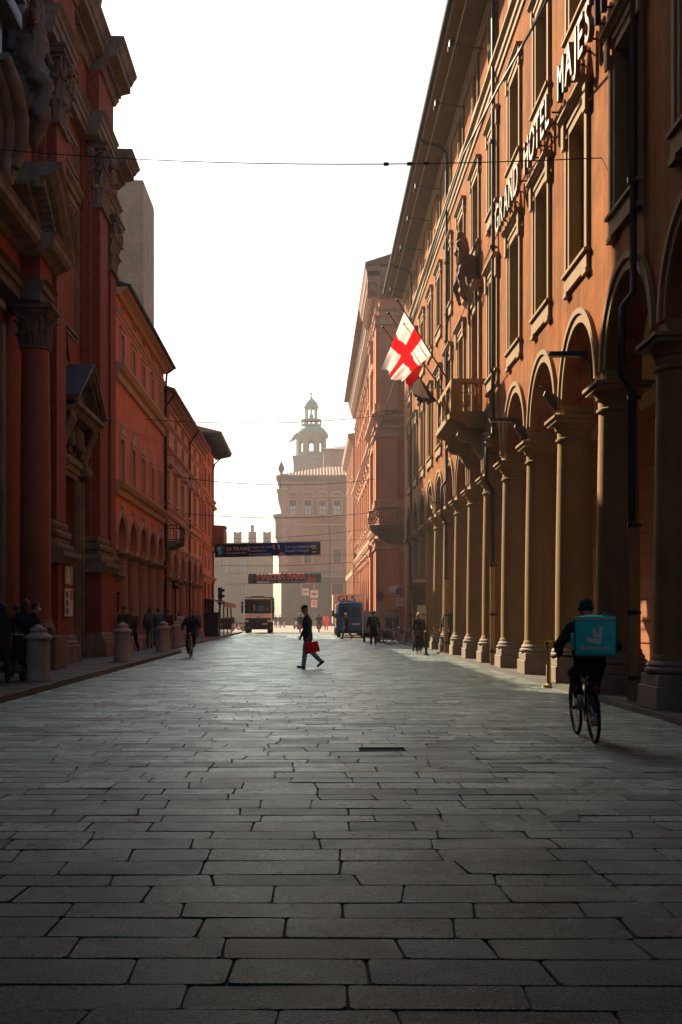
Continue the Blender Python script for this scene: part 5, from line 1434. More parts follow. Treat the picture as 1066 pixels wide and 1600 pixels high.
mb = MB(); vs = [(X_-.1-1.1*i/6-.25*j*i/6, d3-3+.25*sin(i*1.4), Z(680)-j*.45-i*.18) for i in range(7) for j in range(4)]
mb.add(vs, [(i*4+j, i*4+j+1, i*4+j+5, i*4+j+4) for i in range(6) for j in range(3)]); mb.build('flag', mat('grey_flag', (.35, .37, .38), .9, .05), fl)
# ------------------------------------------------------------------ crenellated palace to the left
CP = thing('crenellated_palace', 'pale hazy palace with battlements and arched windows far down the square', 'building', (-14, 252, 0))
d4 = 250.0; g4 = d4/1800; FC = lambda s, p, z: (s, d4-p, z); X4 = lambda px: (px-486)*g4; Z4 = lambda py: CAMH+(964-py)*g4
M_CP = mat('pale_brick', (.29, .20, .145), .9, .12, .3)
a, b = X4(250), X4(424); hol = []
for px in (305, 329, 351, 379, 407): hol.append((X4(px)-.75, X4(px)+.75, Z4(896), Z4(876)))
for px in (329, 352, 381): hol.append((X4(px)-.6, X4(px)+.6, Z4(928), Z4(914)))
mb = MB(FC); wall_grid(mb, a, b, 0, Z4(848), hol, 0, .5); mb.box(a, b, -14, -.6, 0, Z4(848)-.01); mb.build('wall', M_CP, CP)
for h in hol:
    c = (h[0]+h[1])/2; mb = MB(FC); mb.box(h[0], h[1], -.5, -.42, h[2], h[3]); o = mb.build('window', mat('grey_pane', (.35, .36, .35), .4), CP)
    mb = MB(FC); mb.arc(c, h[3]-.1, .9, 1.2, 0, .15, 10); mb.box(h[0]-.25, h[0], 0, .12, h[2]-.3, h[3]); mb.box(h[1], h[1]+.25, 0, .12, h[2]-.3, h[3]); mb.box(c-.08, c+.08, -.42, -.3, h[2], h[3]); mb.build('surround', M_CP, o)
s = a
while s < b-.4:
    mb = MB(FC); mb.box(s, s+1.7, -.8, .25, Z4(848), Z4(833)); mb.prism([(s, Z4(833)), (s+.85, Z4(834.5)), (s+1.7, Z4(833)), (s+1.7, Z4(830)), (s+.85, Z4(832.5)), (s, Z4(830))], 'b', -.8, .25); mb.build('merlon', M_CP, CP); s += 3.2
mb = MB(FC); mb.prism([(0, Z4(856)), (.3, Z4(853)), (.3, Z4(848.02)), (0, Z4(848.02))], 'a', a, b); mb.build('battlement_corbel', M_CP, CP)
mb = MB(FC); mb.box(X4(391), X4(396), -3, -2, Z4(850), Z4(819)); mb.build('chimney', M_CP, CP)
# sideways low houses on the far left and right to close the square
for nm, lb, x0_, x1_, y0_, y1_, h_, m_ in (('square_house', 'hazy house wall left of the square behind the cafe', -60, -24, 150, 180, 15, M_CP), ('square_house', 'large pink block right of the square behind the corniced palace', 18, 60, 120, 190, 20, M_R2)):
    mb = MB(); mb.box(x0_, x1_, y0_, y1_, 0, h_); mb.box(x0_-.5, x1_+.5, y0_-.5, y1_+.5, h_, h_+.4); tag(mb.build(nm, m_), lb, 'building')

# ------------------------------------------------------------------ the street behind the camera
for nm, lb, x0_, x1_, h_, m_ in (('street_house', 'plain orange house continuing the arcade side behind the viewer', 5.3, 18, 19.5, M_HWALL), ('street_house', 'plain red house continuing the church side behind the viewer', -20, -7.6, 19, M_CRED)):
    mb = MB(); mb.box(x0_, x1_, -58, -10.7 if x0_ > 0 else -4.1, 0, h_); mb.box(x0_-(.6 if x0_ > 0 else 0), x1_+(0 if x0_ > 0 else .6), -58, -10.8 if x0_ > 0 else -4.2, h_, h_+.3); tag(mb.build(nm, m_), lb, 'building')
# ------------------------------------------------------------------ street things
def ground_at(px, py, z=0.0):
    d = (CAMH-z)*1800/(py-964); return Vector(((px-486)*d/1800, d, z))
def at_depth(px, py, d): return Vector(((px-486)*d/1800, d, CAMH+(964-py)*d/1800))
M_DENIM = mat('blue_denim', (.20, .44, .66), .85, .2, 14); M_DNAVY = mat('dark_navy_cloth', (.05, .11, .135), .8, .2, 12)
M_BLK = mat('black_cloth', (.018, .019, .021), .85, .25, 12); M_DGRN = mat('dark_green_cloth', (.02, .045, .045), .85, .2, 12)
M_OLIVC = mat('olive_cloth', (.05, .045, .03), .85, .2, 12); M_BROWNC = mat('brown_cloth', (.10, .05, .03), .85, .2, 12)
M_GREYC = mat('grey_cloth', (.12, .12, .12), .85, .2, 12); M_BURG = mat('burgundy_cloth', (.09, .02, .025), .85, .2, 12)
M_CREAM = mat('cream_cloth', (.5, .45, .38), .85, .1, 12); M_ORNG = mat('hi_vis_orange', (.85, .10, .03), .7, .1, 8)
M_HDARK = mat('hair_dark', (.012, .009, .007), .6); M_HBLOND = mat('hair_blond', (.42, .30, .16), .6); M_HGREY = mat('hair_grey', (.42, .40, .38), .6); M_HBRWN = mat('hair_brown', (.06, .03, .018), .6)
M_BOOT = mat('brown_boot', (.05, .03, .02), .6)
M_CHROME = mat('chrome', (.6, .6, .6), .2, 0, metal=1); M_TYRE = mat('tyre_rubber', (.012, .012, .012), .8)
M_WHITE = mat('white_paint', (.72, .70, .66), .4, .06, 2); M_BLACKP = mat('black_plastic', (.012, .012, .013), .45)

def pbag(root, name, m, c, w, t, h, handle=.2, rz=0):
    mb = MB(); mb.bev(-w/2, w/2, -t/2, t/2, 0, h, .01, 1)
    o = mb.build(name, m); o.location = c; o.rotation_euler = rz if isinstance(rz, tuple) else (0, 0, rz)
    q = MB()
    for s_ in (-t*.35, t*.35): q.tube([(-w*.22, s_, h), (-w*.2, s_, h+handle*.7), (0, s_, h+handle), (w*.2, s_, h+handle*.7), (w*.22, s_, h)], .008, 5)
    hh = q.build('bag_handle', m); hh.parent = o
    return o
# --- main walker with the red bag (walks to the left)
p0 = ground_at(481, 1045)
r_, J = person('man in black cap and navy jacket walking left across the street', p0, 90, M_DNAVY, M_DENIM, M_BOOT, M_HGREY, 1.80,
    legL=(9, 2), legR=(-10, 34), armL=(-12, -7, 14), armR=(6, 7, 20), headgear=('cap', mat('cap_black', (.012, .012, .014), .7)), headtilt=12, voxel=.016, coat=.22, lean=3)
wr = world_of(r_) @ J['wrL']; wr2 = world_of(r_) @ J['wrR']
bag = pbag(None, 'red_bag', mat('red_paper', (.92, .025, .035), .5, .08, 6, translu=.4), (wr.x+.14, wr.y-.06, wr.z-.44), .40, .10, .30, .16, (0, radians(-14), 0))
tag(bag, 'bright red shopping bag held by the man in the black cap', 'bag')
# --- other pedestrians in the street
P = []
def ped(label, px, py, face, top, legs, H=1.72, z=0.0, **kw):
    loc = ground_at(px, py, z); return person(label, loc, face, top, legs, H=H, **kw)
walk1 = dict(legL=(18, 6), legR=(-16, 26), armL=(-14, -8, 14), armR=(16, 8, 18))
walk2 = dict(legL=(-15, 24), legR=(17, 5), armL=(15, -8, 18), armR=(-12, 8, 14))
ped('grey haired man in black jacket walking past the blue van', 541, 999, 60, M_BLK, M_DNAVY, 1.74, hair=M_HGREY, **walk1)
ped('man in black jacket and blue jeans facing the white cart', 583.5, 1008, 0, M_BLK, mat('teal_denim', (.04, .08, .10), .85, .2, 12), 1.75, hair=M_HDARK, armL=(2, -16, 8), armR=(2, 16, 8), bulk=1.1, legL=(4, 0), legR=(-4, 4))
r_, J = ped('blonde woman in long black coat carrying a brown handbag', 655, 1021, 185, M_BLK, M_BLK, 1.66, hair=M_HBLOND, hairlen='long', skirt=(M_BLK, .28, .26), **walk2)
wr = world_of(r_) @ J['wrR']
tag(pbag(None, 'handbag', mat('brown_leather', (.10, .03, .02), .5), (4.28, wr.y-.18, .72), .30, .11, .22, .25), 'small brown leather handbag of the blonde woman', 'bag')
ped('man in dark green jacket leaning by the arcade column', 699, 1020, 120, M_DGRN, M_BLK, 1.78, z=.1, hair=M_HGREY, legL=(2, 0), legR=(-3, 4), bulk=1.12)
ped('person in dark suit standing behind the parked bicycle', 617, 1000, 200, M_BLK, M_BLK, 1.72, hair=M_HBRWN, scarf=M_CREAM)
# left pavement
ped('man in olive jacket walking on the pavement by the first bollard', 195, 1022, 178, M_OLIVC, M_BLK, 1.74, z=PZ, hair=M_HDARK, headtilt=14, **walk1)
tote = pbag(None, 'tote_bag', mat('rust_canvas', (.20, .065, .035), .8, .15, 8), tuple(ground_at(183, 1021, PZ)+Vector((0, .0, .30))), .40, .14, .34, .30)
tag(tote, 'rust brown tote bag hanging from the olive jacket man', 'bag')
ped('person in brown coat half hidden behind the olive jacket man', 207, 1019, 170, M_BROWNC, M_BLK, 1.66, z=PZ, hair=M_HDARK, **walk2)
r_, J = ped('man in teal hooded jacket with grey backpack walking away', 234, 1013, 0, M_DGRN, M_DNAVY, 1.74, z=PZ, headgear=('hood', M_DGRN), hair=M_HDARK, **walk1)
q = MB(); q.bev(-.15, .15, -.11, .08, 0, .44, .05, 3); bp_ = q.build('backpack', M_GREYC); w_ = world_of(r_); bp_.location = w_ @ Vector((0, -.23, 1.02)); 
q = MB(); q.bev(-.10, .10, -.15, -.105, .05, .22, .02, 2); hh = q.build('front_pocket', mat('grey_cloth_dark', (.07, .07, .07), .85)); hh.parent = bp_
tag(bp_, 'grey backpack on the teal hooded man', 'backpack')
ped('man in navy jacket walking away beside the grey backpack', 247, 1011, 5, M_DNAVY, M_DNAVY, 1.74, z=PZ, hair=M_HDARK, **walk2)
ped('person in burgundy jacket near the third bollard', 262, 1006, 0, M_BURG, M_BLK, 1.72, z=PZ, hair=M_HDARK, **walk1)
ped('woman in cream scarf jacket behind the third bollard', 281, 1002, 190, M_CREAM, M_OLIVC, 1.66, z=PZ, hair=M_HDARK, hairlen='long', **walk2)
ped('grey jacket pedestrian under the salmon arcade', 308, 997, 175, M_GREYC, M_DNAVY, 1.76, z=PZ, hair=M_HBRWN, **walk1)
ped('dark clothed pedestrian between columns of the salmon palace', 318, 993, 0, M_BLK, M_BLK, 1.74, z=PZ, hair=M_HDARK, **walk2)
ped('pedestrian in shorts beside the cafe pavilion', 362, 989, 180, M_BLK, mat('tan_cloth', (.35, .22, .15), .8), 1.74, hair=M_HBRWN, **walk1)
# near group far left
L = ground_at(38, 1064, PZ)
ped('long haired woman in black coat in front of the church', 40, 1064, -12, M_BLK, M_BLK, 1.70, z=PZ, hair=M_HBRWN, hairlen='long', coat=.55, armL=(35, -10, 100), armR=(20, 12, 70), legL=(6, 4), legR=(-6, 6))
ped('person in black with white face mask beside the near bollard', 55, 1059, -75, M_BLK, M_BLK, 1.66, z=PZ, hair=M_HDARK, mask=True, coat=.3, armL=(20, -8, 60), armR=(20, 8, 60))
ped('dark clothed person pushing a stroller at the left edge', 3, 1068, 10, M_BLK, M_BLK, 1.62, z=PZ, hair=M_HDARK, hairlen='long', armL=(35, -6, 40), armR=(35, 6, 40), coat=.4)
ped('short person in black standing behind the long haired woman', 26, 1058, 30, M_BLK, M_BLK, 1.60, z=PZ, hair=M_HDARK, coat=.4)
ob = pbag(None, 'shoulder_bag', mat('rust_bag', (.28, .06, .03), .7, .15, 8), tuple(ground_at(6, 1066, PZ)+Vector((.02, -.28, .72))), .42, .16, .28, .3)
tag(ob, 'rust red shoulder bag at the left picture edge', 'bag')
# far people in the square
for lb, px, py, f, tp, lg, hr in (('dark coated walker right of the truck, leftmost of three', 431, 981, 180, M_DGRN, M_BLK, M_HDARK), ('middle walker of three right of the truck', 437.5, 981.5, 180, M_GREYC, M_BLK, M_HGREY), ('rightmost walker of three beside the truck', 444, 981, 170, M_GREYC, M_CREAM, M_HDARK),
        ('far person in white shirt behind the motorcycles', 508, 980, 0, M_CREAM, M_GREYC, M_HDARK), ('far dark coated pedestrian by the square signs', 468, 980, 30, M_BLK, M_BLK, M_HDARK)):
    ped(lb, px, py, f, tp, lg, 1.74, hair=hr, voxel=.03, **walk1)
ped('road worker in bright orange hi-vis overalls', 510, 985, 0, M_ORNG, M_ORNG, 1.76, hair=M_HDARK, voxel=.03, legL=(6, 2), legR=(-6, 4), bulk=1.15)
# stroller
st_ = ground_at(18, 1064, PZ); sr = thing('stroller', 'dark baby stroller with four wheels at the left pavement edge', 'stroller', st_, radians(15))
for nm, fn, m_ in (('frame', lambda q: [q.tube([(sx*.24, .35, .1), (sx*.24, -.1, .55), (sx*.24, -.45, .98)], .014, 6) or q.tube([(sx*.24, -.35, .1), (sx*.24, .0, .52), (sx*.24, .25, .75)], .014, 6) for sx in (-1, 1)] and q.tube([(-.24, -.45, .98), (.24, -.45, .98)], .016, 6), mat('grey_metal', (.3, .3, .3), .4, metal=.8)),
        ('seat', lambda q: q.prism([(-.25, .42), (.2, .42), (.25, .52), (-.05, .55), (-.3, .95), (-.36, .92)], 'a', -.22, .22), M_BLK), ('canopy', lambda q: q.arc(0, .8, .30, .33, -.22, .22, 12, 0, pi*.8), M_BLK), ('basket', lambda q: q.bev(-.22, .22, -.3, .25, .18, .34, .03, 1), M_GREYC)):
    if nm == 'canopy': q = MB(lambda s, p, z: (p, s*.9-.1, z))
    else: q = MB()
    fn(q); o = q.build(nm, m_); o.parent = sr
for sx in (-1, 1):
    for sy in (-.35, .35):
        q = MB(); q.smooth = True; q.ring((sx*.25, sy, .1), .085, .018, (1, 0, 0), 18, 6); q.tube([(sx*.26, sy, .1), (sx*.24, sy, .1)], .03, 8); o = q.build('wheel', M_TYRE); o.parent = sr
# --- stone bollards
def bollard(label, px, py, s=1.0):
    g = ground_at(px, py, PZ); g.x = min(g.x, -5.5-.26); b = thing('stone_bollard', label, 'bollard', g, 0, 'stone bollards along the left kerb')
    q = MB(); q.smooth = True; q.lathe([(.255*s, .16), (.25*s, .2), (.245*s, .84), (.25*s, .86)], (0, 0), 28); o = q.build('shaft', M_BOLL); o.parent = b
    q = MB(); q.smooth = True; q.lathe([(.275*s, 0), (.275*s, .14), (.262*s, .165)], (0, 0), 28); o = q.build('foot', M_BOLL); o.parent = b
    q = MB(); q.smooth = True; q.lathe([(.26*s, .86), (.29*s, .885), (.29*s, .93), (.27*s, .955), (.18*s, 1.01), (.17*s, 1.04), (.19*s, 1.065), (.18*s, 1.10), (.10*s, 1.14), (.06*s, 1.18), (.0001, 1.20)], (0, 0), 28); o = q.build('cap', M_BOLL); o.parent = b
bollard('stone bollard nearest the camera at the left kerb', 80, 1064, 1.02); bollard('middle stone bollard of the left kerb beside the tote bag', 205, 1033); bollard('farthest large stone bollard at the kerb corner', 269, 1018); bollard('stone bollard half hidden behind the kerb corner one', 277, 1010)

# ------------------------------------------------------------------ bicycles
def bicycle(label, loc, rz, mframe, lean=0, group=None, basket=None, steer=0):
    b = thing('bicycle', label, 'bicycle', loc, 0, group); b.rotation_euler = (0, lean, rz)
    R = .335; rear = Vector((0, -.52, R)); front = Vector((0, .53, R))
    bb = Vector((0, -.08, .29)); seat = Vector((0, -.26, .86)); hd = Vector((0, .36, .88)); hb = Vector((0, .40, .72))
    q = MB(); q.smooth = True
    for a, c, r in ((bb, seat, .016), (bb, hb, .02), (seat-Vector((0, -.03, .12)), hd-Vector((0, -.01, .06)), .016), (hd, hb, .02)): q.tube([a, c], r, 8)
    for sx in (-.055, .055): q.tube([bb, rear+Vector((sx, 0, 0))], .011, 6); q.tube([seat-Vector((0, -.03, .12)), rear+Vector((sx, 0, 0))], .010, 6)
    fr = q.build('frame', mframe); fr.parent = b
    q = MB(); q.smooth = True
    for sx in (-.05, .05): q.tube([hb, hb+Vector((sx, .03, -.06)), front+Vector((sx, 0, 0))], .012, 6)
    fk = q.build('fork', mframe); fk.parent = b
    for c in (rear, front):
        q = MB(); q.smooth = True; q.ring(c, R-.02, .021, (1, 0, 0), 36, 8); w = q.build('wheel', M_TYRE); w.parent = b
        q = MB(); q.ring(c, R-.045, .01, (1, 0, 0), 36, 6); q.tube([c-Vector((.05, 0, 0)), c+Vector((.05, 0, 0))], .022, 8); o = q.build('rim', M_CHROME); o.parent = w
        q = MB(); [q.tube([c, c+Vector((0, cos(2*pi*i/14), sin(2*pi*i/14)))*(R-.05)], .0025, 3) for i in range(14)]; o = q.build('spokes', M_CHROME); o.parent = w
        q = MB(); q.smooth = True; a0 = 0.2 if c == front else .6
        q.tube([c+Vector((0, cos(a0+2.2*i/12), sin(a0+2.2*i/12)))*(R+.03) for i in range(13)], .02, 6); o = q.build('mudguard', M_BLACKP); o.parent = b
    q = MB(); q.smooth = True; capsule(q, seat+Vector((0, -.10, .06)), .065, seat+Vector((0, .14, .06)), .025); q.tube([seat-Vector((0, 0, .02)), seat+Vector((0, 0, .05))], .014, 6); o = q.build('saddle', M_BLACKP); o.parent = b
    q = MB(); q.smooth = True; q.tube([hd, hd+Vector((0, .0, .10))], .014, 6); q.tube([(-.28, .24, 1.0), (-.2, .36, 1.01), (0, .40, .985), (.2, .36, 1.01), (.28, .24, 1.0)], .012, 6); o = q.build('handlebar', M_BLACKP); o.parent = b
    for sx in (-1, 1):
        q = MB(); q.tube([(sx*.30, .21, 1.0), (sx*.265, .255, 1.002)], .017, 8); g_ = q.build('grip', M_BLACKP); g_.parent = b
    q = MB(); q.ring(bb, .085, .008, (1, 0, 0), 20, 5); q.tube([bb+Vector((.07, 0, 0)), bb+Vector((.07, .10, -.13))], .01, 5); q.tube([bb-Vector((.07, 0, 0)), bb+Vector((-.07, -.10, .13))], .01, 5); cr = q.build('crank', M_CHROME); cr.parent = b
    for sx, e in ((1, Vector((.12, .10, -.13))), (-1, Vector((-.12, -.10, .13)))):
        q = MB(); q.bev(*(lambda c: (c.x-.045, c.x+.045, c.y-.04, c.y+.04, c.z-.012, c.z+.012))(bb+e), .006, 1); o = q.build('pedal', M_BLACKP); o.parent = b
    q = MB(); q.tube([(.06, -.52, .33), (.055, -.08, .375)], .006, 4); q.tube([(.06, -.52, .30), (.055, -.08, .205)], .006, 4); o = q.build('chain', M_BLACKP); o.parent = b
    q = MB(); q.bev(-.07, .07, -.72, -.30, .70, .715, .005, 1); [q.tube([(sx*.06, -.68, .70), (sx*.055, -.53, .36)], .006, 5) for sx in (-1, 1)]; o = q.build('carrier', M_BLACKP); o.parent = b
    q = MB(); q.ball((0, -.74, .66), .03, 10, 8); o = q.build('rear_light', mat('red_reflector', (.4, .01, .01), .3)); o.parent = b
    q = MB(); q.smooth = True; q.ball((0, .47, .86), .045, 10, 8); o = q.build('headlamp', M_CHROME); o.parent = b
    if basket:
        q = MB(); q.box(-.22, -.10, -.72, -.36, .36, .68); q.box(.10, .22, -.72, -.36, .36, .68); o = q.build('pannier', basket); o.parent = b
    return b
def rider(label, bloc, brz, top, legs, H=1.76, lean=22, **kw):
    """seated on a bicycle whose local frame is shared"""
    k = H/1.75; hips = (0, -.24, .93)
    pedR = Vector((.11, .02, .16+.10)); pedL = Vector((-.11, -.18, .42+.10))
    kR = Vector((.12, .17, .60)); kL = Vector((-.12, .17, .80))
    return person(label, bloc, math.degrees(brz), top, legs, H=H, hips=hips, lean=lean, legL=(0, 0, pedL, kL), legR=(0, 0, pedR, kR),
                  hand_targets={'L': (-.29, .12, 1.03), 'R': (.29, .12, 1.03)}, **kw)
# courier with the teal box
cb = Vector((3.34, 14.0, 0)); crz = radians(-2)
bicycle('dark city bicycle ridden by the food courier', cb, crz, mat('grey_blue_frame', (.18, .27, .30), .35, 0, metal=.3), lean=radians(-3))
cr_, J = rider('food courier in black jacket and dark blue beanie riding away', cb, crz, M_BLK, M_BLK, 1.72, lean=22, shoes=mat('white_sneaker', (.6, .58, .55), .6), headgear=('beanie', mat('beanie_navy', (.014, .032, .05), .85, .2, 14)), voxel=.013, bulk=1.05, headtilt=-4)
M_TEAL = mat('teal_nylon', (.01, .74, .70), .38, .12, 7, .5, 14, bdist=.01); M_TEAL2 = mat('teal_trim', (.0, .20, .22), .5, .1, 8); M_REFL = mat('reflective_grey', (.45, .52, .52), .35)
box = thing('delivery_backpack', 'square teal delivery backpack with white kangaroo mark on the courier', 'backpack', world_of(cr_) @ Vector((.03, -.40, 1.02)), crz+radians(-10)); box.scale = (.86, .86, .90)
bw, bd, bh = .265, .21, .50
q = MB(); q.bev(-bw, bw, -bd, bd, 0, bh, .022, 3, taper=lambda x, y, z: (x*(1+.04*(z > .3)), y, z+.02*(y < 0)-.0)); o = q.build('shell', M_TEAL, None, True); o.parent = box
for sgn in (-1, 1):
    q = MB(); q.tube([(sgn*bw*1.02, -bd-.004, .02), (sgn*bw*1.05, -bd-.004, bh)], .010, 6); o = q.build('piping', M_TEAL2); o.parent = box
q = MB(); q.box(-bw, bw, -bd-.012, -bd-.003, bh-.035, bh-.005); o = q.build('reflective_strip', M_REFL); o.parent = box
q = MB(); q.box(-bw, bw, -bd-.010, -bd-.002, .0, .022); o = q.build('bottom_trim', M_TEAL2); o.parent = box
q = MB(); q.bev(-bw-.06, -bw-.002, -bd*.6, bd*.6, .08, .30, .02, 2); o = q.build('side_pocket', M_TEAL, None, True); o.parent = box
q = MB(); q.smooth = True
vs = []; n = 8
for i in range(n+1):
    for j in range(n+1):
        x = -bw*.95+2*bw*.95*i/n; y = -bd*.8+2*bd*.8*j/n; vs.append((x, y, bh+.006+.035*sin(pi*i/n)*sin(pi*j/n)+.014*noise.noise(Vector((x*9, y*9, 1)))))
q.add(vs, [(i*(n+1)+j, i*(n+1)+j+1, (i+1)*(n+1)+j+1, (i+1)*(n+1)+j) for i in range(n) for j in range(n)]); o = q.build('top_flap', M_TEAL); o.parent = box
q = MB(); q.smooth = True; q.tube([(.08, -.05, bh+.02), (.12, -.04, bh+.06), (.17, -.02, bh+.055), (.20, 0, bh+.015)], .013, 6); o = q.build('carry_handle', M_TEAL2); o.parent = box
for sx in (-.13, .13):
    q = MB(); q.tube([(sx, bd, .45), (sx*.95, bd+.16, .50), (sx*.9, bd+.32, .36), (sx, bd+.2, .08), (sx, bd, .05)], .02, 6); o = q.build('shoulder_strap', M_BLK); o.parent = box
# kangaroo-head mark: two ears and a muzzle, two eyes; lettering below
yk = -bd-.013; F_ = lambda s, p, z: (s, yk-p, z)
mk = MB(F_); mk.prism([(-.135, .25), (-.03, .235), (-.055, .36), (-.005, .37), (.02, .265), (.045, .385), (.095, .39), (.085, .27), (.075, .20), (.05, .155), (-.105, .18)], 'b', 0, .003); o = mk.build('kangaroo_mark', mat('print_white', (.80, .86, .86), .5)); o.parent = box
for sx in (-.025, .025):
    mk = MB(F_); mk.lathe([(.009, 0), (.009, .001)], (0, 0), 10); mk.v = [(sx+a, yk-.004-c_*0-.001*(i >= 10), .235+(b_-yk)*-1*0+0) for i, (a, b_, c_) in enumerate(mk.v)]
    mk = MB(F_); mk.prism([(sx+.009*cos(2*pi*i/10), .238+.009*sin(2*pi*i/10)) for i in range(10)], 'b', .0031, .005); o = mk.build('mark_eye', M_TEAL2); o.parent = box
o = text_obj('lettering', 'deliveroo', .098, mat('print_white', (.80, .86, .86), .5), None, axes((.0, yk-.003, .085), (1, 0, 0), (0, 0, 1)), .001, 'CENTER', .001, 1.08); o.parent = box
# cyclist coming towards the camera on the left
cb2 = ground_at(298.5, 1027); bicycle('bicycle ridden towards the camera on the left', cb2, radians(182), mat('cream_frame', (.5, .48, .42), .4), group=None)
r_, J = rider('cyclist in dark jacket riding towards the camera', cb2, radians(182), M_BLK, M_BLK, 1.74, lean=10, headgear=('hood', M_BLK), voxel=.02)
# parked bikes at the right
bicycle('black bicycle parked at the end of the arcade', ground_at(618, 1006.5), radians(-62), mat('black_frame', (.015, .015, .015), .4), basket=M_BLK)
bicycle('bicycle parked behind the black one by the info board', ground_at(612, 1003.5), radians(-75), mat('silver_frame', (.4, .4, .4), .3, metal=.8))

# ------------------------------------------------------------------ vehicles
def wheel(parent, x, y, r, w, m2=None):
    q = MB(); q.smooth = True; q.v = []
    seg = 24; prof = [(r*.62, -w/2), (r*.93, -w/2), (r, -w*.32), (r, w*.32), (r*.93, w/2), (r*.62, w/2)]
    vs = []; fs = []
    for rr, xx in prof:
        for k in range(seg): a = 2*pi*k/seg; vs.append((x+xx, y+rr*cos(a), r+rr*sin(a)))
    for i in range(len(prof)-1):
        for k in range(seg): k2 = (k+1) % seg; fs.append((i*seg+k, i*seg+k2, (i+1)*seg+k2, (i+1)*seg+k))
    q.add(vs, fs); o = q.build('wheel', M_TYRE); o.parent = parent
    q = MB(); q.tube([(x-w*.3, y, r), (x+w*.3, y, r)], r*.63, 20); q.tube([(x-w*.4, y, r), (x+w*.4, y, r)], r*.2, 10); h = q.build('hub', m2 or M_CHROME); h.parent = o
    return o
def sub(name, m_, par, fn, smooth=False):
    q = MB(); q.smooth = smooth; fn(q); o = q.build(name, m_); o.parent = par; return o
# --- heavy truck facing the camera
tr = thing('heavy_truck', 'white and black heavy tipper truck facing the camera', 'truck', ground_at(403, 989.5))
cabw = 1.22
cab = sub('cab', mat('truck_white', (.84, .80, .76), .4, .05), tr, lambda q: q.bev(-cabw, cabw, -.02, 2.2, 1.0, 1.82, .05, 2), True)
sub('upper_cab', mat('cab_black', (.02, .02, .021), .3), tr, lambda q: q.bev(-cabw+.02, cabw-.02, 0, 2.2, 1.83, 3.08, .08, 3), True)
sub('roof_panel', mat('truck_white', (.84, .80, .76), .4, .05), tr, lambda q: q.bev(-cabw+.1, cabw-.1, .25, 2.2, 3.085, 3.17, .03, 2), True)
sub('windscreen', mat('truck_glass', (.012, .02, .022), .08, 0, spec=.6), tr, lambda q: q.prism([(-1.19, 1.80), (1.19, 1.80), (1.16, 2.98), (-1.16, 2.98)], 'b', -.03, .05))
sub('dash_poster', mat('dash_teal', (.02, .16, .20), .6, .3, 6), tr, lambda q: q.box(-.05, .6, -.04, -.031, 1.95, 2.5)); sub('dash_red_item', mat('dash_red', (.22, .04, .03), .6, .2, 6), tr, lambda q: q.ball((.85, -.036, 2.15), (.13, .006, .2), 10, 8)); sub('dash_yellow_item', mat('dash_yellow', (.5, .3, .02), .6), tr, lambda q: q.box(-.38, -.24, -.04, -.031, 2.05, 2.6))
sub('sun_visor', M_BLACKP, tr, lambda q: q.bev(-1.18, 1.18, -.2, -.035, 2.92, 3.1, .03, 1))
sub('beacon_bar', M_BLACKP, tr, lambda q: (q.tube([(-.62, .3, 3.15), (-.5, .3, 3.34), (.5, .3, 3.34), (.62, .3, 3.15)], .05, 6)))
gr = sub('grille', M_BLACKP, tr, lambda q: (q.bev(-1.2, 1.2, -.08, .3, .62, 1.38, .06, 2)))
for z in (.74, .9, 1.06, 1.22): o = sub('grille_slat', mat('grille_grey', (.05, .05, .05), .4), tr, lambda q: q.box(-.7, .7, -.11, -.079, z, z+.05)); o.parent = gr
o = sub('badge', M_CHROME, tr, lambda q: q.prism([(-.07, 1.5), (0, 1.41), (.07, 1.5), (0, 1.59)], 'b', -.06, -.021)); o.parent = gr
sub('bumper', M_BLACKP, tr, lambda q: q.bev(-1.25, 1.25, -.12, .5, .34, .63, .05, 2)); sub('number_plate', M_WHITE, tr, lambda q: q.box(.42, .92, -.135, -.121, .78, .9))
for sx in (-1, 1):
    sub('headlight', mat('headlamp_glass', (.55, .55, .5), .15, 0), tr, lambda q: q.bev(sx*1.0-.17, sx*1.0+.17, -.11, .1, .98, 1.24, .05, 2), True)
    m_ = sub('mirror', M_BLACKP, tr, lambda q: (q.bev(sx*1.42-.1, sx*1.42+.1, -.05, .08, 1.85, 2.55, .03, 2), q.bev(sx*1.42-.1, sx*1.42+.1, -.05, .08, 2.62, 2.85, .03, 2)))
    o = sub('mirror_arm', M_BLACKP, tr, lambda q: q.tube([(sx*1.15, .3, 2.75), (sx*1.42, .05, 2.88), (sx*1.42, .02, 1.8)], .02, 6)); o.parent = m_
    for y_ in (1.0, 4.5, 5.8): wheel(tr, sx*1.02, y_, .5, .34)
    sub('wiper', M_BLACKP, tr, lambda q: q.tube([(sx*.4, -.05, 1.86), (sx*.4-.6, -.05, 2.1)], .015, 5)); sub('fog_lamp', M_CHROME, tr, lambda q: q.ball((sx*.85, -.12, .48), .06, 10, 8))
sub('tipper_body', mat('tipper_dark', (.03, .03, .032), .6), tr, lambda q: (q.bev(-1.25, 1.25, 2.5, 7.2, 1.2, 3.35, .04, 1), [q.box(sx*1.25-.04, sx*1.25+.04, y_, y_+.12, 1.25, 3.3) for sx in (-1, 1) for y_ in (2.8, 4, 5.2, 6.4)]))
sub('chassis', M_BLACKP, tr, lambda q: q.box(-.5, .5, .4, 7, .55, 1.05))
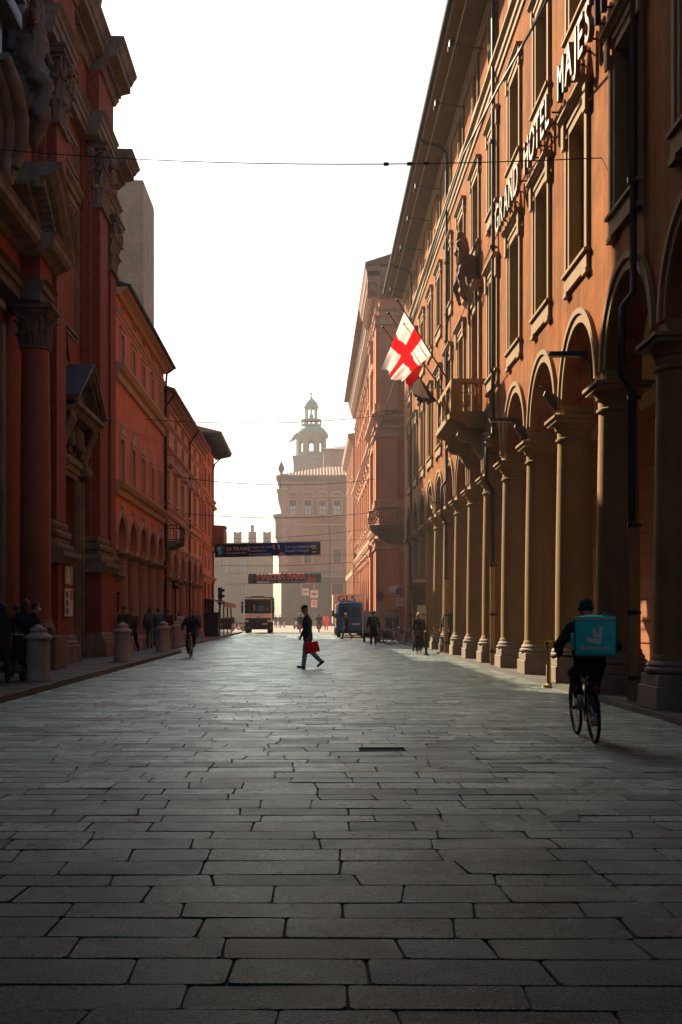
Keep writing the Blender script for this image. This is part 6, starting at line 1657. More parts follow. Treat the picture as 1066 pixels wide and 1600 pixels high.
# --- blue van seen from behind
vn = thing('blue_van', 'dark blue high roof delivery van seen from behind', 'van', ground_at(547.5, 996.5), radians(-2.5))
M_BLUE = mat('van_blue', (.012, .13, .36), .32, .05, 2)
W2 = .98
sub('body', M_BLUE, vn, lambda q: q.bev(-W2, W2, 0, 5.2, .38, 2.52, .12, 3, taper=lambda x, y, z: (x*(1-.12*max(0, (z-1.2)/1.3)), y+(.10*max(0, z-1.2) if y < 1 else 0), z)), True)
for sx in (-1, 1):
    d_ = sub('rear_door', M_BLUE, vn, lambda q: q.prism([(sx*.02, .5), (sx*.88, .5), (sx*.88, 1.3), (sx*.78, 2.38), (sx*.02, 2.38)], 'b', -.035, .12))
    o = sub('door_handle', M_BLACKP, vn, lambda q: q.bev(sx*.12-.06, sx*.12+.06, -.06, -.036, 1.2, 1.26, .01, 1)); o.parent = d_
    o = sub('door_panel', mat('van_blue_dark', (.009, .04, .10), .35), vn, lambda q: q.prism([(sx*.12, 1.45), (sx*.74, 1.45), (sx*.68, 2.2), (sx*.12, 2.2)], 'b', -.042, -.036)); o.parent = d_
    o = sub('hinge', M_BLACKP, vn, lambda q: (q.box(sx*.86-.03, sx*.86+.03, -.05, -.035, .8, .92), q.box(sx*.8-.03, sx*.8+.03, -.05, -.035, 2.0, 2.12))); o.parent = d_
    sub('tail_light', mat('tail_red', (.35, .01, .012), .25), vn, lambda q: q.bev(sx*.93-.05, sx*.93+.05, -.03, .15, .85, 1.45, .02, 1))
    for y_ in (1.0, 4.2): wheel(vn, sx*.86, y_, .34, .22)
    sub('side_mirror', M_BLACKP, vn, lambda q: q.bev(sx*1.13-.1, sx*1.13+.1, 4.3, 4.4, 1.4, 1.75, .03, 1))
sub('rear_bumper', M_BLACKP, vn, lambda q: q.bev(-.95, .95, -.1, .3, .3, .52, .04, 2)); sub('number_plate', M_WHITE, vn, lambda q: q.box(.15, .67, -.05, -.036, .92, 1.03))
sub('roof_rail', M_BLUE, vn, lambda q: q.bev(-.8, .8, .4, 5.0, 2.50, 2.56, .02, 1))
# --- white parcel truck with GLS
gl = thing('parcel_truck', 'white parcel box truck with navy GLS letters behind the blue van', 'truck', ground_at(544, 994)+Vector((0, 8, 0)))
gl.location = (3.05, 92, 0)
M_GW = mat('parcel_white', (.66, .56, .45), .5, .06, 2)
sub('box_body', M_GW, gl, lambda q: q.bev(-1.25, 1.25, 1.8, 7.0, .9, 3.35, .03, 1)); sub('cab', M_GW, gl, lambda q: q.bev(-1.1, 1.1, 0, 1.9, .45, 2.5, .12, 3), True)
sub('windscreen', M_GLASSD, gl, lambda q: q.prism([(-.98, 1.45), (.98, 1.45), (.9, 2.3), (-.9, 2.3)], 'b', -.03, .05))
sub('front_board', M_GW, gl, lambda q: q.box(-1.25, 1.25, 1.7, 1.79, 2.45, 3.35))
o = text_obj('lettering', 'GLS', .72, mat('gls_navy', (.01, .025, .12), .5), None, axes((-.15, 1.69, 2.72), (1, 0, 0), (0, 0, 1)), .004, 'CENTER', .012, 1.0, 1.25); o.parent = gl
for sx in (-1, 1):
    sub('headlight', M_CHROME, gl, lambda q: q.bev(sx*.85-.14, sx*.85+.14, -.04, .1, .85, 1.05, .03, 1)); sub('mirror', M_BLACKP, gl, lambda q: q.bev(sx*1.28-.09, sx*1.28+.09, .1, .2, 1.5, 2.0, .03, 1))
    sub('window_grille', mat('yellow_sticker', (.5, .36, .06), .6), gl, lambda q: q.box(sx*1.0-.12, sx*1.0+.12, 1.68, 1.695, 2.0, 2.4)) if sx < 0 else None
    for y_ in (1.0, 5.4): wheel(gl, sx*.95, y_, .42, .26)
sub('bumper', M_BLACKP, gl, lambda q: q.bev(-1.12, 1.12, -.1, .4, .32, .62, .04, 2))
# --- white hand cart / small electric cart
ct_ = thing('white_cart', 'white boxy delivery cart on small wheels by the side street', 'cart', ground_at(581, 1003))
sub('box', mat('cart_white', (.68, .56, .47), .45, .05), ct_, lambda q: q.bev(-.5, .5, 0, 1.1, .55, 1.82, .03, 2), True); sub('frame', M_BLACKP, ct_, lambda q: q.bev(-.5, .5, -.02, 1.1, .3, .54, .02, 1))
sub('door_seam', mat('seam_grey', (.2, .17, .15), .6), ct_, lambda q: (q.box(-.44, .44, -.006, .001, .62, .64), q.box(-.44, .44, -.006, .001, 1.73, 1.75), q.box(-.44, -.42, -.006, .001, .64, 1.73), q.box(.42, .44, -.006, .001, .64, 1.73)))
for sx in (-1, 1):
    for y_ in (.2, .9): wheel(ct_, sx*.42, y_, .17, .1)
# --- scooters / motorcycles
def scooter(label, loc, rz, m_, group='motorcycles and scooters on the square', red=False):
    s = thing('scooter', label, 'scooter', loc, rz, group)
    sub('body', m_, s, lambda q: (q.bev(-.16, .16, -.75, .0, .45, .78, .08, 3), q.bev(-.2, .2, .25, .42, .3, 1.0, .07, 3), q.bev(-.16, .16, -.1, .35, .28, .36, .03, 2)), True)
    sub('seat', M_BLACKP, s, lambda q: q.bev(-.15, .15, -.72, .05, .78, .88, .05, 3), True); sub('handlebar', M_BLACKP, s, lambda q: (q.tube([(-.34, .2, 1.05), (-.1, .3, 1.08), (.1, .3, 1.08), (.34, .2, 1.05)], .018, 6), q.tube([(0, .3, 1.08), (0, .55, .35)], .03, 6)))
    sub('windshield', M_GLASSD, s, lambda q: q.prism([(-.18, 1.0), (.18, 1.0), (.13, 1.38), (-.13, 1.38)], 'b', .40, .415)); sub('tail_light', mat('lit_red', (.7, .02, .03), .3), s, lambda q: q.bev(-.13, .13, -.79, -.74, .62, .74, .02, 1)); sub('number_plate', M_WHITE, s, lambda q: q.box(-.09, .09, -.86, -.85, .42, .56))
    sub('headlight', M_CHROME, s, lambda q: q.ball((0, .44, .92), .08, 10, 8))
    for y_ in (-.55, .62): wheel(s, 0, y_, .26, .13)
    for sx in (-1, 1): sub('mirror', M_BLACKP, s, lambda q: (q.ball((sx*.3, .25, 1.25), (.06, .02, .045), 8, 6), q.tube([(sx*.25, .23, 1.06), (sx*.3, .25, 1.25)], .01, 5)))
    return s
def moto_rider(label, loc, rz, top):
    return person(label, loc, math.degrees(rz), top, M_BLK, H=1.76, hips=(0, -.3, .98), lean=6, legL=(0, 0, (-.2, .15, .42), (-.2, .15, .82)), legR=(0, 0, (.2, .15, .42), (.2, .15, .82)),
                  hand_targets={'L': (-.32, .15, 1.08), 'R': (.32, .15, 1.08)}, headgear=('helmet', mat('helmet_dark', (.05, .05, .05), .3)), voxel=.03)
a = ground_at(469, 988); scooter('red scooter with rider, left of the walking man', a, 0, mat('scooter_red', (.35, .02, .03), .4)); moto_rider('dark clothed rider on the red scooter left of the walking man', a, 0, M_BLK)
a = ground_at(498.5, 987.5); scooter('dark scooter with glowing red tail right of the walking man', a, 0, mat('scooter_dark', (.03, .03, .035), .4)); moto_rider('rider in dark jacket on the dark scooter', a, 0, M_DGRN)
for i, (px, py, rz_, m_, lb) in enumerate(((372, 986.5, 100, mat('scooter_silver', (.4, .38, .36), .3), 'silver scooter parked left of the truck, nearest the truck'), (366, 984.5, 80, mat('scooter_dark', (.03, .03, .035), .4), 'dark scooter parked between two others left of the truck'), (360, 983, 95, mat('scooter_cream', (.5, .42, .3), .4), 'cream scooter parked nearest the cafe pavilion'), (463, 983, 20, mat('scooter_grey', (.15, .15, .15), .4), 'grey scooter farther back left of the walking man'))):
    scooter(lb, ground_at(px, py), radians(rz_), m_)
# ------------------------------------------------------------------ signs
def sign_post(label, loc, top, plates, pole=.028):
    s = thing('road_sign', label, 'sign', loc); sub('pole', mat('grey_pole', (.22, .22, .22), .5, metal=.6), s, lambda q: q.tube([(0, 0, 0), (0, 0, top)], pole, 8))
    for kind, z, w, h in plates:
        if kind == 'np':
            o = sub('disc', mat('sign_red', (.55, .02, .02), .4), s, lambda q: q.prism([(w*cos(2*pi*i/28), z+w*sin(2*pi*i/28)) for i in range(28)], 'b', -.045, -.03))
            o2 = sub('blue_face', mat('sign_blue', (.01, .08, .32), .4), s, lambda q: q.prism([(w*.82*cos(2*pi*i/28), z+w*.82*sin(2*pi*i/28)) for i in range(28)], 'b', -.05, -.0455)); o2.parent = o
            c_, s_ = cos(radians(-45)), sin(radians(-45)); wd = w*.09; ln = w*.84
            o2 = sub('red_bar', mat('sign_red', (.55, .02, .02), .4), s, lambda q: q.prism([(u*c_-v*s_, z+u*s_+v*c_) for u, v in ((-ln, -wd), (ln, -wd), (ln, wd), (-ln, wd))], 'b', -.055, -.0505)); o2.parent = o
        elif kind == 'w': sub('white_plate', mat('sign_white', (.62, .58, .52), .5, .08, 6), s, lambda q: q.box(-w/2, w/2, -.04, -.03, z, z+h)); sub('plate_print', mat('sign_print', (.1, .09, .09), .5), s, lambda q: q.box(-w*.35, w*.35, -.044, -.0405, z+h*.4, z+h*.62))
        elif kind == 'rc':
            sub('white_plate', mat('sign_white', (.62, .58, .52), .5, .08, 6), s, lambda q: q.box(-w/2, w/2, -.04, -.03, z, z+h)); q = MB(); q.ring((0, -.045, z+h*.55), w*.28, w*.06, (0, 1, 0), 20, 5); o = q.build('red_ring', mat('sign_red', (.55, .02, .02), .4)); o.parent = s
    return s
sign_post('round no parking sign on a post at the palace corner', Vector((4.0, 66.5, 0)), 3.05, [('np', 2.68, .235, 0), ('w', 2.12, .42, .2), ('w', 1.85, .42, .2)])
sign_post('no parking sign half hidden behind the arcade end', Vector((5.42, 70.5, 0)), 3.4, [('np', 3.05, .26, 0), ('w', 2.45, .45, .2), ('w', 2.15, .45, .2)])
sign_post('white square sign post standing in the square', ground_at(491, 981.5), 5.3, [('w', 4.0, 1.0, 1.0), ('rc', 2.75, .8, 1.0)], .05)
sign_post('small notice board post at the palace base in the square', ground_at(478, 980), 5.6, [('w', 4.6, .9, 1.0)], .05)
# info board by the bikes
ib = thing('info_board', 'white information panel behind the parked bicycles', 'sign', Vector((4.35, 64.5, 0)))
sub('panel', mat('board_white', (.55, .48, .42), .5, .08, 4), ib, lambda q: q.bev(-.28, .28, -.03, .03, .25, 1.75, .01, 1)); sub('leg', M_IRON, ib, lambda q: q.tube([(-.26, 0, 0), (-.26, 0, 1.8)], .025, 6)); sub('leg', M_IRON, ib, lambda q: q.tube([(.26, 0, 0), (.26, 0, 1.8)], .025, 6)); sub('notice', M_GREYC, ib, lambda q: q.box(-.2, .2, -.036, -.031, .9, 1.4))
# bus-stop style totem
tm = thing('stop_totem', 'dark red stop totem with notice panels beside the arcade', 'sign', Vector((4.72, 50, 0)))
sub('post', M_BURG, tm, lambda q: q.bev(-.32, -.24, -.04, .04, 0, 3.15, .01, 1)); sub('upper_panel', mat('totem_red', (.05, .012, .018), .5), tm, lambda q: q.bev(-.32, .27, -.05, .05, 2.0, 3.15, .01, 1)); sub('header', mat('totem_header', (.25, .25, .25), .5), tm, lambda q: q.box(-.3, .25, -.056, -.051, 2.98, 3.12)); sub('timetable', mat('totem_sheet', (.4, .4, .38), .6, .2, 9), tm, lambda q: (q.box(-.1, .26, -.05, -.02, 1.62, 1.98))); sub('lower_sheet', mat('totem_sheet2', (.3, .3, .29), .6, .2, 9), tm, lambda q: q.box(-.1, .26, -.05, -.02, 1.22, 1.55)); sub('post', M_BURG, tm, lambda q: q.bev(.27, .33, -.04, .04, 0, 2.0, .01, 1))
# iron bollard posts on the right
for lb, px, py in (('slim black bollard post beside the blonde woman', 666, 1024),):
    b = thing('iron_bollard', lb, 'bollard', ground_at(px, py)); sub('post', M_IRON, b, lambda q: q.lathe([(.07, 0), (.06, .1), (.05, .15), (.05, .85), (.065, .88), (.05, .93), (.001, .98)], (0, 0), 14), True); sub('foot', M_IRON, b, lambda q: q.lathe([(.12, 0), (.12, .04), (.07, .06)], (0, 0), 14), True)
# small bollards/posts on far left + signal
sg = thing('traffic_signal', 'black round signal head on a slim pole by the salmon arcade', 'signal', Vector((-6.9, 58.6, PZ)))
sub('pole', M_IRON, sg, lambda q: q.tube([(0, 0, 0), (0, 0, 3.2)], .04, 8)); sub('head', M_IRON, sg, lambda q: (q.bev(-.16, .16, -.1, .1, 2.75, 3.2, .05, 2), q.lathe([(.14, 2.85), (.14, 2.86)], (.2, -.05), 12)), True); sub('lens', mat('lens_pale', (.6, .6, .6), .3), sg, lambda q: q.ball((.06, -.1, 3.0), .05, 10, 8))
sg = thing('traffic_light', 'black traffic light mounted beside the cafe pavilion', 'signal', Vector((-7.0, 88.8, PZ)))
sub('pole', M_IRON, sg, lambda q: q.tube([(0, 0, 0), (0, 0, 3.6)], .05, 8))
for z in (2.3, 2.75, 3.2): sub('lamp_housing', M_IRON, sg, lambda q: (q.bev(-.17, .17, -.14, .14, z, z+.42, .06, 2), q.tube([(.17, -.1, z+.2), (.34, -.14, z+.2)], .1, 8)))
# --- cafe pavilion
cf = thing('cafe_pavilion', 'dark glazed cafe pavilion with sloping awning on the left pavement', 'pavilion', Vector((-7.2, 86, PZ)))
xa, xb, ya, yb = -1.35, .85, -6, 5.5
M_CAFE = mat('cafe_frame', (.03, .04, .04), .4); M_CGL = mat('cafe_glass', (.03, .04, .04), .08, 0)
for y_ in (ya, ya+3.8, ya+7.6, yb):
    for x_ in (xa, xb): sub('post', M_CAFE, cf, lambda q: q.box(x_-.05, x_+.05, y_-.05, y_+.05, 0, 2.35 if x_ == xb else 2.9))
for y_ in (ya, ya+3.85, ya+7.7): sub('glass_panel', M_CGL, cf, lambda q: q.box(xb-.015, xb+.015, y_+.06, y_+3.7, .0, 1.25)); sub('panel_rail', M_CAFE, cf, lambda q: q.box(xb-.03, xb+.03, y_+.06, y_+3.7, 1.25, 1.32))
sub('end_panel', M_CGL, cf, lambda q: q.box(xa+.06, xb-.06, ya-.015, ya+.015, 0, 1.6)); sub('end_rail', M_CAFE, cf, lambda q: q.box(xa+.06, xb-.06, ya-.03, ya+.03, 1.6, 1.68))
sub('awning', mat('awning_canvas', (.22, .18, .15), .8, .1, 3), cf, lambda q: q.prism([(xa-.1, 2.98), (xb+.35, 2.36), (xb+.35, 2.28), (xa-.1, 2.9)], 'b', ya-.3, yb+.3)); sub('valance', mat('valance_canvas', (.35, .28, .22), .8), cf, lambda q: q.box(xb+.33, xb+.37, ya-.3, yb+.3, 2.05, 2.3))
for i in range(4):
    y_ = ya+1.2+i*2.6; sub('table_top', M_BLACKP, cf, lambda q: q.lathe([(.32, .72), (.32, .75)], (-.1, y_), 14)); sub('table_leg', M_BLACKP, cf, lambda q: q.tube([(-.1, y_, 0), (-.1, y_, .72)], .03, 6))
for lb, dx, dy, tp in (('customer in dark coat seated at the near end of the cafe', .25, -4.0, M_BLK), ('customer in rust sweater seated inside the cafe', .1, -1.0, M_BURG)):
    person(lb, Vector((-7.2+dx, 86+dy, PZ)), 180, tp, M_BLK, H=1.72, hips=(0, 0, .52), legL=(0, 0, (-.1, .42, .09), (-.1, .42, .52)), legR=(0, 0, (.1, .42, .09), (.1, .42, .52)), hair=M_HBRWN, voxel=.03, armL=(30, -8, 60), armR=(30, 8, 60))
    c_ = thing('cafe_chair', 'black cafe chair under the '+lb.split(' seated')[0], 'chair', Vector((-7.2+dx, 86+dy, PZ)), pi)
    sub('seat', M_BLACKP, c_, lambda q: q.bev(-.2, .2, -.2, .2, .38, .41, .01, 1)); sub('backrest', M_BLACKP, c_, lambda q: q.bev(-.2, .2, -.22, -.19, .5, .85, .01, 1))
    for sx in (-.17, .17):
        for sy in (-.19, .17): sub('leg', M_BLACKP, c_, lambda q: q.tube([(sx, sy, 0), (sx, sy, .38 if sy > 0 else .85)], .012, 5))

# ------------------------------------------------------------------ banners over the street
def banner(label, d, px0, px1, pyt0, pyt1, h, m_):
    a = at_depth(px0, pyt0, d); b = at_depth(px1, pyt1, d); bn = thing('street_banner', label, 'banner', a)
    n = 24; q = MB(); vs = []
    for i in range(n+1):
        t = i/n; p = a.lerp(b, t); wv = .05*sin(t*9)+.02*sin(t*23)
        for zz in (0, -h): vs.append((p.x, p.y+wv*(1 if zz else .3)-.0, p.z+zz))
    q.add(vs, [(i*2, i*2+1, i*2+3, i*2+2) for i in range(n)]); o = q.build('cloth', m_, bn)
    md = o.modifiers.new('t', 'SOLIDIFY'); md.thickness = .01
    return bn, a, b
def bpanel(bn, a, b, h, t0, t1, v0, v1, m_, name='panel', off=.09, shape=None):
    q = MB(); pts = shape or [(t0, v0), (t1, v0), (t1, v1), (t0, v1)]
    f = lambda t, v: tuple(a.lerp(b, t)+Vector((0, -off, -h*v)))
    q.add([f(t, v) for t, v in pts], [tuple(range(len(pts)))]); return q.build(name, m_, bn)
def btext(bn, a, b, h, t, v, s, txt, m_, bold=0, sx=1.0, off=.1):
    p = a.lerp(b, t)+Vector((0, -off, -h*v)); return text_obj('lettering', txt, s, m_, bn, axes(p, b-a, (0, 0, 1)), 0, 'LEFT', bold, 1.0, sx)
M_BN = mat('banner_navy', (.015, .055, .20), .7, .06, 1, translu=.5); M_BT = mat('banner_black', (.008, .014, .018), .7); M_BW = mat('banner_white', (.75, .77, .77), .7, translu=.5)
bn, a, b = banner('wide navy film festival banner hung across the street', 85, 336, 501, 850, 846, .98, M_BN)
bpanel(bn, a, b, .98, 0, .295, .02, .98, M_BT, 'black_panel', .085)
for sh, c_ in (([(.02, .3), (.055, .15), (.055, .78), (.035, .88), (.035, .5), (.02, .55)], (.25, .55, .7)), ([(.058, .15), (.095, .3), (.095, .45), (.072, .40), (.072, .52), (.09, .56), (.09, .66), (.072, .64), (.072, .82), (.058, .88)], (.02, .30, .5))):
    bpanel(bn, a, b, .98, 0, 0, 0, 0, mat('logo_'+str(c_[0]), c_, .6), 'logo', .095, sh)
btext(bn, a, b, .98, .105, .55, .40, '24 FRAME', M_BW, .008, 1.05); btext(bn, a, b, .98, .105, .80, .185, 'FUTURE FILM FEST', M_BW, .003, 1.02)
for i, tx in enumerate(('Il meglio del cinema', 'di animazione', 'da tutto il mondo')): btext(bn, a, b, .98, .32, .40+i*.26, .235, tx, M_BW, .004)
btext(bn, a, b, .98, .665, .46, .25, '8-10 NOVEMBRE 2024', M_BW, .004, .95); btext(bn, a, b, .98, .665, .74, .25, 'DumBO Bologna', M_BW, .003)
for t0 in (.545, .592): bpanel(bn, a, b, .98, 0, 0, 0, 0, M_BW, 'print_shape', .096, [(t0, .12), (t0+.02, .2), (t0+.024, .55), (t0+.012, .52)])
bpanel(bn, a, b, .98, 0, 0, 0, 0, M_BT, 'print_shape', .09, [(.548, .2), (.615, .15), (.62, .75), (.59, .95), (.56, .85)])
bpanel(bn, a, b, .98, 0, 0, 0, 0, mat('banner_skin', (.42, .25, .22), .7), 'print_shape', .091, [(.60, .98), (.62, .70), (.65, .78), (.67, .98)])
bpanel(bn, a, b, .98, .9, .995, .22, .95, M_BT, 'black_panel', .09)
for v in (.3, .5, .75): bpanel(bn, a, b, .98, .92, .96, v, v+.05, M_BW, 'print_line', .095)
w_ = MB(); 
def wire(name, label, pts, r=.012, sag=0, n=16, m_=None, grp=None):
    q = MB(); P = []
    for i in range(len(pts)-1):
        A, B = Vector(pts[i]), Vector(pts[i+1])
        for j in range(n): t = j/n; p = A.lerp(B, t); p.z -= sag*4*t*(1-t); P.append(p)
    P.append(Vector(pts[-1])); q.tube(P, r, 5); return tag(q.build(name, m_ or M_CABLE), label, 'cable', grp)
hr = MB(); hr.tube([a+Vector((-.6, 0, .05)), b+Vector((4.2, 0, .15))], .012, 5); hr.tube([a+Vector((-.6, 0, -1.0)), b+Vector((4.2, 0, -.95))], .012, 5); hr.build('hanging_cable', M_CABLE, bn)
bn, a, b = banner('dark banner with red MARTIN PARR lettering hung across the street', 105, 388, 502, 897, 894.5, .90, mat('banner_dark', (.012, .022, .065), .7, translu=.4))
M_BR = mat('banner_red', (.70, .03, .04), .7, translu=.5)
btext(bn, a, b, .9, .118, .60, .72, 'MARTIN PARR', M_BW, .045, .98, .09); btext(bn, a, b, .9, .118, .60, .72, 'MARTIN PARR', M_BR, .015, .98, .1)
btext(bn, a, b, .9, .41, .92, .22, 'Museo Civico Archeologico Bologna', M_BW, .002, .88)
bpanel(bn, a, b, .9, .12, .295, .76, .93, mat('banner_grey', (.5, .45, .45), .7), 'print_strip', .09); bpanel(bn, a, b, .9, .31, .385, .76, .93, mat('banner_grey2', (.15, .15, .18), .7), 'print_strip', .09)
for i, (t, v) in enumerate(((.02, .3), (.05, .2), (.035, .5), (.06, .45), (.02, .62))): bpanel(bn, a, b, .9, 0, 0, 0, 0, M_BW, 'print_dot', .09, [(t+.006*cos(q_), v+.045*sin(q_)) for q_ in [2*pi*j/10 for j in range(10)]])
bpanel(bn, a, b, .9, .80, .998, .0, 1, mat('banner_teal', (.05, .28, .32), .7, translu=.5), 'portrait_ground', .088)
bpanel(bn, a, b, .9, 0, 0, 0, 0, mat('banner_orange', (.65, .2, .08), .7, .3, 2, translu=.5), 'portrait_shape', .092, [(.88+.062*cos(q_)*(1+.08*sin(3*q_)), .52+.5*sin(q_)) for q_ in [2*pi*j/20 for j in range(20)]])
for t in (.865, .925): bpanel(bn, a, b, .9, 0, 0, 0, 0, mat('banner_violet', (.05, .04, .09), .7), 'portrait_shape', .096, [(t+.024*cos(q_), .34+.15*sin(q_)) for q_ in [2*pi*j/14 for j in range(14)]])
bpanel(bn, a, b, .9, .87, .915, .76, .82, mat('banner_lip', (.35, .06, .05), .7), 'portrait_shape', .096)
hr = MB(); hr.tube([a+Vector((-2.0, 0, .06)), b+Vector((3.6, 0, .1))], .012, 5); hr.tube([a+Vector((-2, 0, -.92)), b+Vector((3.6, 0, -.9))], .012, 5); hr.build('hanging_cable', M_CABLE, bn)
# ------------------------------------------------------------------ overhead cables
wire('overhead_wire', 'thin wire spanning from church to hotel high across the street', [(-7.4, 27.0, 12.45), (5.3, 21.0, 9.85)], .011, .22)
iw = thing('wire_insulator', 'small dark insulators on the high wire near the hotel eave', 'insulator', (0, 22, 11)); 
for t in (.70, .735, .76): p = Vector((-7.4, 27.0, 12.45)).lerp(Vector((5.3, 21.0, 9.85)), t); p.z -= .22*4*t*(1-t); q = MB(); q.bev(p.x-.05, p.x+.05, p.y-.03, p.y+.03, p.z-.03, p.z+.03, .01, 1); q.build('insulator', M_IRON, iw)
X = 4.1; fp = []
for px, py in ((900, -90), (840, 30), (780, 135), (725, 240), (685, 365), (650, 485), (622, 580), (597, 655), (572, 710), (556, 745)):
    d_ = X*1800/(px-486); fp.append((X, d_, CAMH+(964-py)*d_/1800))
wire('feeder_cable', 'thick black feeder cable looping along the hotel front past the flag', fp, .028, 0, 6)
d_ = 62.0
wire('overhead_wire', 'upper thin wire across the street in front of the salmon palace', [(-7.2, 50, 10.05), (5.3, 66, 13.2)], .018, .35)
wire('overhead_wire', 'wire crossing the street just above the town hall windows', [(-7.2, 62, 9.0), (4.9, 78, 10.9)], .022, .45)
wire('overhead_wire', 'wire crossing below the town hall window row', [(-7.2, 66, 7.4), (4.9, 82, 9.0)], .022, .35)
wire('overhead_wire', 'thin wire crossing just above the film banner', [(-7.2, 84, 7.2), (4.6, 84.5, 8.0)], .016, .25)
wire('overhead_wire', 'low thin wire crossing between the two banners', [(-7.2, 92, 5.6), (4.9, 92, 6.0)], .018, .2)
wire('overhead_wire', 'short wire from the red palace to the church corner', [(-7.3, 40.6, 8.6), (-7.2, 57, 10.1)], .012, .15)
# ------------------------------------------------------------------ flags on the balcony
def flagpole(label, A, B):
    f = thing('flagpole', label, 'flagpole', A); q = MB(); q.smooth = True; q.tube([A, B], [.028, .018], 8); q.build('pole', mat('brown_pole', (.10, .05, .03), .5), f)
    q = MB(); q.smooth = True; q.ball(B, .045, 10, 8); q.build('finial', M_IRON, f); q = MB(); q.tube([(5.25, A[1], A[2]+.35), (A[0]-.25, A[1], A[2]+.35)], .012, 5); q.build('pole_bracket', M_IRON, f); return f
B1 = at_depth(621, 469, 35.6); A1 = at_depth(712, 613, 36.6)
flagpole('brown pole carrying the red cross flag', A1, B1)
def cross_flag_mat():
    m = bpy.data.materials.new('red_cross_flag'); m.use_nodes = True; nt = m.node_tree; N = nt.nodes; L = nt.links; bs = N['Principled BSDF']
    uv = N.new('ShaderNodeUVMap'); sp = N.new('ShaderNodeSeparateXYZ'); L.new(uv.outputs[0], sp.inputs[0])
    def band(o_, c, h):
        a_ = N.new('ShaderNodeMath'); a_.operation = 'SUBTRACT'; L.new(o_, a_.inputs[0]); a_.inputs[1].default_value = c
        b_ = N.new('ShaderNodeMath'); b_.operation = 'ABSOLUTE'; L.new(a_.outputs[0], b_.inputs[0]); d_ = N.new('ShaderNodeMath'); d_.operation = 'LESS_THAN'; L.new(b_.outputs[0], d_.inputs[0]); d_.inputs[1].default_value = h; return d_.outputs[0]
    mx = N.new('ShaderNodeMath'); mx.operation = 'MAXIMUM'; L.new(band(sp.outputs[0], .5, .11), mx.inputs[0]); L.new(band(sp.outputs[1], .5, .13), mx.inputs[1])
    x = N.new('ShaderNodeMix'); x.data_type = 'RGBA'; L.new(mx.outputs[0], x.inputs[0]); x.inputs[6].default_value = (.80, .80, .80, 1); x.inputs[7].default_value = (.72, .012, .02, 1); L.new(x.outputs[2], bs.inputs['Base Color']); bs.inputs['Roughness'].default_value = .8
    tl = N.new('ShaderNodeBsdfTranslucent'); L.new(x.outputs[2], tl.inputs[0]); ms = N.new('ShaderNodeMixShader'); ms.inputs[0].default_value = .45; L.new(bs.outputs[0], ms.inputs[1]); L.new(tl.outputs[0], ms.inputs[2]); L.new(ms.outputs[0], N['Material Output'].inputs['Surface'])
    return m
def cloth(name, label, A, B, C, Dp, m_, n=18, amp=.09, ph=0, belly=.0):
    """A,B along the hoist, D,C the fly corners (A-D and B-C edges)"""
    vs = []; uvs = []
    A, B, C, Dp = map(Vector, (A, B, C, Dp)); nrm = (B-A).cross(Dp-A).normalized()
    for i in range(n+1):
        for j in range(n+1):
            u, v = i/n, j/n; p = (A.lerp(B, v)).lerp(Dp.lerp(C, v), u)
            p = p+nrm*amp*(.15+u)*(sin(v*8+u*3+ph)+.55*sin(v*17-u*4+ph)+.3*sin(v*29+u*9))+Vector((0, 0, -belly*sin(pi*v)*u*.3)); vs.append(tuple(p)); uvs.append((u, v))
    me = bpy.data.meshes.new(name); fs = [(i*(n+1)+j, i*(n+1)+j+1, (i+1)*(n+1)+j+1, (i+1)*(n+1)+j) for i in range(n) for j in range(n)]
    me.from_pydata(vs, [], fs); ul = me.uv_layers.new(name='UVMap')
    for lp in me.loops: ul.data[lp.index].uv = uvs[lp.vertex_index]
    me.materials.append(m_); me.shade_smooth(); o = bpy.data.objects.new(name, me); COL.objects.link(o)
    return tag(o, label, 'flag') if label else o
fa = A1.lerp(B1, .88); fb = A1.lerp(B1, .42)
cloth('flag', 'white flag with a red cross hanging from the hotel balcony', fa, fb, at_depth(625, 598, 35.8), at_depth(598.5, 577, 35.2), cross_flag_mat(), n=26, amp=.10)
B2 = at_depth(599, 511, 37.0); A2 = at_depth(700, 652, 38.2); flagpole('pole of the darker flag behind the red cross flag', A2, B2)
B3 = at_depth(607, 489, 36.5); A3 = at_depth(706, 630, 37.6); flagpole('third bare pole tip behind the red cross flag', A3, B3)
m2 = mat('flag_navy', (.015, .02, .06), .8)
f2 = cloth('flag', 'folded dark blue, red and white flag below the red cross flag', A2.lerp(B2, .46), A2.lerp(B2, .18), at_depth(668, 632, 37.2), at_depth(646, 622, 37.0), m2, 14, .06, 1.0)
f3 = cloth('red_stripe', None, at_depth(636, 566, 36.6), at_depth(661, 572, 36.6), at_depth(645, 608, 36.5), at_depth(633, 596, 36.5), mat('flag_red', (.62, .015, .025), .8), 12, .06, 2.0); set_parent(f3, f2)
f4 = cloth('white_stripe', None, at_depth(647, 598, 36.3), at_depth(656, 590, 36.3), at_depth(671, 624, 36.2), at_depth(641, 613, 36.2), mat('flag_white', (.65, .66, .66), .8), 10, .04, .5); set_parent(f4, f2)
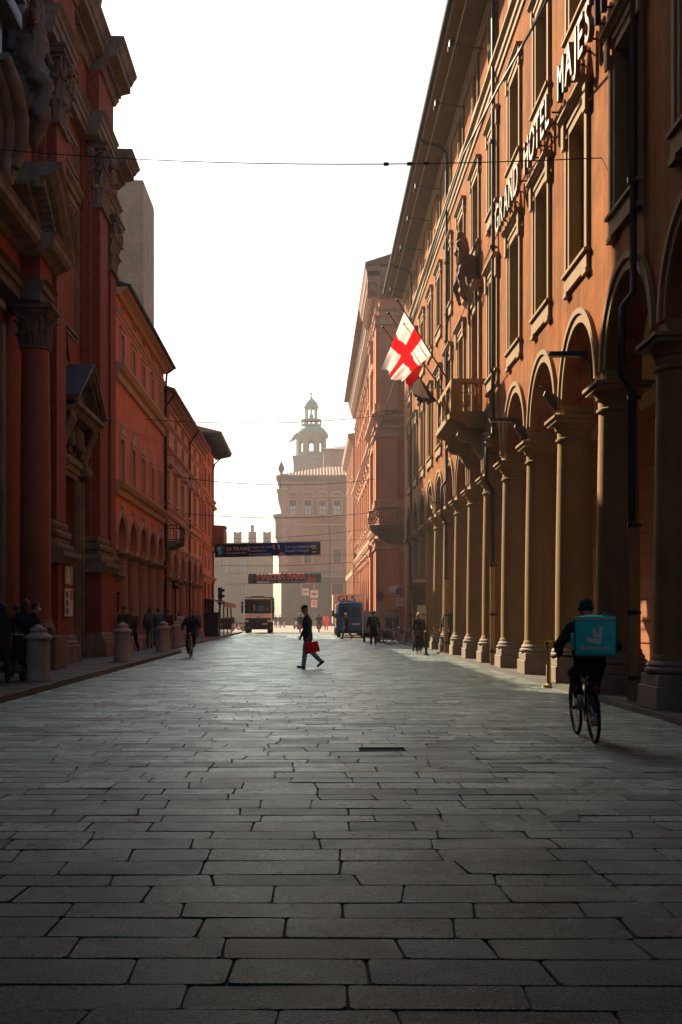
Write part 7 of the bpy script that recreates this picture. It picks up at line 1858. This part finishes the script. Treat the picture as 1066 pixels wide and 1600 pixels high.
# ------------------------------------------------------------------ sculpture group over the balcony door
sc = MB(FR); s = dc
def cpp(a, ra, b, rb): capsule(sc, a, ra, b, rb)
z = 11.95
cpp((s-.15, .25, z+.2), .30, (s+.15, .25, z+.9), .30); cpp((s-.5, .2, z+.1), .22, (s-.45, .25, z+.8), .2); cpp((s+.5, .2, z), .22, (s+.45, .25, z+.9), .2)
cpp((s-.3, .45, z+.75), .17, (s-.35, .5, z+1.15), .13); sc.ball((s-.38, .56, z+1.38), .13, 10, 8); cpp((s-.4, .5, z+1.1), .08, (s-.1, .62, z+1.35), .06); cpp((s-.35, .45, z+.7), .15, (s-.6, .6, z+.25), .10); cpp((s-.6, .6, z+.25), .09, (s-.55, .5, z-.25), .06)
cpp((s+.3, .45, z+.7), .17, (s+.35, .5, z+1.1), .13); sc.ball((s+.36, .56, z+1.34), .13, 10, 8); cpp((s+.4, .5, z+1.05), .08, (s+.1, .6, z+1.45), .06); cpp((s+.35, .45, z+.65), .15, (s+.62, .6, z+.2), .10); cpp((s+.62, .6, z+.2), .09, (s+.6, .45, z-.3), .06)
cpp((s, .4, z+1.3), .2, (s, .5, z+1.75), .15); sc.ball((s, .42, z+.5), (.3, .18, .42), 12, 8); cpp((s+.75, .12, z+.2), .10, (s+.85, .1, z-.9), .05); cpp((s-.75, .12, z+.2), .10, (s-.85, .1, z-.9), .05)
so = fuse(sc, 'facade_sculpture', mat('brown_stone_sculpture', (.15, .075, .04), .8, .25, 4, .3, 20), None, .035, 1, None, lambda co: co+Vector((1, 1, 1))*.035*noise.noise(co*6)); set_parent(so, hotel)
# ------------------------------------------------------------------ fittings on the arcade
def arm_lamp(label, s, z, col_s=0):
    o = thing('arcade_lamp', label, 'lamp', (HX, s, z)); F = FR
    q = MB(F); q.tube([(s, -.05, z-.55), (s-.0, .16, z-.45), (s, .2, z-.1), (s, .32, z)], .022, 6); q.build('bracket', M_IRON, o)
    q = MB(F); q.prism([(.25, z-.02), (.95, z+.02), (.95, z+.07), (.25, z+.08)], 'a', s-.09, s+.09); q.build('lamp_head', M_IRON, o); q = MB(F); q.box(s-.07, s+.07, .35, .93, z-.012, z-.001); q.build('lamp_glass', mat('lamp_glass', (.5, .48, .42), .3), o)
for k, nm in ((21.07, 'second nearest'), (28.11, 'fourth nearest')): arm_lamp('flat black lamp arm on the %s arcade column' % nm, k, 6.25)
def speaker(label, s, z):
    o = thing('banner_bracket', label, 'bracket', (HX, s, z)); q = MB(FR); q.prism([(.02, z-.2), (.10, z-.24), (.34, z+.10), (.30, z+.2), (.02, z+.06)], 'a', s-.04, s+.04); q.build('plate', M_BLACKP, o); q = MB(FR); q.tube([(s, 0, z+.05), (s, .4, z+.3)], .018, 6); q.build('stay', M_IRON, o)
speaker('dark angular bracket on the capital of the third near column', 24.59, 6.1); speaker('dark bracket on the capital of the fourth near column', 28.11, 6.0)
cc = thing('security_cameras', 'cluster of small cameras on the fifth near column', 'camera', (HX, 31.63, 6.2)); q = MB(FR); q.tube([(31.63, 0, 5.9), (31.63, .4, 6.0), (31.63, .42, 6.3)], .02, 6); q.build('arm', M_IRON, cc)
for dz, dsx in ((.0, -.15), (.18, .1), (.3, -.05)): q = MB(FR); q.tube([(31.63+dsx, .38, 6.2+dz), (31.63+dsx-.2, .62, 6.14+dz)], .055, 8); q.build('camera_body', mat('camera_grey', (.25, .24, .22), .5), cc)
ds = thing('round_dish', 'small white round dish on the arcade under the balcony', 'dish', (HX, 45.5, 5.6)); q = MB(FR); q.smooth = True; q.lathe([(.001, -.05), (.2, -.02), (.3, .05)], (0, 0), 20, cap=False); q.v = [(HX-.55-a_*.2-c_, 45.4+b_-.0, 6.05+a_) for (a_, b_, c_) in [(p[1]-0, HX-p[0], p[2]) for p in q.v]]; q.build('dish', mat('dish_white', (.7, .68, .62), .5), ds); q = MB(FR); q.tube([(45.4, 0, 5.9), (45.4, .5, 6.0)], .025, 6); q.build('arm', M_IRON, ds)
# litter bin at arcade foot near the courier
lb_ = thing('ashtray_post', 'brass ashtray post standing by the arcade plinth', 'ashtray', Vector((5.0, 24.2, 0))); sub('post', mat('brass', (.45, .28, .1), .35, metal=.8), lb_, lambda q: q.lathe([(.14, 0), (.14, .05), (.05, .08), (.04, .75), (.06, .8)], (0, 0), 14), True); sub('bowl', mat('brass', (.45, .28, .1), .35, metal=.8), lb_, lambda q: q.lathe([(.06, .8), (.10, .93), (.105, .97)], (0, 0), 14), True)
# ------------------------------------------------------------------ haze
m = bpy.data.materials.new('haze_air'); m.use_nodes = True; nt = m.node_tree
nt.nodes.remove(nt.nodes['Principled BSDF'])
pv = nt.nodes.new('ShaderNodeVolumePrincipled'); pv.inputs['Color'].default_value = (.93, .94, .95, 1); pv.inputs['Density'].default_value = .0007
pv.inputs['Anisotropy'].default_value = .3
nt.links.new(pv.outputs[0], nt.nodes['Material Output'].inputs['Volume'])
q = MB(); q.box(-440, 440, -80, 640, -1.2, 60)
tag(q.build('haze', m), 'thin pale warm haze filling the street and square', 'haze', kind='stuff')
